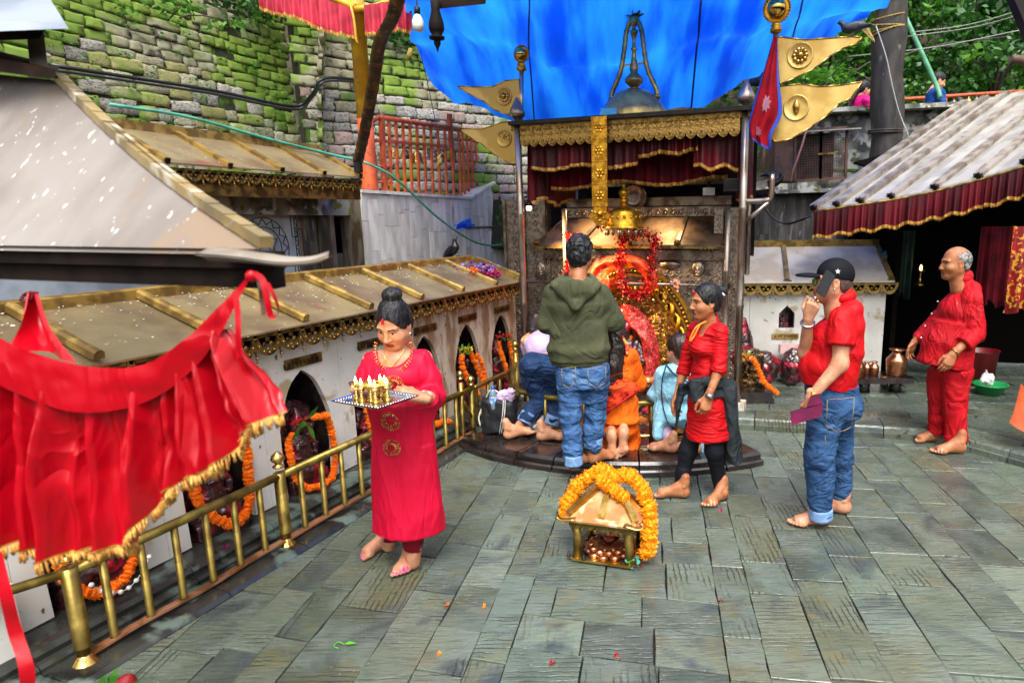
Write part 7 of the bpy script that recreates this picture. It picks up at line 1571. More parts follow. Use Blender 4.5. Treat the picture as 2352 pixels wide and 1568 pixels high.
m=MB();p=gnd(790,1478,.006);m.add([p,p+[.02,.012,.006],p+[.06,0,.003],p+[.02,-.012,.006]],[(0,1,2,3)],0,True);m.tube(curve3([p,p+[-.03,.01,.004],p+[-.035,-.02,.004],p+[-.01,-.035,.004]],10),.002,5);m.solo('leaf',M('bright_leaf',lin('#5ab82a'),None,rough=.5),'bright green leaf with a curled stem on the front floor','leaf')
# ================================================================ PEOPLE
SKIN=M('tan_skin',lin('#be886a'),lin('#aa7456'),18,rough=.5,spec=.35,sss=.12,bump=.04,bscale=90);SKIN_D=M('brown_skin',lin('#aa6e4a'),lin('#955c3a'),18,rough=.48,spec=.35,sss=.1,bump=.04,bscale=90)
SKIN_P=M('pinkish_skin',lin('#d29a78'),lin('#c08462'),18,rough=.5,spec=.35,sss=.12,bump=.04,bscale=90)
LIPS=M('lips',lin('#7a3434'),None,rough=.4);EYEW=M('eye_white',lin('#b9aba0'),None,rough=.25);IRIS=M('iris',lin('#140c08'),None,rough=.15);BROW=M('eyebrow',lin('#1a1210'),None,rough=.8)
HAIR=M('black_hair',lin('#0b0a0c'),lin('#28272d'),45,lo=.45,hi=.6,stretch=(1.5,1.5,.2),rough=.48,spec=.3,bump=.5,bscale=70,bstretch=(1.5,.5,.5));HAIR_B=M('dark_brown_hair',lin('#1a100c'),lin('#2b1a12'),30,rough=.4,bump=.6,bscale=70,bstretch=(1.5,.7,.4))  # lighter streaks of the black hair are painted highlights along the strands
HAIR_G=M('grey_hair',lin('#4a4848'),lin('#8d8a88'),34,rough=.5,bump=.6,bscale=80);PINKN=M('pink_nail',lin('#d8308a'),None,rough=.25);NAIL=M('nail',lin('#c79a80'),None,rough=.3)
PINK=M('crimson_pink_kurta',lin('#cc0234'),lin('#bc002c'),4,rough=.6,spec=.25,crease=(5,0.66,(1,1,.35)),wave=(30,.3,lin('#a00226'),'X'),bump=.08,bscale=30)  # darker bands paint shade into the fine vertical crinkle of the kurta
WINE=M('wine_leggings',lin('#6a0a1c'),lin('#520814'),10,spec=.15,rough=.6);REDT=M('red_jersey',lin('#c40612'),lin('#b2040e'),6,rough=.65,spec=.25,crease=(6,0.76,(.5,.5,2)),bump=.12,bscale=60,bstretch=(.2,.2,3));REDP=M('red_polo',lin('#c40410'),lin('#b4020c'),6,rough=.65,spec=.25,crease=(5,0.76,(1,1,.8)),bump=.06,bscale=90)
REDS=M('red_cotton_shirt',lin('#b40616'),lin('#9e0412'),6,rough=.7,spec=.25,crease=(6,1.00,(1,1,.6)),bump=.06,bscale=70);DENIM=M('blue_denim',lin('#35567f'),lin('#1f3a60'),13,lo=.3,hi=.7,rough=.75,spot2=lin('#4c709c'),spot2_scale=3,spot2_t=.63,bump=.2,bscale=160,stretch=(.8,.8,1.7),spec=.2,crease=(6,0.95,(1,1,1.7)));DENIM_L=M('washed_denim',lin('#456a98'),lin('#294772'),15,lo=.3,hi=.7,rough=.75,spot2=lin('#6b8fbd'),spot2_scale=3,spot2_t=.61,bump=.2,bscale=160,stretch=(.8,.8,1.8),spec=.2,crease=(6,0.95,(1,1,1.7)));DENIM_D=M('dark_denim',lin('#233f66'),lin('#16294a'),13,lo=.3,hi=.7,rough=.75,spot2=lin('#3a66a0'),spot2_scale=4,spot2_t=.62,bump=.2,bscale=160,spec=.25,crease=(6,0.95,(1,1,1.5)))
CUFF=M('denim_cuff',lin('#7d9cc4'),lin('#6a8ab4'),30,spec=.15,rough=.8);OLIVE=M('olive_fleece',lin('#4c4e38'),lin('#40422e'),5,rough=.92,spec=.2,bump=.2,bscale=140,crease=(4.5,0.85,(1,1,.7)));OLV_D=M('olive_lining',lin('#1d2014'),None,rough=.95);OLV_R=M('olive_rib',lin('#434531'),lin('#383a29'),40,spec=.15,rough=.9,wave=(60,.4,lin('#1c2012'),'X'))
ORG=M('saffron_cotton',lin('#f06a08'),lin('#e05a04'),5,rough=.7,spec=.25,bump=.06,crease=(6,0.85,(1,1,.6)));SHAWL=M('printed_saffron_shawl',lin('#e8561a'),lin('#d83a1e'),5,spec=.15,rough=.7,spot=lin('#a01a12'),spot_scale=26,spot_t=.57);SKYB=M('sky_blue_kurta',lin('#86bfd4'),lin('#74b0c8'),6,rough=.7,spot=lin('#b4dbe6'),spot_scale=40,spot_t=.63,crease=(6,0.76,(1,1,.8)))
LEGG=M('black_leggings',lin('#0e1016'),lin('#14161e'),6,spec=.15,rough=.7);GREYJ=M('charcoal_jacket',lin('#2c3236'),lin('#22272b'),6,spec=.15,rough=.75,bump=.1,crease=(6,0.95,(1,1,.5)));NAVY=M('navy_cap_cloth',lin('#0d0f16'),lin('#090a10'),9,spec=.15,rough=.7,bump=.15,bscale=150);LILAC=M('lilac_cloth',lin('#c9b0d0'),lin('#b59cbe'),6,spec=.15,rough=.7);PANTB=M('blue_shirt',lin('#1c4c96'),lin('#143a7c'),6,spec=.15,rough=.7);MAGS=M('magenta_sari',lin('#d8187a'),lin('#b81066'),6,spec=.15,rough=.6)
SILVERM=M('bright_silver',lin('#c9cbd0'),lin('#a9acb4'),20,rough=.2,metal=.95);WALL=M('purple_leather',lin('#6e0c40'),lin('#560932'),12,rough=.45,bump=.15)
def mk(prims,h):
 pts=[]
 for p in prims:
  if p[0]=='c':r=max(p[3],p[4]);pts+=[np.array(p[1])-r,np.array(p[1])+r,np.array(p[2])-r,np.array(p[2])+r]
  elif p[0]=='y':r=max(*p[3],*p[4]);pts+=[np.array(p[1])-r,np.array(p[1])+r,np.array(p[2])-r,np.array(p[2])+r]
  elif p[0]in 'eb':r=max(p[2])if len(p)>4 else np.array(p[2]);pts+=[np.array(p[1])-r,np.array(p[1])+r]
 pts=np.array(pts);F=Field(pts.min(0)-.03,pts.max(0)+.03,h)
 for p in prims:
  if p[0]=='c':F.cap(p[1],p[2],p[3],p[4],p[5])
  elif p[0]=='e':F.ell(p[1],p[2],p[3],False,*(p[4:5]))
  elif p[0]=='b':F.box(p[1],p[2],p[3],p[3],False,*(p[4:5]))
  elif p[0]=='y':F.cyl(p[1],p[2],p[3],p[4],p[6]if len(p)>6 else(1,0,0),p[5])
  elif p[0]=='-e':F.ell(p[1],p[2],p[3],True,*(p[4:5]))
  elif p[0]=='-c':F.cap(p[1],p[2],p[3],p[4],p[5],True)
  elif p[0]=='x':F.plane(p[1],p[2])
 return F.surface()
def chain(pts,rs,k=.03):return[('c',pts[i],pts[i+1],rs[i],rs[i+1],k)for i in range(len(pts)-1)]
def fold(V,Q,amp,fr,seed=0,mask=None):
 W_=V+.06*np.stack([vnoise(V*5,seed+9),vnoise(V*5,seed+10),vnoise(V*5,seed+11)],1);n1=vnoise(W_*np.array(fr),seed);n2=vnoise(W_*np.array(fr)*1.9+7,seed+3);d=(.55-1.8*np.abs(n1))*1.25+(.3-1.0*np.abs(n2))*.8;d=d*amp
 if mask is not None:d=d*mask(V)
 return V+vnormals(V,Q)*d[:,None]
def head_parts(fem,fat=0.0,old=False):
 w=1-.04*fem;pr=[('e',(0,-.018,.030),(.076*w,.094,.088),0),('e',(0,.022,-.03),(.061*w+fat*.5,.066,.082),.03),('e',(0,.052,-.094),(.026,.024,.02),.03)]
 for s in(-1,1):
  pr+=[('c',(s*.05*w,-.008,-.05),(s*.02,.052,-.092),.024+fat,.017+fat*.6,.03),('e',(s*.043*w,.048,-.036),(.022+fat,.024,.022),.03),('c',(s*.012,.079,.022),(s*.046,.064,.02),.008,.008,.016),('-e',(s*.031,.094,-.001),(.018,.017,.011),.012),('e',(s*.031,.0635,-.002),(.0135,.0135,.012),.003),('e',(s*.013,.088,-.038),(.0095,.0095,.0075),.008),('e',(s*.077*w,-.014,-.008),(.009,.019,.031),.008),('e',(s*.074*w,-.006,-.034),(.008,.009,.011),.006),('-e',(s*.086*w,-.010,-.004),(.007,.010,.018),.006)]
 pr+=[('c',(0,.079,.012),(0,.100,-.032),.0075,.0115,.012),('e',(0,.0945,-.036),(.012,.011,.010),.01),('c',(-.020,.076,-.063),(.020,.076,-.063),.0065,.0065,.012),('e',(0,.083,-.062),(.015,.007,.0055),.006),('e',(0,.080,-.073),(.016,.008,.0065),.006),('-e',(0,.092,-.0675),(.022,.012,.0016),.002),('c',(0,-.018,-.07),(0,-.045,-.19),.050+fat-.006*fem,.056+fat-.006*fem,.03)]
 V,Q=mk(pr,.0036);c=V[Q].mean(1);mi=np.zeros(len(Q),int);ax=np.abs(c[:,0])
 mi[(np.abs(c[:,2]+.0675)<.0125-.2*np.maximum(ax-.006,0))&(ax<.0235)&(c[:,1]>.07)]=1
 ey=(np.abs(ax-.031)<.0125)&(np.abs(c[:,2]+.002)<.0048-.16*np.abs(ax-.031))&(c[:,1]>.05);mi[ey]=2;mi[ey&(np.abs(ax-.031)<.006)]=3
 mi[(np.abs(ax-.031)<.014)&(np.abs(c[:,2]-.0035+.18*np.abs(ax-.031))<.0018)&(c[:,1]>.05)]=4
 mi[(np.abs(ax-.032)<.018)&(np.abs(c[:,2]-.0215+3*(ax-.03)**2*4)<.0038)&(c[:,1]>.05)]=4
 return V,Q,mi
HEADS={'f':head_parts(1),'m':head_parts(0),'o':head_parts(0,.006,True),'F':head_parts(1,.005)}
def hand_mesh(curl,thumb=.4,sp=.12,nail=0):
 """right hand: wrist at the origin, fingers along +y, thumb towards -x, back of the hand +z"""
 pr=[];kn=[(-.027,.085,0),(-.009,.089,.002),(.009,.086,.001),(.026,.078,-.002)];ln=[.070,.078,.072,.056]
 for i,k in enumerate(kn):
  k=np.array(k);pr.append(('c',(k[0]*.5,.0,0),k,.016,.0125,.012));d=np.array([(i-1.5)*sp*.5,1,0.]);d/=np.linalg.norm(d);a=0;p=k;r=.0088-.0006*(i==3)
  for j,f in enumerate((.45,.3,.25)):
   a+=(curl[j]if hasattr(curl,'__len__')else curl)*(1+.12*i);q=p+ln[i]*f*(d*math.cos(a)-np.array([0,0,1])*math.sin(a));pr.append(('c',p,q,r,r*.9,.004));p=q;r*=.92
  if i==3:pr.append(('e',(.0,.055,-.008),(.034,.035,.012),.012))
 t0=np.array([-.018,.02,-.006]);t1=t0+[-.022-.01*thumb,.028,-.008];t2=t1+np.array([-.012*(1-thumb),.032,-.010-.01*thumb]);t3=t2+np.array([.006*thumb,.024,-.006]);pr+=[('c',t0,t1,.015,.0115,.012),('c',t1,t2,.0105,.0095,.004),('c',t2,t3,.0095,.008,.003),('c',(0,-.03,0),(0,.01,0),.023,.022,.012)]
 V,Q=mk(pr,.003);return V,Q,np.zeros(len(Q),int)
HANDS={'relax':hand_mesh((.35,.4,.3)),'grip':hand_mesh((.9,.9,.6),.8),'flat':hand_mesh((.15,.2,.15),.3),'hold':hand_mesh((.55,.75,.45),.7)}
def foot_mesh():
 pr=[('e',(0,.0,.032),(.031,.036,.034),0),('c',(0,.0,.035),(.0,.155,.026),.033,.030,.03),('c',(.028,.14,.018),(-.028,.155,.02),.02,.021,.02),('c',(0,.005,.10),(0,.03,.045),.034,.036,.03),('c',(0,.045,.075),(0,.13,.03),.026,.022,.03),('c',(0,0,.10),(0,-.004,.14),.031,.03,.02)]
 for s in(-1,1):pr.append(('e',(s*.033,.008,.082),(.010,.012,.012),.012))
 for i,(x,y,l,r)in enumerate(((-.032,.168,.042,.0135),(-.012,.172,.036,.0095),(.005,.166,.031,.009),(.019,.157,.027,.0085),(.032,.146,.022,.008))):pr.append(('c',(x,y-.02,.014),(x*1.05,y+l-.01,.0115),r,r*.95,.006))
 V,Q=mk(pr,.0035);V=V-[0,0,V[:,2].min()];c=V[Q].mean(1);mi=np.zeros(len(Q),int)
 for(x,y,l,r)in((-.032,.168,.042,.0135),(-.012,.172,.036,.0095),(.005,.166,.031,.009),(.019,.157,.027,.0085),(.032,.146,.022,.008)):mi[(np.abs(c[:,0]-x*1.05)<r*.62)&(c[:,1]>y+l-.012)&(c[:,1]<y+l-.003)&(c[:,2]>.0165)]=5
 return V,Q,mi
FOOT=foot_mesh()
def basis(yd,zd):
 y=np.array(yd,float);y/=np.linalg.norm(y);z=np.array(zd,float);z=z-y*(z@y);z/=np.linalg.norm(z);return np.stack([np.cross(y,z),y,z],1)
def headM(az,pitch,roll=0):return rotm('Z',-R(az))@rotm('X',-R(pitch))@rotm('Y',R(roll))
class Person:
 def __init__(s,label,px,py,z=0.0,skin=None,hs=1.0,nail=None):
  s.base=gnd(px,py,z);s.Y=s.base[1];s.root=thing('person',label,'person',s.base);s.skin=skin or SKIN;s.ch=[];s.hs=hs;s.mats=[s.skin,LIPS,EYEW,IRIS,BROW,nail or NAIL]
 def p(s,x,y,dy=0.0):return atY(x,y,s.Y+dy)-s.base
 def add(s,VQM,M_=None,t=(0,0,0),sc=1.0):
  V,Q,mi=VQM;V=V*sc
  if M_ is not None:
   V=V@np.array(M_).T
   if np.linalg.det(np.array(M_))<0:Q=Q[:,::-1]
  s.ch.append((V+np.array(t),Q,mi));return s
 def limb(s,prims,h=.009):V,Q=mk(prims,h);s.ch.append((V,Q,np.zeros(len(Q),int)));return s
 def head(s,kind,c,az,pitch,roll=0,sc=1.0):s.hM=headM(az,pitch,roll);s.hc=np.array(c);s.hsc=sc;return s.add(HEADS[kind],s.hM,c,sc)
 def H(s,x,y,z):return s.hc+s.hM@(np.array([x,y,z])*s.hsc)
 def hand(s,kind,w,d,dors,left=False,sc=1.0):B=basis(d,dors);B=B*np.array([-1,1,1])if left else B;return s.add(HANDS[kind],B,w,sc)
 def foot(s,heel,az,left=False,pitch=0,sc=1.0):B=rotm('Z',-R(az))@rotm('X',R(pitch));B=B*np.array([-1,1,1])if left else B;return s.add(FOOT,B,heel,sc)
 def finish(s):
  V=np.concatenate([c[0]for c in s.ch]);off=np.cumsum([0]+[len(c[0])for c in s.ch[:-1]]);Q=np.concatenate([c[1]+o for c,o in zip(s.ch,off)]);mi=np.concatenate([c[2]for c in s.ch]);return link('body',raw_mesh('body',V,Q,s.mats,mi),s.root)
 def cloth(s,name,prims,mat,h=.009,amp=.006,fr=(9,9,5),seed=1,mask=None,mats=None,mfn=None,parent=None):
  V,Q=mk(prims,h);V=fold(V,Q,amp,fr,seed,mask);mi=mfn(V[Q].mean(1))if mfn else None;return link(name,raw_mesh(name,V,Q,mats or mat,mi),parent or s.root)
 def hair(s,prims,mat=HAIR,h=.006,amp=.0014,fr=(70,70,9),name='hair'):
  V,Q=mk(prims,h);V=fold(V,Q,amp,fr,3);return link(name,raw_mesh(name,s.hc+(V*s.hsc)@s.hM.T,Q,mat),s.root)
 def mb(s,m,name,mat,parent=None):o=link(name,m.mesh(name,mat),parent or s.root);return o
CAPF=[('e',(0,-.020,.034),(.083,.101,.094),0),('x',(0,.052,.052),(0,.75,-.65)),('x',(0,0,-.075),(0,0,-1))]
def scalp(front=.06,low=-.07):return[('e',(0,-.022,.032),(.083,.101,.096),0),('e',(0,-.045,-.01),(.078,.07,.075),.02),('-e',(0,.092,-.042),(.077,.078,.114),.012),('-c',(-.09,-.01,-.03),(.09,-.01,-.03),.021,.021,.01),('-e',(0,-.02,-.13),(.10,.12,.062),.012)]
exec_people=[]
# ---- woman in the crimson pink kurta with the tray of lamps
w=Person('woman in a crimson pink kurta carrying a silver tray of burning lamps',930,1300,nail=PINKN);p=w.p
hc=p(904,746,.0);w.head('F',hc,192,24,-3,.99)
shl,shr,ell_,elr,wl,wr=p(854,828,.03),p(972,824,.06),p(838,902,-.02),p(1003,912,.02),p(830,897,-.21),p(966,912,-.17)
nk=p(908,806,.05);ch_,be,pv=p(915,870,.03),p(922,935,.0),p(932,1010,.02)
w.limb([('c',hc+[0,.02,-.07],nk,.048,.052,.02),('e',p(912,830,.03),(.13,.075,.07),.04),('e',ch_,(.13,.09,.12),.05),('e',be,(.14,.1,.12),.06),('e',pv,(.15,.1,.13),.06)]+chain([shl,ell_,wl],[.05,.037,.024])+chain([shr,elr,wr],[.05,.038,.024])+chain([p(905,1040,.03),p(895,1160,.06),p(893,1250,.11)],[.085,.06,.04])+chain([p(958,1040,.0),p(950,1170,-.03),p(948,1290,-.03)],[.085,.06,.04]))
w.hand('hold',wr,wl-wr+np.array([.10,-.02,.03]),(.2,-.55,.8),True).hand('hold',wl,wr-wl+np.array([-.1,-.05,.03]),(-.2,-.55,.8))
w.foot(gnd(898,1252)-w.base,215).foot(gnd(948,1283)-w.base,184,True);w.finish()
hem=p(938,1214,0)
ku=[('e',p(912,824,.04),(.135,.066,.042),.04),('e',ch_+[0,-.01,.02],(.145,.108,.12),.05),('e',p(912,862,-.02),(.12,.085,.07),.05),('e',be,(.155,.118,.12),.05),('y',hem,p(924,925,.0),(.192,.138),(.152,.115),.06),('-e',p(902,812,-.02),(.075,.09,.075),.012),('-c',hc+[0,.02,-.08],nk+[0,.0,-.02],.058,.062,.01)]
se_=lambda a,b,r_:('y',a+(b-a)*.52,a,(r_,r_),(r_*.95,r_*.95),.02);sl=chain([shl,(shl+ell_)/2,ell_],[.048,.053,.05],.03)+[se_(ell_,wl,.053)]+chain([shr,(shr+elr)/2,elr],[.048,.056,.055],.03)+[se_(elr,wr,.058)]
hz=hem[2];MED=M('gold_sequin_work',lin('#d8a860'),lin('#a04a2c'),60,lo=.45,hi=.55,rough=.35,metal=.5,bump=.5,bscale=150)
w.cloth('kurta',sl+ku,PINK,.0075,.0105,(10,10,1.2),4,mask=lambda V:.3+1.1*np.clip((.75-V[:,2])*1.4,0,1)+.9*(np.abs(V[:,0])>.16)*(V[:,2]>.7))
def front(px,py):
 return p(px,py,-.142)
def medal(px,py,r,dy=-.14):
 c=p(px,py,dy);m=MB();
 for rr,n in((r,26),(r*.82,22),(r*.5,12)):
  for k in range(n):a=2*math.pi*k/n;m.ball(c+np.array([rr*math.cos(a),.012*(rr/r)**2,rr*math.sin(a)]),r*.085,5)
 m.lathe(c+[0,.006,0],[(r*.68,0),(r*.66,.004),(r*.6,.006)],20,axis=(0,-1,0),cap=False);w.mb(m,'sequin_medallion',MED)
medal(897,966,.052,-.133);medal(898,1030,.042,-.142);medal(903,885,.045,-.125)
m=MB();
for k in range(27):a=math.pi*(k/26)*1.24+math.pi*.88;c=p(903+41*math.cos(a),805-46*math.sin(a),-.065-.025*abs(math.sin(a)));m.ball(c,.0055,5);m.ball(c+[.008*math.cos(a),-.002,.010*math.sin(a)],.004,5)
w.mb(m,'neck_embroidery',MED);m=MB();m.tube(curve3([p(880,800,-.01),p(884,822,-.045),p(897,842,-.06),p(915,826,-.045),p(930,798,-.01)],20),.0018,5);w.mb(m,'necklace',BRASS_HI)
w.cloth('leggings',chain([p(905,1180,.07),p(897,1225,.1),p(893,1245,.115)],[.055,.043,.039])+chain([p(950,1180,-.02),p(949,1240,-.03),p(948,1272,-.03)],[.06,.046,.041]),WINE,.007,.004,(14,14,40))
w.hair(scalp()+[('e',(0,-.055,.145),(.052,.05,.036),.012),('e',(.0,-.03,.10),(.06,.06,.03),.02)]);m=MB();m.add([w.H(-.004,.098,.062),w.H(.004,.098,.062),w.H(.006,.086,.085),w.H(-.006,.086,.085)],[(0,1,2,3)]);m.ball(w.H(0,.082,.072),(.006,.008,.016),6);w.mb(m,'vermilion_mark',PET_R)
for s in(-1,1):m=MB();m.ball(w.H(s*.078,-.004,-.047),.007,8);w.mb(m,'earring',SILVERM)
m=MB();c=elr*.3+wr*.7;d=(wr-elr)/np.linalg.norm(wr-elr);x=np.cross(d,[0,0,1]);x/=np.linalg.norm(x);z=np.cross(x,d)
for k,o_ in enumerate((0,.012)):m.tube([c+d*o_+.031*(x*math.cos(a)+z*math.sin(a))for a in np.linspace(0,6.3,16)],.004,6)
w.mb(m,'bangle',M('red_bangle',lin('#c01a2c'),lin('#d8b8a0'),60,rough=.3))
tr_c=atY(864,921,2.90);ta=R(-28);t1=np.array([math.cos(ta),math.sin(ta),0]);t2=np.array([-math.sin(ta),math.cos(ta),0]);TP=lambda x,y,z:tr_c+t1*x+t2*y+np.array([0,0,z])
ty=thing('silver_tray','rectangular silver tray with an embossed rim held by the woman in pink','tray',tr_c);m=MB();a,b,r_=.112,.092,.036
V=[TP(s*a,t*b,0)for s,t in((-1,-1),(1,-1),(1,1),(-1,1))]+[TP(s*(a+r_),t*(b+r_),.018)for s,t in((-1,-1),(1,-1),(1,1),(-1,1))]
m.add(V+[v-[0,0,.004]for v in V],[(0,1,2,3)]+[(i,4+i,4+(i+1)%4,(i+1)%4)for i in range(4)]+[(8+3,8+2,8+1,8)]+[(8+(i+1)%4,12+(i+1)%4,12+i,8+i)for i in range(4)]);m.build('pan',SILVERM,ty);m=MB()
for k in range(60):f=k/60*4;i=int(f);q=f-i;A_,B_=V[4+i]*.55+V[i]*.45,V[4+(i+1)%4]*.55+V[(i+1)%4]*.45;m.ball(A_*(1-q)+B_*q+[0,0,.002],.006,5)
m.build('embossed_rim',SILVERM,ty)
lm_=MB().lathe((0,0,0),[(.022,0),(.020,.006),(.008,.016),(.011,.022),(.006,.03),(.012,.036),(.006,.042),(.014,.052),(.028,.066),(.032,.078),(.031,.08),(.026,.075),(.001,.073)],16).mesh('cup',BRASS_HI);fm_=MB().lathe((0,0,.074),[(.002,0),(.0055,.007),(.006,.013),(.0035,.022),(.0005,.032)],8).mesh('flame',FLAME)
for i,(x,y,lab)in enumerate(((-.15,-.02,'leftmost lit brass lamp at the tray corner'),(-.075,-.045,'lit brass lamp at the front of the tray, second from the left'),(-.085,.035,'lit brass lamp behind the front one, left of the middle'),(-.02,-.02,'lit brass lamp in the middle of the tray'),(-.06,.1,'lit brass lamp at the back left of the tray'),(.0,.08,'lit brass lamp at the back of the tray with the tallest flame'),(.035,-.035,'lit brass lamp at the front right of the group'),(.06,.04,'rightmost lit brass lamp on the tray'))):
 t_=thing('butter_lamp',lab,'lamp',TP(x*.72-.005,y*.72+.005,.001),'brass lamps on the tray');link('cup',lm_,t_);link('flame',fm_,t_)
ld=bpy.data.lights.new('lamp_flames','POINT');ld.energy=.9;ld.color=(1,.6,.25);ld.shadow_soft_size=.05;lo_=bpy.data.objects.new('lamp_flames',ld);C.objects.link(lo_);lo_.location=Vector(TP(-.03,0,.15))
# ---- man in the cap on the phone
w=Person('heavy man in a red polo shirt, jeans and a black cap talking on a phone',1890,1200,nail=NAIL);p=w.p
hc=p(1908,646,.0);w.head('o',hc,276,-2,0,1.0);nk=p(1930,692,.0)
sl_,sr_,el_,er_,wl,wr=p(1934,728,-.14),p(1915,745,.16),p(1930,835,-.20),p(1850,810,.04),p(1862,912,-.25),p(1856,732,-.08)
ch_,be,pv=p(1925,790,.0),p(1895,845,.0),p(1915,905,.0)
legs=lambda a:chain([p(1898,930,-.08),p(1882,1050,-.09),p(1885,1150,-.07)],[.102+a,.082+a,.06+a])+chain([p(1925,925,.09),p(1930,1050,.13),p(1932,1130,.17)],[.10+a,.066+a,.052+a])
w.limb([('c',hc+[.02,0,-.06],nk,.056,.06,.02),('e',ch_,(.12,.17,.14),.05),('e',be+[.02,0,0],(.09,.11,.1),.06),('e',pv,(.10,.12,.10),.05)]+chain([sl_,el_,wl],[.055,.042,.027])+chain([sr_,er_,wr],[.052,.042,.028])+legs(-.02))
w.hand('hold',wl,p(1865,965,-.26)-wl,(-.25,-1,.1),True).hand('grip',wr,p(1880,665,-.135)-wr,(-.45,-.9,0.))
w.foot(gnd(1893,1203)-w.base,262,True,0,1.06).foot(gnd(1938,1178)-w.base,285,False,0,1.06);w.finish()
X_=(1,0,0);w.cloth('polo_shirt',[('e',p(1946,706,.0),(.075,.14,.06),.05),('e',p(1940,745,.0),(.10,.175,.09),.05),('e',p(1928,790,0),(.128,.175,.12),.05),('e',p(1892,838,.0),(.142,.15,.12),.06),('e',p(1908,778,0),(.115,.15,.11),.05),('y',p(1904,886,0),p(1925,800,0),(.150,.165),(.13,.17),.05,X_),('c',nk+[.01,0,-.01],nk+[.012,0,.035],.066,.060,.02)]+chain([sl_,sl_*.6+el_*.4],[.066,.07],.03)+[('y',sl_*.40+el_*.60,sl_*.8+el_*.2,(.078,.078),(.066,.066),.015)]+chain([sr_,sr_*.5+er_*.5],[.066,.062],.03)+[('-c',nk+[-.05,0,.03],nk+[-.01,0,.10],.05,.055,.01)],REDP,.008,.0065,(6,6,5),6)
m=MB();m.tube([nk+np.array([.012+.060*math.cos(a),.064*math.sin(a),.030+.016*math.cos(a)])for a in np.linspace(-2.8,2.8,22)],.012,8,flat=2.0);w.mb(m,'collar',REDP)
lg=[('y',p(1885,1186,-.065),p(1883,1080,-.085),(.062,.062),(.080,.080),.03),('y',p(1931,1166,.17),p(1931,1080,.14),(.055,.055),(.066,.066),.03)];w.cloth('jeans',[('y',p(1910,880,0),p(1908,945,0),(.150,.160),(.142,.160),.05,X_),('e',p(1932,930,0),(.115,.15,.09),.06)]+legs(.004)+lg,DENIM,.0075,.006,(9,9,15),8,mask=lambda V:.35+1.2*np.exp(-((V[:,2]-.42)/.09)**2)+1.3*np.exp(-((V[:,2]-.12)/.10)**2)+.5*np.exp(-((V[:,2]-.72)/.08)**2))
w.cloth('cuff',[('y',p(1884.5,1189,-.064),p(1885,1166,-.067),(.070,.070),(.069,.069),.004)],CUFF,.006,.002,(20,20,10));STITCH=M('tan_stitching',lin('#8a7448'),None,rough=.7)
m=MB();bp_=lambda x,y:p(x,y,-.198);Pk=[bp_(1900,917),bp_(1962,912),bp_(1955,980),bp_(1925,992),bp_(1896,975)]
for a,b in zip(Pk,Pk[1:]+Pk[:1]):m.tube([a,(a+b)/2-[0,.01,0],b],.0022,4)
w.mb(m,'pocket_seam',STITCH);m=MB();m.tube([p(1895+6*math.sin(k*.2),1000+15*k,-.185+.005*k)for k in range(12)],.0018,4);w.mb(m,'side_seam',STITCH)
w.hair([('e',(0,-.024,.028),(.080,.099,.088),0),('e',(0,-.05,-.015),(.07,.056,.06),.02),('-e',(0,.08,-.03),(.09,.088,.12),.01),('-c',(-.09,-.01,-.02),(.09,-.01,-.02),.026,.026,.01)],M('cropped_hair',lin('#3a2c26'),lin('#5c4638'),60,rough=.7),amp=.001)
cp=[('e',(0,-.024,.040),(.085,.105,.094),0),('x',(0,-.0,.022),(0,.16,-1))];w.hair(cp,NAVY,.006,.0,name='cap_crown');w.hair([('e',(0,.115,.028),(.070,.085,.016),0),('x',(0,.07,0),(0,-1,0)),('-e',(0,.11,.0),(.09,.12,.026),.004)],NAVY,.005,0,name='cap_brim')
c=w.H(-.0885,-.012,.062);stn=w.hM@np.array([-1,0,.25]);u_=w.hM@np.array([0,1,0]);v_=np.cross(u_,stn);m=MB();m.add([c+stn*.004+(u_*math.cos(a)+v_*math.sin(a))*(.016 if i%2==0 else.006)for i,a in enumerate(np.linspace(.3,.3+2*math.pi,11)[:-1])],[tuple(range(10))]);w.mb(m,'star_emblem',WHITE_P)
m=MB();m.tube([w.H(-.078,-.01,.012),w.H(-.068,.06,.006),w.H(-.05,.094,.002)],.002,5);m.lathe(w.H(-.032,.098,-.006),[(.021,-.002),(.021,.002)],14,axis=w.hM@np.array([-.25,1,0]));w.mb(m,'glasses',M('green_lens',lin('#3a7a2a'),None,rough=.15));m=MB();m.ball(w.H(-.082,-.006,-.04),.006,7);w.mb(m,'earring',SILVERM)
m=MB();m.bar(p(1884,676,-.14),p(1908,626,-.100),.066,.010,upv=(.3,-1,.1));ph=link('phone',m.mesh('phone',BLACK_CL),None);ph.location=Vector(w.base);tag(ph,'black phone held to the ear of the man in the cap','phone')
m=MB();d=(er_-wr)/np.linalg.norm(er_-wr);x=np.cross(d,[0,1,0]);x/=np.linalg.norm(x);z=np.cross(x,d);m.tube([wr+d*.03+.036*(x*math.cos(a)+z*math.sin(a))for a in np.linspace(0,6.3,22)],[.006+.0015*(i%2)for i in range(22)],6);w.mb(m,'bracelet',SILVERM)
for q_,c_ in((p(1872,684,-.175),SILVERM),(p(1878,692,-.172),BRASS_HI)):m=MB();m.ball(q_,.009,8);w.mb(m,'ring',c_)
m=MB();c=wl-(wl-el_)/np.linalg.norm(wl-el_)*.02;d=(wl-el_)/np.linalg.norm(wl-el_);x=np.cross(d,[0,0,1]);x/=np.linalg.norm(x);z=np.cross(x,d);m.tube([c+.033*(x*math.cos(a)+z*math.sin(a))for a in np.linspace(0,6.3,18)],.009,6,flat=.5);m.lathe(c-z*.0+np.array([-.005,-.034,0]),[(.019,0),(.019,.008),(.015,.01)],14,axis=(-.1,-1,.2));w.mb(m,'wristwatch',BRASS_HI)
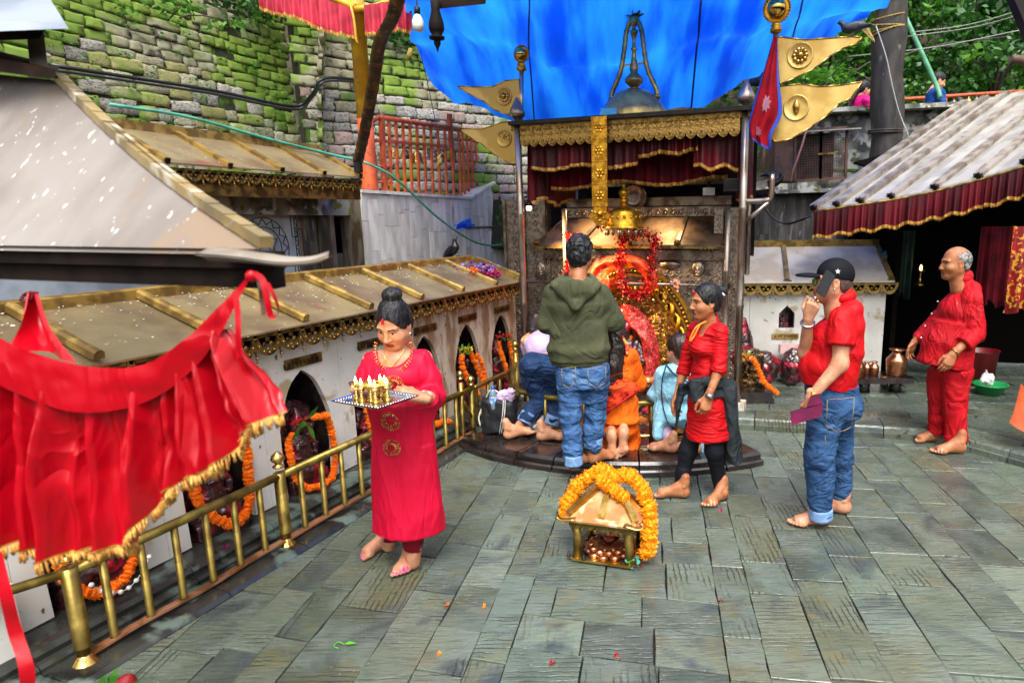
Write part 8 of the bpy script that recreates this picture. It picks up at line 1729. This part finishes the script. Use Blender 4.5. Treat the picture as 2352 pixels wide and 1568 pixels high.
wa=MB();wa.hexa([p(*q)for q in((1818,976,-.30),(1886,956,-.30),(1886,956,-.24),(1818,976,-.24),(1815,944,-.30),(1892,926,-.30),(1892,926,-.24),(1815,944,-.24))]);wa.hexa([p(*q)for q in((1850,938,-.30),(1888,928,-.30),(1888,928,-.23),(1850,938,-.23),(1862,908,-.30),(1884,903,-.30),(1884,903,-.23),(1862,908,-.23))]);o=link('wallet',wa.mesh('wallet',WALL),None);o.location=Vector(w.base);tag(o,'purple leather wallet case in the left hand of the man in the cap','wallet')
# ---- old man in red
w=Person('balding grey haired old man in a loose red shirt and rolled red trousers',2165,1025);p=w.p;w.mats[0]=SKIN_D
hc=p(2192,604,.0);w.head('o',hc,272,3,0,1.04);nk=p(2208,645,.0)
sl_,sr_,el_,er_,wl,wr=p(2232,684,-.13),p(2195,690,.16),p(2240,765,-.17),p(2130,760,.22),p(2190,812,-.23),p(2100,785,.20)
ch_,be,pv=p(2198,715,0),p(2168,790,0),p(2185,850,0);ang=p(2200,1030,-.02)
legs=lambda a:[('y',p(2196,1006,-.07),p(2196,850,-.06),(.078+a,.078),(.115+a,.10),.03),('y',p(2154,990,.12),p(2166,850,.08),(.072+a,.072),(.12+a,.11),.03)]
w.limb([('c',hc+[.02,0,-.06],nk,.055,.06,.02),('e',ch_,(.12,.16,.14),.05),('e',be,(.14,.15,.13),.06)]+chain([sl_,el_,wl],[.05,.038,.027])+chain([sr_,er_,wr],[.05,.038,.026])+chain([p(2193,950,-.07),p(2198,1005,-.065),p(2200,1035,-.06)],[.04,.038,.035])+chain([p(2152,940,.12),p(2158,990,.13),p(2160,1010,.13)],[.06,.045,.035]))
w.hand('relax',wl,(-.45,-.15,-.8),(-.2,-1,.1),True,1.05).hand('relax',wr,(-.3,.1,-.9),(-.3,.9,.2),False,1.0);w.foot(gnd(2204,1040)-w.base,264,True,0,1.1).foot(gnd(2160,1014)-w.base,268,False,0,1.1);w.finish()
w.cloth('shirt',[('e',p(2222,662,.0),(.075,.13,.06),.05),('e',p(2216,690,0),(.105,.17,.08),.05),('e',ch_+[.01,0,0],(.135,.175,.13),.05),('e',p(2172,785,0),(.165,.17,.13),.06),('y',p(2168,838,0),p(2192,740,0),(.205,.185),(.15,.17),.05,X_),('c',nk+[.012,0,0],nk+[.015,0,.03],.066,.062,.02),('-c',nk+[-.05,0,.03],nk+[-.01,0,.1],.05,.056,.01)]+chain([sl_,el_],[.07,.07],.03)+[('y',el_*.45+wl*.55,el_,(.066,.066),(.068,.068),.02)]+chain([sr_,er_,er_*.5+wr*.5],[.068,.066,.058],.03),REDS,.008,.0095,(6,6,4),11)
w.cloth('trousers',[('e',pv,(.14,.16,.09),.05)]+legs(.0),REDS,.0085,.011,(8,8,4.5),12);w.cloth('cuff',[('y',p(2196,1010,-.07),p(2196,996,-.07),(.088,.088),(.086,.086),.004),('y',p(2154,993,.12),p(2155,980,.12),(.081,.081),(.08,.08),.004)],REDS,.006,.004,(16,16,30))
m=MB();m.tube([nk+np.array([.006+.056*math.cos(a),.058*math.sin(a),.026+.016*math.cos(a)])for a in np.linspace(-2.7,2.7,22)],.013,8,flat=2.0);w.mb(m,'collar',REDS)
for x,y in((2150,692),(2136,720),(2121,748),(2112,775)):m=MB();m.lathe(p(x+4,y,-.11),[(.006,0),(.006,.004),(.001,.005)],8,axis=(-.7,-.7,0));w.mb(m,'button',WHITE_P)
m=MB();Pk=[p(2140,742,-.165),p(2170,738,-.19),p(2176,782,-.20),p(2138,790,-.175)];[m.tube([a,b],.003,5)for a,b in zip(Pk,Pk[1:]+Pk[:1])];w.mb(m,'pocket_edge',REDS)
w.hair([('e',(0,-.024,.026),(.081,.098,.082),0),('e',(0,-.06,-.02),(.068,.046,.06),.02),('-e',(0,.068,.03),(.10,.085,.15),.012),('-e',(0,-.02,.14),(.062,.085,.055),.012),('-c',(-.1,-.005,-.015),(.1,-.005,-.015),.03,.03,.01)],HAIR_G,.005,.004,(50,50,50))
m=MB();d=(wl-el_)/np.linalg.norm(wl-el_);x=np.cross(d,[0,0,1]);x/=np.linalg.norm(x);z=np.cross(x,d);m.tube([wl-d*.01+.033*(x*math.cos(a)+z*math.sin(a))for a in np.linspace(0,6.3,18)],.009,6,flat=.5);w.mb(m,'wristwatch',BRASS_HI)
# ---- walking woman in red
w=Person('young woman in a red top striding past with a charcoal jacket tied at her waist',1600,1140,skin=SKIN_D);p=w.p
hc=p(1619,693,.0);w.head('f',hc,252,2,0,.96);nk=p(1628,742,.02)
sl_,sr_,el_,er_,wl,wr=p(1655,760,-.10),p(1598,755,.14),p(1652,845,-.13),p(1570,850,.18),p(1628,908,-.20),p(1556,905,.12)
ch_,be,pv=p(1626,790,.02),p(1622,850,.02),p(1622,910,.02)
legs=lambda a:chain([p(1634,945,-.05),p(1640,1035,-.06),p(1655,1120,.0)],[.07+a,.054+a,.036+a])+chain([p(1608,945,.08),p(1580,1035,.05),p(1566,1105,.03)],[.07+a,.055+a,.038+a])
w.limb([('c',hc+[.01,0,-.06],nk,.044,.05,.02),('e',ch_,(.085,.11,.11),.05),('e',be,(.075,.09,.12),.06)]+chain([sl_,el_,wl],[.043,.034,.023])+chain([sr_,er_,wr],[.043,.034,.022])+legs(-.008)+chain([p(1655,1110,.0),gnd(1660,1150)-w.base+[0,0,.06]],[.034,.036]))
w.hand('hold',wl,(-.25,-.2,-.9),(.3,-1,0),True).hand('relax',wr,(-.2,-.1,-1),(-.6,.7,0));w.foot(gnd(1660,1146)-w.base,222,True,0,.97).foot(gnd(1570,1142)-w.base,268,False,3,.97);w.finish()
w.cloth('tunic',[('e',p(1632,757,.02),(.095,.13,.05),.04),('e',ch_,(.11,.135,.12),.05),('e',p(1606,797,-.02),(.065,.10,.06),.05),('e',be,(.10,.122,.12),.06),('y',p(1628,1000,.02),p(1622,868,.02),(.152,.165),(.112,.13),.05,X_),('c',nk+[.01,.02,-.02],nk+[.012,.02,.035],.056,.05,.02),('-c',nk+[-.05,-.06,-.04],nk+[.0,0,.08],.045,.05,.012)]+chain([sl_,el_],[.05,.045],.03)+[('y',el_*.8+wl*.2,el_,(.046,.046),(.045,.045),.02)]+chain([sr_,er_],[.05,.044],.03)+[('y',er_*.82+wr*.18,er_,(.045,.045),(.044,.044),.02)],REDT,.0075,.0045,(5,5,14),14)
w.cloth('leggings',legs(.003)+[('y',p(1657,1128,.0),p(1652,1090,-.01),(.040,.040),(.046,.046),.02),('y',p(1564,1112,.03),p(1570,1075,.035),(.042,.042),(.048,.048),.02),('e',pv+[0,0,-.05],(.09,.10,.08),.05)],LEGG,.0075,.003,(10,10,24))
w.cloth('tied_jacket',[('y',p(1624,902,.02),p(1622,868,.02),(.136,.152),(.126,.140),.0,X_),('y',p(1688,1056,.02),p(1668,880,.02),(.050,.10),(.055,.13),.03,X_),('c',p(1568,884,.0),p(1622,874,-.145),.022,.028,.02),('c',p(1622,874,-.145),p(1676,884,-.05),.028,.034,.02),('y',p(1598,922,-.15),p(1603,872,-.15),(.036,.02),(.042,.028),.015,X_),('y',p(1676,1052,.02),p(1668,885,.02),(.050,.085),(.060,.12),.03,X_),('y',p(1662,1020,.08),p(1655,885,.06),(.05,.06),(.07,.09),.03,X_),('y',p(1552,985,.04),p(1568,880,.02),(.012,.02),(.034,.04),.03,X_)],GREYJ,.0075,.012,(12,12,2.5),15)
w.hair(scalp()+[('e',(0,-.125,.06),(.035,.04,.04),.015)],HAIR);m=MB();m.tube([w.H(x,-.098-.02*abs(x)*20,.085-abs(x))for x in np.linspace(-.05,.05,8)],.007,6);m.ball(w.H(-.04,-.10,.05),.01,7);w.mb(m,'hair_clip',WHITE_P);m=MB();m.ball(w.H(0,.080,.068),(.011,.008,.011),8);w.mb(m,'vermilion_mark',PET_R)
m=MB();m.tube(curve3([p(1608,745,-.03),p(1592,775,-.09),p(1584,782,-.09),p(1598,752,-.1),p(1622,738,-.06)],16),.006,6);w.mb(m,'orange_thread',M('orange_ribbon',lin('#e8801a'),None,rough=.6))
m=MB();m.lathe(wl+[0,-.02,0],[(.026,-.012),(.028,0),(.026,.012)],12,axis=wl-el_);w.mb(m,'wristwatch',SILVERM)
# ---- man in the green hoodie, seen from behind
w=Person('man in an olive green hoodie and rolled jeans standing with his back to us',1345,1068,.1,skin=SKIN_D);p=w.p
hc=p(1332,585,.06);w.head('m',hc,8,8,0,1.06);nk=p(1325,632,.03)
sl_,sr_,el_,er_,wl,wr=p(1272,672,.02),p(1384,672,.04),p(1256,742,.06),p(1412,738,.08),p(1290,740,.32),p(1380,738,.32)
ch_,be,pv=p(1325,700,.02),p(1328,770,.02),p(1338,840,.02)
fl_,fr2=gnd(1318,1080,.1)[1]-w.Y,gnd(1362,1064,.1)[1]-w.Y;legs=lambda a:chain([p(1312,850,.02),p(1310,955,fl_*.5+.03),p(1318,1060,fl_)],[.098+a,.068+a,.048+a])+chain([p(1366,850,.02),p(1366,955,fr2*.5+.03),p(1362,1025,fr2)],[.098+a,.066+a,.05+a])
w.limb([('c',hc+[0,-.02,-.06],nk,.052,.058,.02),('e',ch_,(.15,.09,.15),.05),('e',be,(.13,.085,.15),.05),('e',pv,(.13,.085,.10),.05)]+chain([sl_,el_,wl],[.05,.04,.028])+chain([sr_,er_,wr],[.05,.04,.028])+legs(-.012)+chain([p(1362,1020,fr2),gnd(1362,1064,.1)-w.base+[0,0,.10]],[.04,.033])+chain([p(1318,1050,fl_),gnd(1318,1080,.1)-w.base+[0,0,.10]],[.04,.033]))
w.hand('relax',wl,(.4,1,.1),(0,0,1),True).hand('relax',wr,(-.4,1,.1),(0,0,1));w.foot(gnd(1318,1080,.1)-w.base,22,True,0,1.05).foot(gnd(1362,1064,.1)-w.base,52,False,0,1.05);w.finish()
w.cloth('hoodie',[('e',p(1326,652,.02),(.165,.10,.06),.05),('e',ch_+[0,0,.02],(.19,.125,.14),.05),('y',p(1331,826,.02),p(1327,700,.02),(.205,.135),(.19,.12),.05),('e',p(1331,800,.02),(.215,.14,.05),.04)]+chain([sl_,el_,wl],[.068,.062,.045],.03)+chain([sr_,er_,wr],[.068,.066,.045],.03),OLIVE,.0085,.0095,(5.5,5.5,4),16)
w.cloth('hood',[('e',p(1322,668,-.09),(.13,.045,.075),.03),('c',p(1272,655,-.04),p(1322,705,-.125),.024,.028,.03),('c',p(1374,655,-.04),p(1322,705,-.125),.024,.028,.03),('c',p(1272,652,-.03),p(1298,636,.04),.026,.024,.02),('c',p(1374,652,-.03),p(1354,634,.04),.026,.024,.02),('-e',p(1325,632,-.01),(.085,.065,.05),.012)],OLIVE,.0075,.005,(9,9,9),17,mats=[OLIVE,OLV_D],mfn=lambda c:((c[:,2]>p(1325,652,0)[2])&(np.abs(c[:,0]-nk[0])<.085)&(c[:,1]>-.06)).astype(int))
w.cloth('waistband',[('y',p(1331,836,.02),p(1331,815,.02),(.196,.128),(.203,.134),.0)],OLV_R,.007,.002,(20,20,4))
w.cloth('jeans',[('y',p(1337,830,.02),p(1338,885,.02),(.165,.118),(.175,.125),.05),('e',p(1312,864,-.02),(.085,.085,.085),.05),('e',p(1366,864,-.02),(.085,.085,.085),.05)]+legs(.006)+[('y',p(1318,1060,fl_),p(1312,990,fl_*.7),(.058,.058),(.07,.07),.03),('y',p(1362,1018,fr2),p(1365,975,fr2*.8),(.06,.06),(.07,.07),.03)],DENIM_L,.007,.007,(9,9,17),18,mask=lambda V:.35+1.1*(V[:,2]<.62));w.cloth('cuff',[('y',p(1318,1066,fl_),p(1317,1044,fl_),(.066,.066),(.065,.065),.004),('y',p(1362,1025,fr2),p(1363,1003,fr2),(.067,.067),(.066,.066),.004)],CUFF,.006,.002,(20,20,10))
for x0_,x1_ in((1290,1322),(1350,1392)):
 m=MB();yb=-.155;Pk=[p(x0_,846,yb),p(x1_,842,yb),p(x1_-2,880,yb-.01),p((x0_+x1_)/2,890,yb-.012),p(x0_+2,882,yb-.01)];[m.tube([a,b],.0022,4)for a,b in zip(Pk,Pk[1:]+Pk[:1])];w.mb(m,'pocket_seam',STITCH)
w.hair([('e',(0,-.022,.036),(.085,.105,.098),0),('e',(0,-.05,-.02),(.072,.06,.07),.02),('-e',(0,.098,-.04),(.08,.085,.10),.012),('-c',(-.09,-.005,-.015),(.09,-.005,-.015),.024,.024,.01),('-e',(0,-.02,-.13),(.10,.12,.05),.01)],HAIR,.006,.008,(34,34,34))
m=MB();petals(m,w.H(.08,.0,.02),24,np.array([.008,.008,.008]),.022,np.random.default_rng(2),2);w.mb(m,'ear_flower',[PET_M,LEAF])
# ---- the woman bending low in jeans
w=Person('person in dark rolled jeans and a lilac top bending low over the railing',1225,1000,.1,skin=SKIN_P);p=w.p
hc=p(1232,765,.42);w.head('f',hc,20,65,0,1.0)
hp,hq=p(1222,850,.06),p(1272,855,.06)
legs=lambda a:chain([hp,p(1246,918,.12),p(1210,958,.0)],[.10+a,.08+a,.058+a])+chain([hq,p(1290,915,.14),p(1271,962,.02)],[.10+a,.078+a,.056+a])
w.limb([('e',p(1245,835,.1),(.14,.14,.1),.05),('c',p(1245,810,.15),p(1245,790,.42),.11,.12,.04),('c',p(1240,785,.42),hc,.05,.045,.03)]+legs(-.012)+chain([p(1210,955,.0),p(1186,985,-.02)],[.042,.034])+chain([p(1272,960,.02),p(1258,985,.0)],[.042,.034])+chain([p(1215,795,.4),p(1225,850,.5),p(1260,870,.55)],[.045,.036,.025]))
w.foot(gnd(1170,1008,.1)-w.base,72,True,8,1.02).foot(gnd(1244,1012,.1)-w.base,84,False,0,1.02).hand('relax',p(1260,870,.55),(.5,.5,-.4),(0,0,1));w.finish()
w.cloth('jeans',[('e',p(1243,832,.10),(.155,.15,.10),.05),('e',p(1222,838,.02),(.09,.09,.09),.05),('e',p(1270,842,.02),(.09,.09,.09),.05)]+legs(.008),DENIM_D,.0085,.009,(9,9,12),20);w.cloth('cuff',[('y',p(1204,970,-.01),p(1216,948,.02),(.066,.066),(.068,.068),.004),('y',p(1267,974,.02),p(1274,952,.03),(.064,.064),(.066,.066),.004)],CUFF,.0065,.002,(20,20,20))
w.cloth('top',[('c',p(1243,800,.16),p(1245,782,.42),.125,.125,.05),('e',p(1243,790,.22),(.135,.12,.05),.04)]+chain([p(1212,795,.4),p(1222,845,.48)],[.06,.05]),LILAC,.009,.008,(8,8,8),21);w.hair(scalp()+[('e',(0,-.12,.06),(.04,.045,.04),.02),('c',(0,-.1,.0),(.03,-.1,-.1),.05,.03,.03)],HAIR_B)
m=MB();m.tube([p(1228,985-0,.0)+np.array([0,0,0])]*0+[p(1250+9*math.cos(a),975+4*math.sin(a),.0-.02*math.sin(a))for a in np.linspace(0,6.3,12)],.004,5);w.mb(m,'anklet_thread',BLACK_CL)
# ---- kneeling woman in orange
w=Person('kneeling worshipper in saffron orange with long dark hair and a printed shawl',1425,1045,.1,skin=SKIN_P);p=w.p
hc=p(1412,770,.22);w.head('f',hc,352,20,0,1.0);sl_,sr_=p(1378,815,.16),p(1448,818,.18);el_,er_,wr=p(1380,880,.3),p(1468,880,.26),p(1450,880,.45)
w.limb([('c',hc+[0,-.01,-.06],p(1415,812,.18),.045,.05,.02),('e',p(1415,850,.18),(.13,.09,.13),.05)]+chain([sr_,er_,wr],[.045,.036,.024])+chain([p(1405,985,.25),p(1406,1000,.1)],[.035,.03])+chain([p(1432,985,.25),p(1433,998,.1)],[.035,.03]))
for x,lf in((1404,True),(1433,False)):B=basis((0.05 if lf else-.05,.12,-1),(0,1,.1));w.add(FOOT,B*np.array([-1,1,1])if lf else B,p(x,1002 if lf else 996,-.10),.95)
w.hand('flat',wr,(0,1,.1),(0,0,1));w.finish()
w.cloth('kurta',[('e',p(1415,825,.17),(.14,.09,.06),.04),('e',p(1415,865,.17),(.145,.115,.13),.05),('e',p(1422,930,.15),(.155,.13,.13),.06),('e',p(1422,965,.14),(.16,.14,.09),.05),('x',p(1422,978,0),(0,0,-1))]+chain([sr_,er_,er_*.6+wr*.4],[.06,.056,.05])+chain([sl_,el_],[.06,.05]),ORG,.009,.009,(8,8,6),23)
w.cloth('trousers',[('e',p(1420,985,.16),(.165,.15,.10),.05),('c',p(1385,1010,.2),p(1390,1048,.1),.07,.06,.05),('c',p(1450,1005,.2),p(1448,1040,.14),.07,.05,.05)],ORG,.009,.014,(8,8,5),24)
w.cloth('shawl',[('c',p(1380,870,.06),p(1440,900,.04),.07,.05,.05),('c',p(1380,900,.06),p(1455,890,.06),.06,.045,.05),('c',p(1388,935,.05),p(1415,920,.02),.05,.04,.05),('c',p(1372,830,.12),p(1380,900,.06),.05,.06,.04)],SHAWL,.008,.008,(8,8,8),25)
m=MB();m.tube(curve3([p(1362,948,-.01),p(1400,940,-.035),p(1452,905,-.01)],12),.016,8,flat=.4);w.mb(m,'shawl_border',PET_R);m=MB()
for k in range(4):m.tube(curve3([p(1378+2*k,868+17*k,-.025),p(1410,862+17*k,-.03),p(1445,850+17*k,-.02)],10),.003,4)
w.mb(m,'printed_lines',M('dark_red_print',lin('#8c1a10'),None,rough=.8))
w.hair(scalp(),HAIR_B);V,Q=mk([('c',p(1414,772,.14),p(1406,840,.05),.075,.06,.03),('c',p(1406,840,.05),p(1398,900,.02),.055,.035,.03),('c',p(1420,780,.14),p(1424,862,.06),.05,.025,.03)],.007);V=fold(V,Q,.008,(40,40,8),3);link('long_hair',raw_mesh('long_hair',V,Q,HAIR_B),w.root)
m=MB();m.tube(curve3([p(1400,748,.14),p(1422,765,.1),p(1438,790,.12),p(1440,815,.1)],14),.022,8,flat=.5);w.mb(m,'head_scarf',M('gold_red_scarf',lin('#c8202c'),lin('#d8a84a'),30,lo=.45,hi=.55,rough=.5))
# ---- squatting woman in light blue
w=Person('squatting woman in a light blue kurta with her dark hair in a bun',1535,1035,.1,skin=SKIN);p=w.p
hc=p(1556,802,.14);w.head('f',hc,320,10,0,1.0);sl_,sr_=p(1522,858,.10),p(1590,858,.12);el_,wl=p(1505,905,.16),p(1525,900,.38)
w.limb([('c',hc+[0,-.01,-.06],p(1560,845,.12),.045,.05,.02),('e',p(1558,890,.12),(.13,.1,.13),.05)]+chain([sl_,el_,wl],[.045,.036,.024])+chain([p(1530,960,.2),p(1545,1030,.1)],[.055,.036])+chain([p(1558,890,.12),p(1545,940,.16),p(1530,960,.2)],[.09,.07,.055])+chain([p(1558,930,.12),p(1590,970,.16),p(1600,1032,.06)],[.09,.055,.036]));w.hand('relax',wl,(0,1,0),(0,0,1),True).foot(gnd(1545,1040,.1)-w.base,290,True).foot(gnd(1600,1042,.1)-w.base,300);w.finish()
w.cloth('kurta',[('e',p(1556,850,.12),(.14,.09,.06),.04),('e',p(1556,895,.12),(.15,.12,.13),.05),('e',p(1560,950,.12),(.16,.14,.11),.06),('c',p(1520,940,.12),p(1512,1000,.04),.07,.04,.05),('c',p(1590,960,.12),p(1612,1035,.02),.08,.06,.05)]+chain([sl_,el_,el_*.5+wl*.5],[.06,.055,.05])+chain([sr_,p(1600,910,.16)],[.06,.05]),SKYB,.009,.009,(8,8,6),26)
w.cloth('leggings',chain([p(1520,970,.12),p(1540,1015,.06)],[.06,.045]),LILAC,.008,.003);w.hair(scalp()+[('e',(.03,-.10,.08),(.045,.045,.045),.02),('e',(0,-.06,-.04),(.06,.05,.06),.02)],HAIR_B);m=MB();m.tube(curve3([p(1530,838,-.0),p(1552,862,-.02),p(1590,882,-.01)],10),.016,6,flat=.35);m.tube(curve3([p(1530,838,-.0),p(1520,880,.02),p(1522,930,.02),p(1535,975,.0)],8),.012,6,flat=.4);w.mb(m,'bag_strap',M('navy_strap',lin('#1a2a4c'),None,rough=.7))
# ---- two people on the upper path
def far(label,px,py,Y,az,mat,fem,skin):
 z=2.4;b=atY(px,py,Y);w=Person(label,px,py);w.base=np.array([b[0],Y,z]);w.root.location=Vector(w.base);w.Y=Y;hc=atY(px,py,Y)-w.base;w.skin=skin;w.mats[0]=skin;w.head('f' if fem else 'm',hc,az,18,0,1.05);d=azd(az);sd=np.array([d[1],-d[0],0]);nk=hc-[0,0,.14]-d*.03;hip=np.array([*(nk-d*.02)[:2],.82])
 hz_=nk[2];w.limb([('c',hc-[0,0,.06],nk,.05,.055,.02)]+[q for s in(-1,1)for q in chain([nk+sd*s*.15-[0,0,.05],nk+sd*s*.2+d*.05-[0,0,.28],nk+sd*s*.14+d*.2-[0,0,.38]],[.045,.037,.026])+chain([hip+sd*s*.08,hip*[1,1,.55]+sd*s*.09,hip*[1,1,0]+sd*s*.09+[0,0,.08]],[.08,.055,.04])])
 for s in(-1,1):w.hand('relax',nk+sd*s*.14+d*.2-[0,0,.38],d,(0,0,1),s<0);w.foot(hip*[1,1,0]+sd*s*.09,az,s<0)
 w.finish();w.cloth('shirt',[('c',nk-[0,0,.08],hip,.14,.14,.04),('c',nk+sd*.15-[0,0,.05],nk-sd*.15-[0,0,.05],.07,.07,.04)]+[q for s in(-1,1)for q in chain([nk+sd*s*.15-[0,0,.05],nk+sd*s*.2+d*.05-[0,0,.28]],[.065,.058])],mat,.012,.01,(7,7,7));w.cloth('trousers' if not fem else 'skirt',[q for s in(-1,1)for q in chain([hip+sd*s*.08,hip*[1,1,.12]+sd*s*.09],[.11,.08])],LEGG if not fem else mat,.014,.008);return w
w=far('man in a blue shirt looking down on the upper path at the top right',2156,187,10.7,95,PANTB,False,SKIN_P);w.hair([('e',(0,-.022,.036),(.085,.105,.098),0),('-e',(0,.098,-.04),(.08,.085,.10),.012),('-c',(-.09,-.005,-.02),(.09,-.005,-.02),.03,.03,.01),('-e',(0,-.02,-.13),(.10,.12,.07),.01)],HAIR,.008)
w=far('woman in a magenta sari with a long plait on the upper path beside the trunk',1986,205,10.7,80,MAGS,True,SKIN);w.hair(scalp(),HAIR,.008);V,Q=mk([('c',w.H(0,-.09,.0),w.H(0,-.14,-.2),.045,.035,.02),('c',w.H(0,-.14,-.2),w.H(0,-.17,-.5),.035,.02,.02)],.01);link('plait',raw_mesh('plait',V,Q,HAIR),w.root);m=MB();m.ball(w.H(.04,-.1,.03),.03,8);w.mb(m,'hair_flower',PET_M)
# ================================================================ BIRDS, BAGS
FEA=M('blue_grey_feathers',lin('#1d2530'),lin('#2f3a4c'),9,rough=.5,spot2=lin('#0e1218'),spot2_scale=7,spot2_t=.55);CROWF=M('black_feathers',lin('#0a0c12'),lin('#151a26'),12,rough=.35)
def bird(pos,az,s,mat,label,name='pigeon',pitch=0,beak=.02):
 t=thing(name,label,'bird',pos);B=rotm('Z',-R(az));up_=rotm('X',R(pitch))
 V,Q=mk([('e',(0,0,.085),(.052,.10,.052),0),('c',(0,.05,.10),(0,.095,.155),.04,.026,.03),('e',(0,.105,.165),(.024,.029,.024),.012),('c',(0,-.06,.085),(0,-.2,.07),.034,.016,.03),('c',(0,.125,.163),(0,.13+beak,.156),.009,.003,.006)],.006);link('body',raw_mesh('body',(V*s)@up_.T@B.T,Q,mat),t)
 for sd in(-1,1):
  V,Q=mk([('e',(sd*.046,-.03,.095),(.016,.11,.042),0),('c',(sd*.045,-.08,.09),(sd*.02,-.2,.078),.022,.008,.02)],.006);link('wing',raw_mesh('wing',(V*s)@up_.T@B.T,Q,mat),t)
  m=MB();m.tube([np.array([sd*.022,.0,.04])*s@B.T,np.array([sd*.022,.012,.004])*s@B.T],.004*s,5);[m.tube([np.array([sd*.022,.012,.005])*s@B.T,np.array([sd*.022+k*.012,.035,.003])*s@B.T],.003*s,4)for k in(-1,0,1)];link('leg',m.mesh('leg',IRON if name=='crow' else PET_M),t)
bird(onv(1957,84,FVR),282,.72,FEA,'dark blue grey pigeon perched on the tip of the upper right brass flag',pitch=-8)
bird(atY(2208,249,9.7),290,.75,FEA,'grey pigeon on the mossy wall above the grey tin roof',pitch=14)
bird(atY(1772,412,7.9),100,.6,FEA,'small grey pigeon on the carved eave beside the cloth flag');bird(onv(1740,205,6.3),150,.7,FEA,'dark pigeon hidden behind the finial of the right shrine post')
bird(onu(1049,588,-3.62),120,.85,CROWF,'black crow standing on the far end of the niche roof ridge','crow',38,.05)
F=Field((-.2,-.17,-.02),(.2,.17,.4),.009);F.box((0,0,.15),(.14,.10,.15),.05,0);F.ell((0,0,.28),(.12,.08,.04),.04);V,Q=F.surface();V=fold(V,Q,.012,(9,9,9),5);bg_=thing('black_bag','black nylon bag with white striped straps on the platform by the brass gate','bag',gnd(1145,1000,.1)+[0,.1,0]);link('body',raw_mesh('body',V,Q,BLACK_CL),bg_);c=origin_of(bg_)
for k in(-.008,.008):m=MB();m.tube(curve3([c+[.06+k,-.10,.30],c+[.055+k,-.13,.2],c+[.03+k,-.122,.08],c+[.02+k,-.118,.02]],12),.004,5);m.build('stripe',WHITE_P,bg_)
m=MB();m.tube(curve3([c+[-.12,-.02,.26],c+[-.05,-.06,.38],c+[.04,-.06,.33]],12),.007,6);m.tube(curve3([c+[-.13,-.05,.24],c+[-.16,-.07,.15],c+[-.15,-.08,.08]],10),.006,6);m.build('strap',WHITE_P,bg_)
V,Q=mk([('e',(0,0,0),(.075,.05,.05),0),('e',(.05,-.02,.03),(.05,.04,.04),.02)],.008);V=fold(V,Q,.02,(22,22,22),4);o=link('lilac_cloth',raw_mesh('lilac_cloth',V,Q,LILAC),None,c+[.05,-.04,.31]);tag(o,'crumpled lilac cloth stuffed in the top of the black bag','cloth')
bo=thing('water_bottle','plastic water bottle with a blue cap and label standing in the black bag','bottle',c+[-.035,-.075,.22]);q=origin_of(bo);m=MB();m.lathe(q,[(.03,0),(.032,.01),(.032,.12),(.024,.15),(.013,.17)],14);m.build('bottle',M('clear_plastic',lin('#a9c6dc'),None,rough=.1,trans=.6),bo);m=MB();m.lathe(q,[(.0325,.05),(.0325,.11)],14,cap=False);m.build('label',M('blue_label',lin('#2a7ac8'),lin('#d0dce8'),30,rough=.4),bo);m=MB();m.lathe(q+[0,0,.168],[(.014,0),(.014,.022),(.001,.023)],12);m.build('cap',M('blue_cap',lin('#1a5ad0'),None,rough=.4),bo)
V,Q=mk([('e',(0,0,.07),(.14,.09,.07),0),('e',(.08,.02,.10),(.08,.07,.07),.03)],.009);V=fold(V,Q,.02,(16,16,16),8);o=link('white_sack',raw_mesh('white_sack',V,Q,WHITE_P),None,gnd(1232,1000,.1)+[0,.1,0]);tag(o,'crumpled white plastic sack between the bare feet of the bending person','sack')
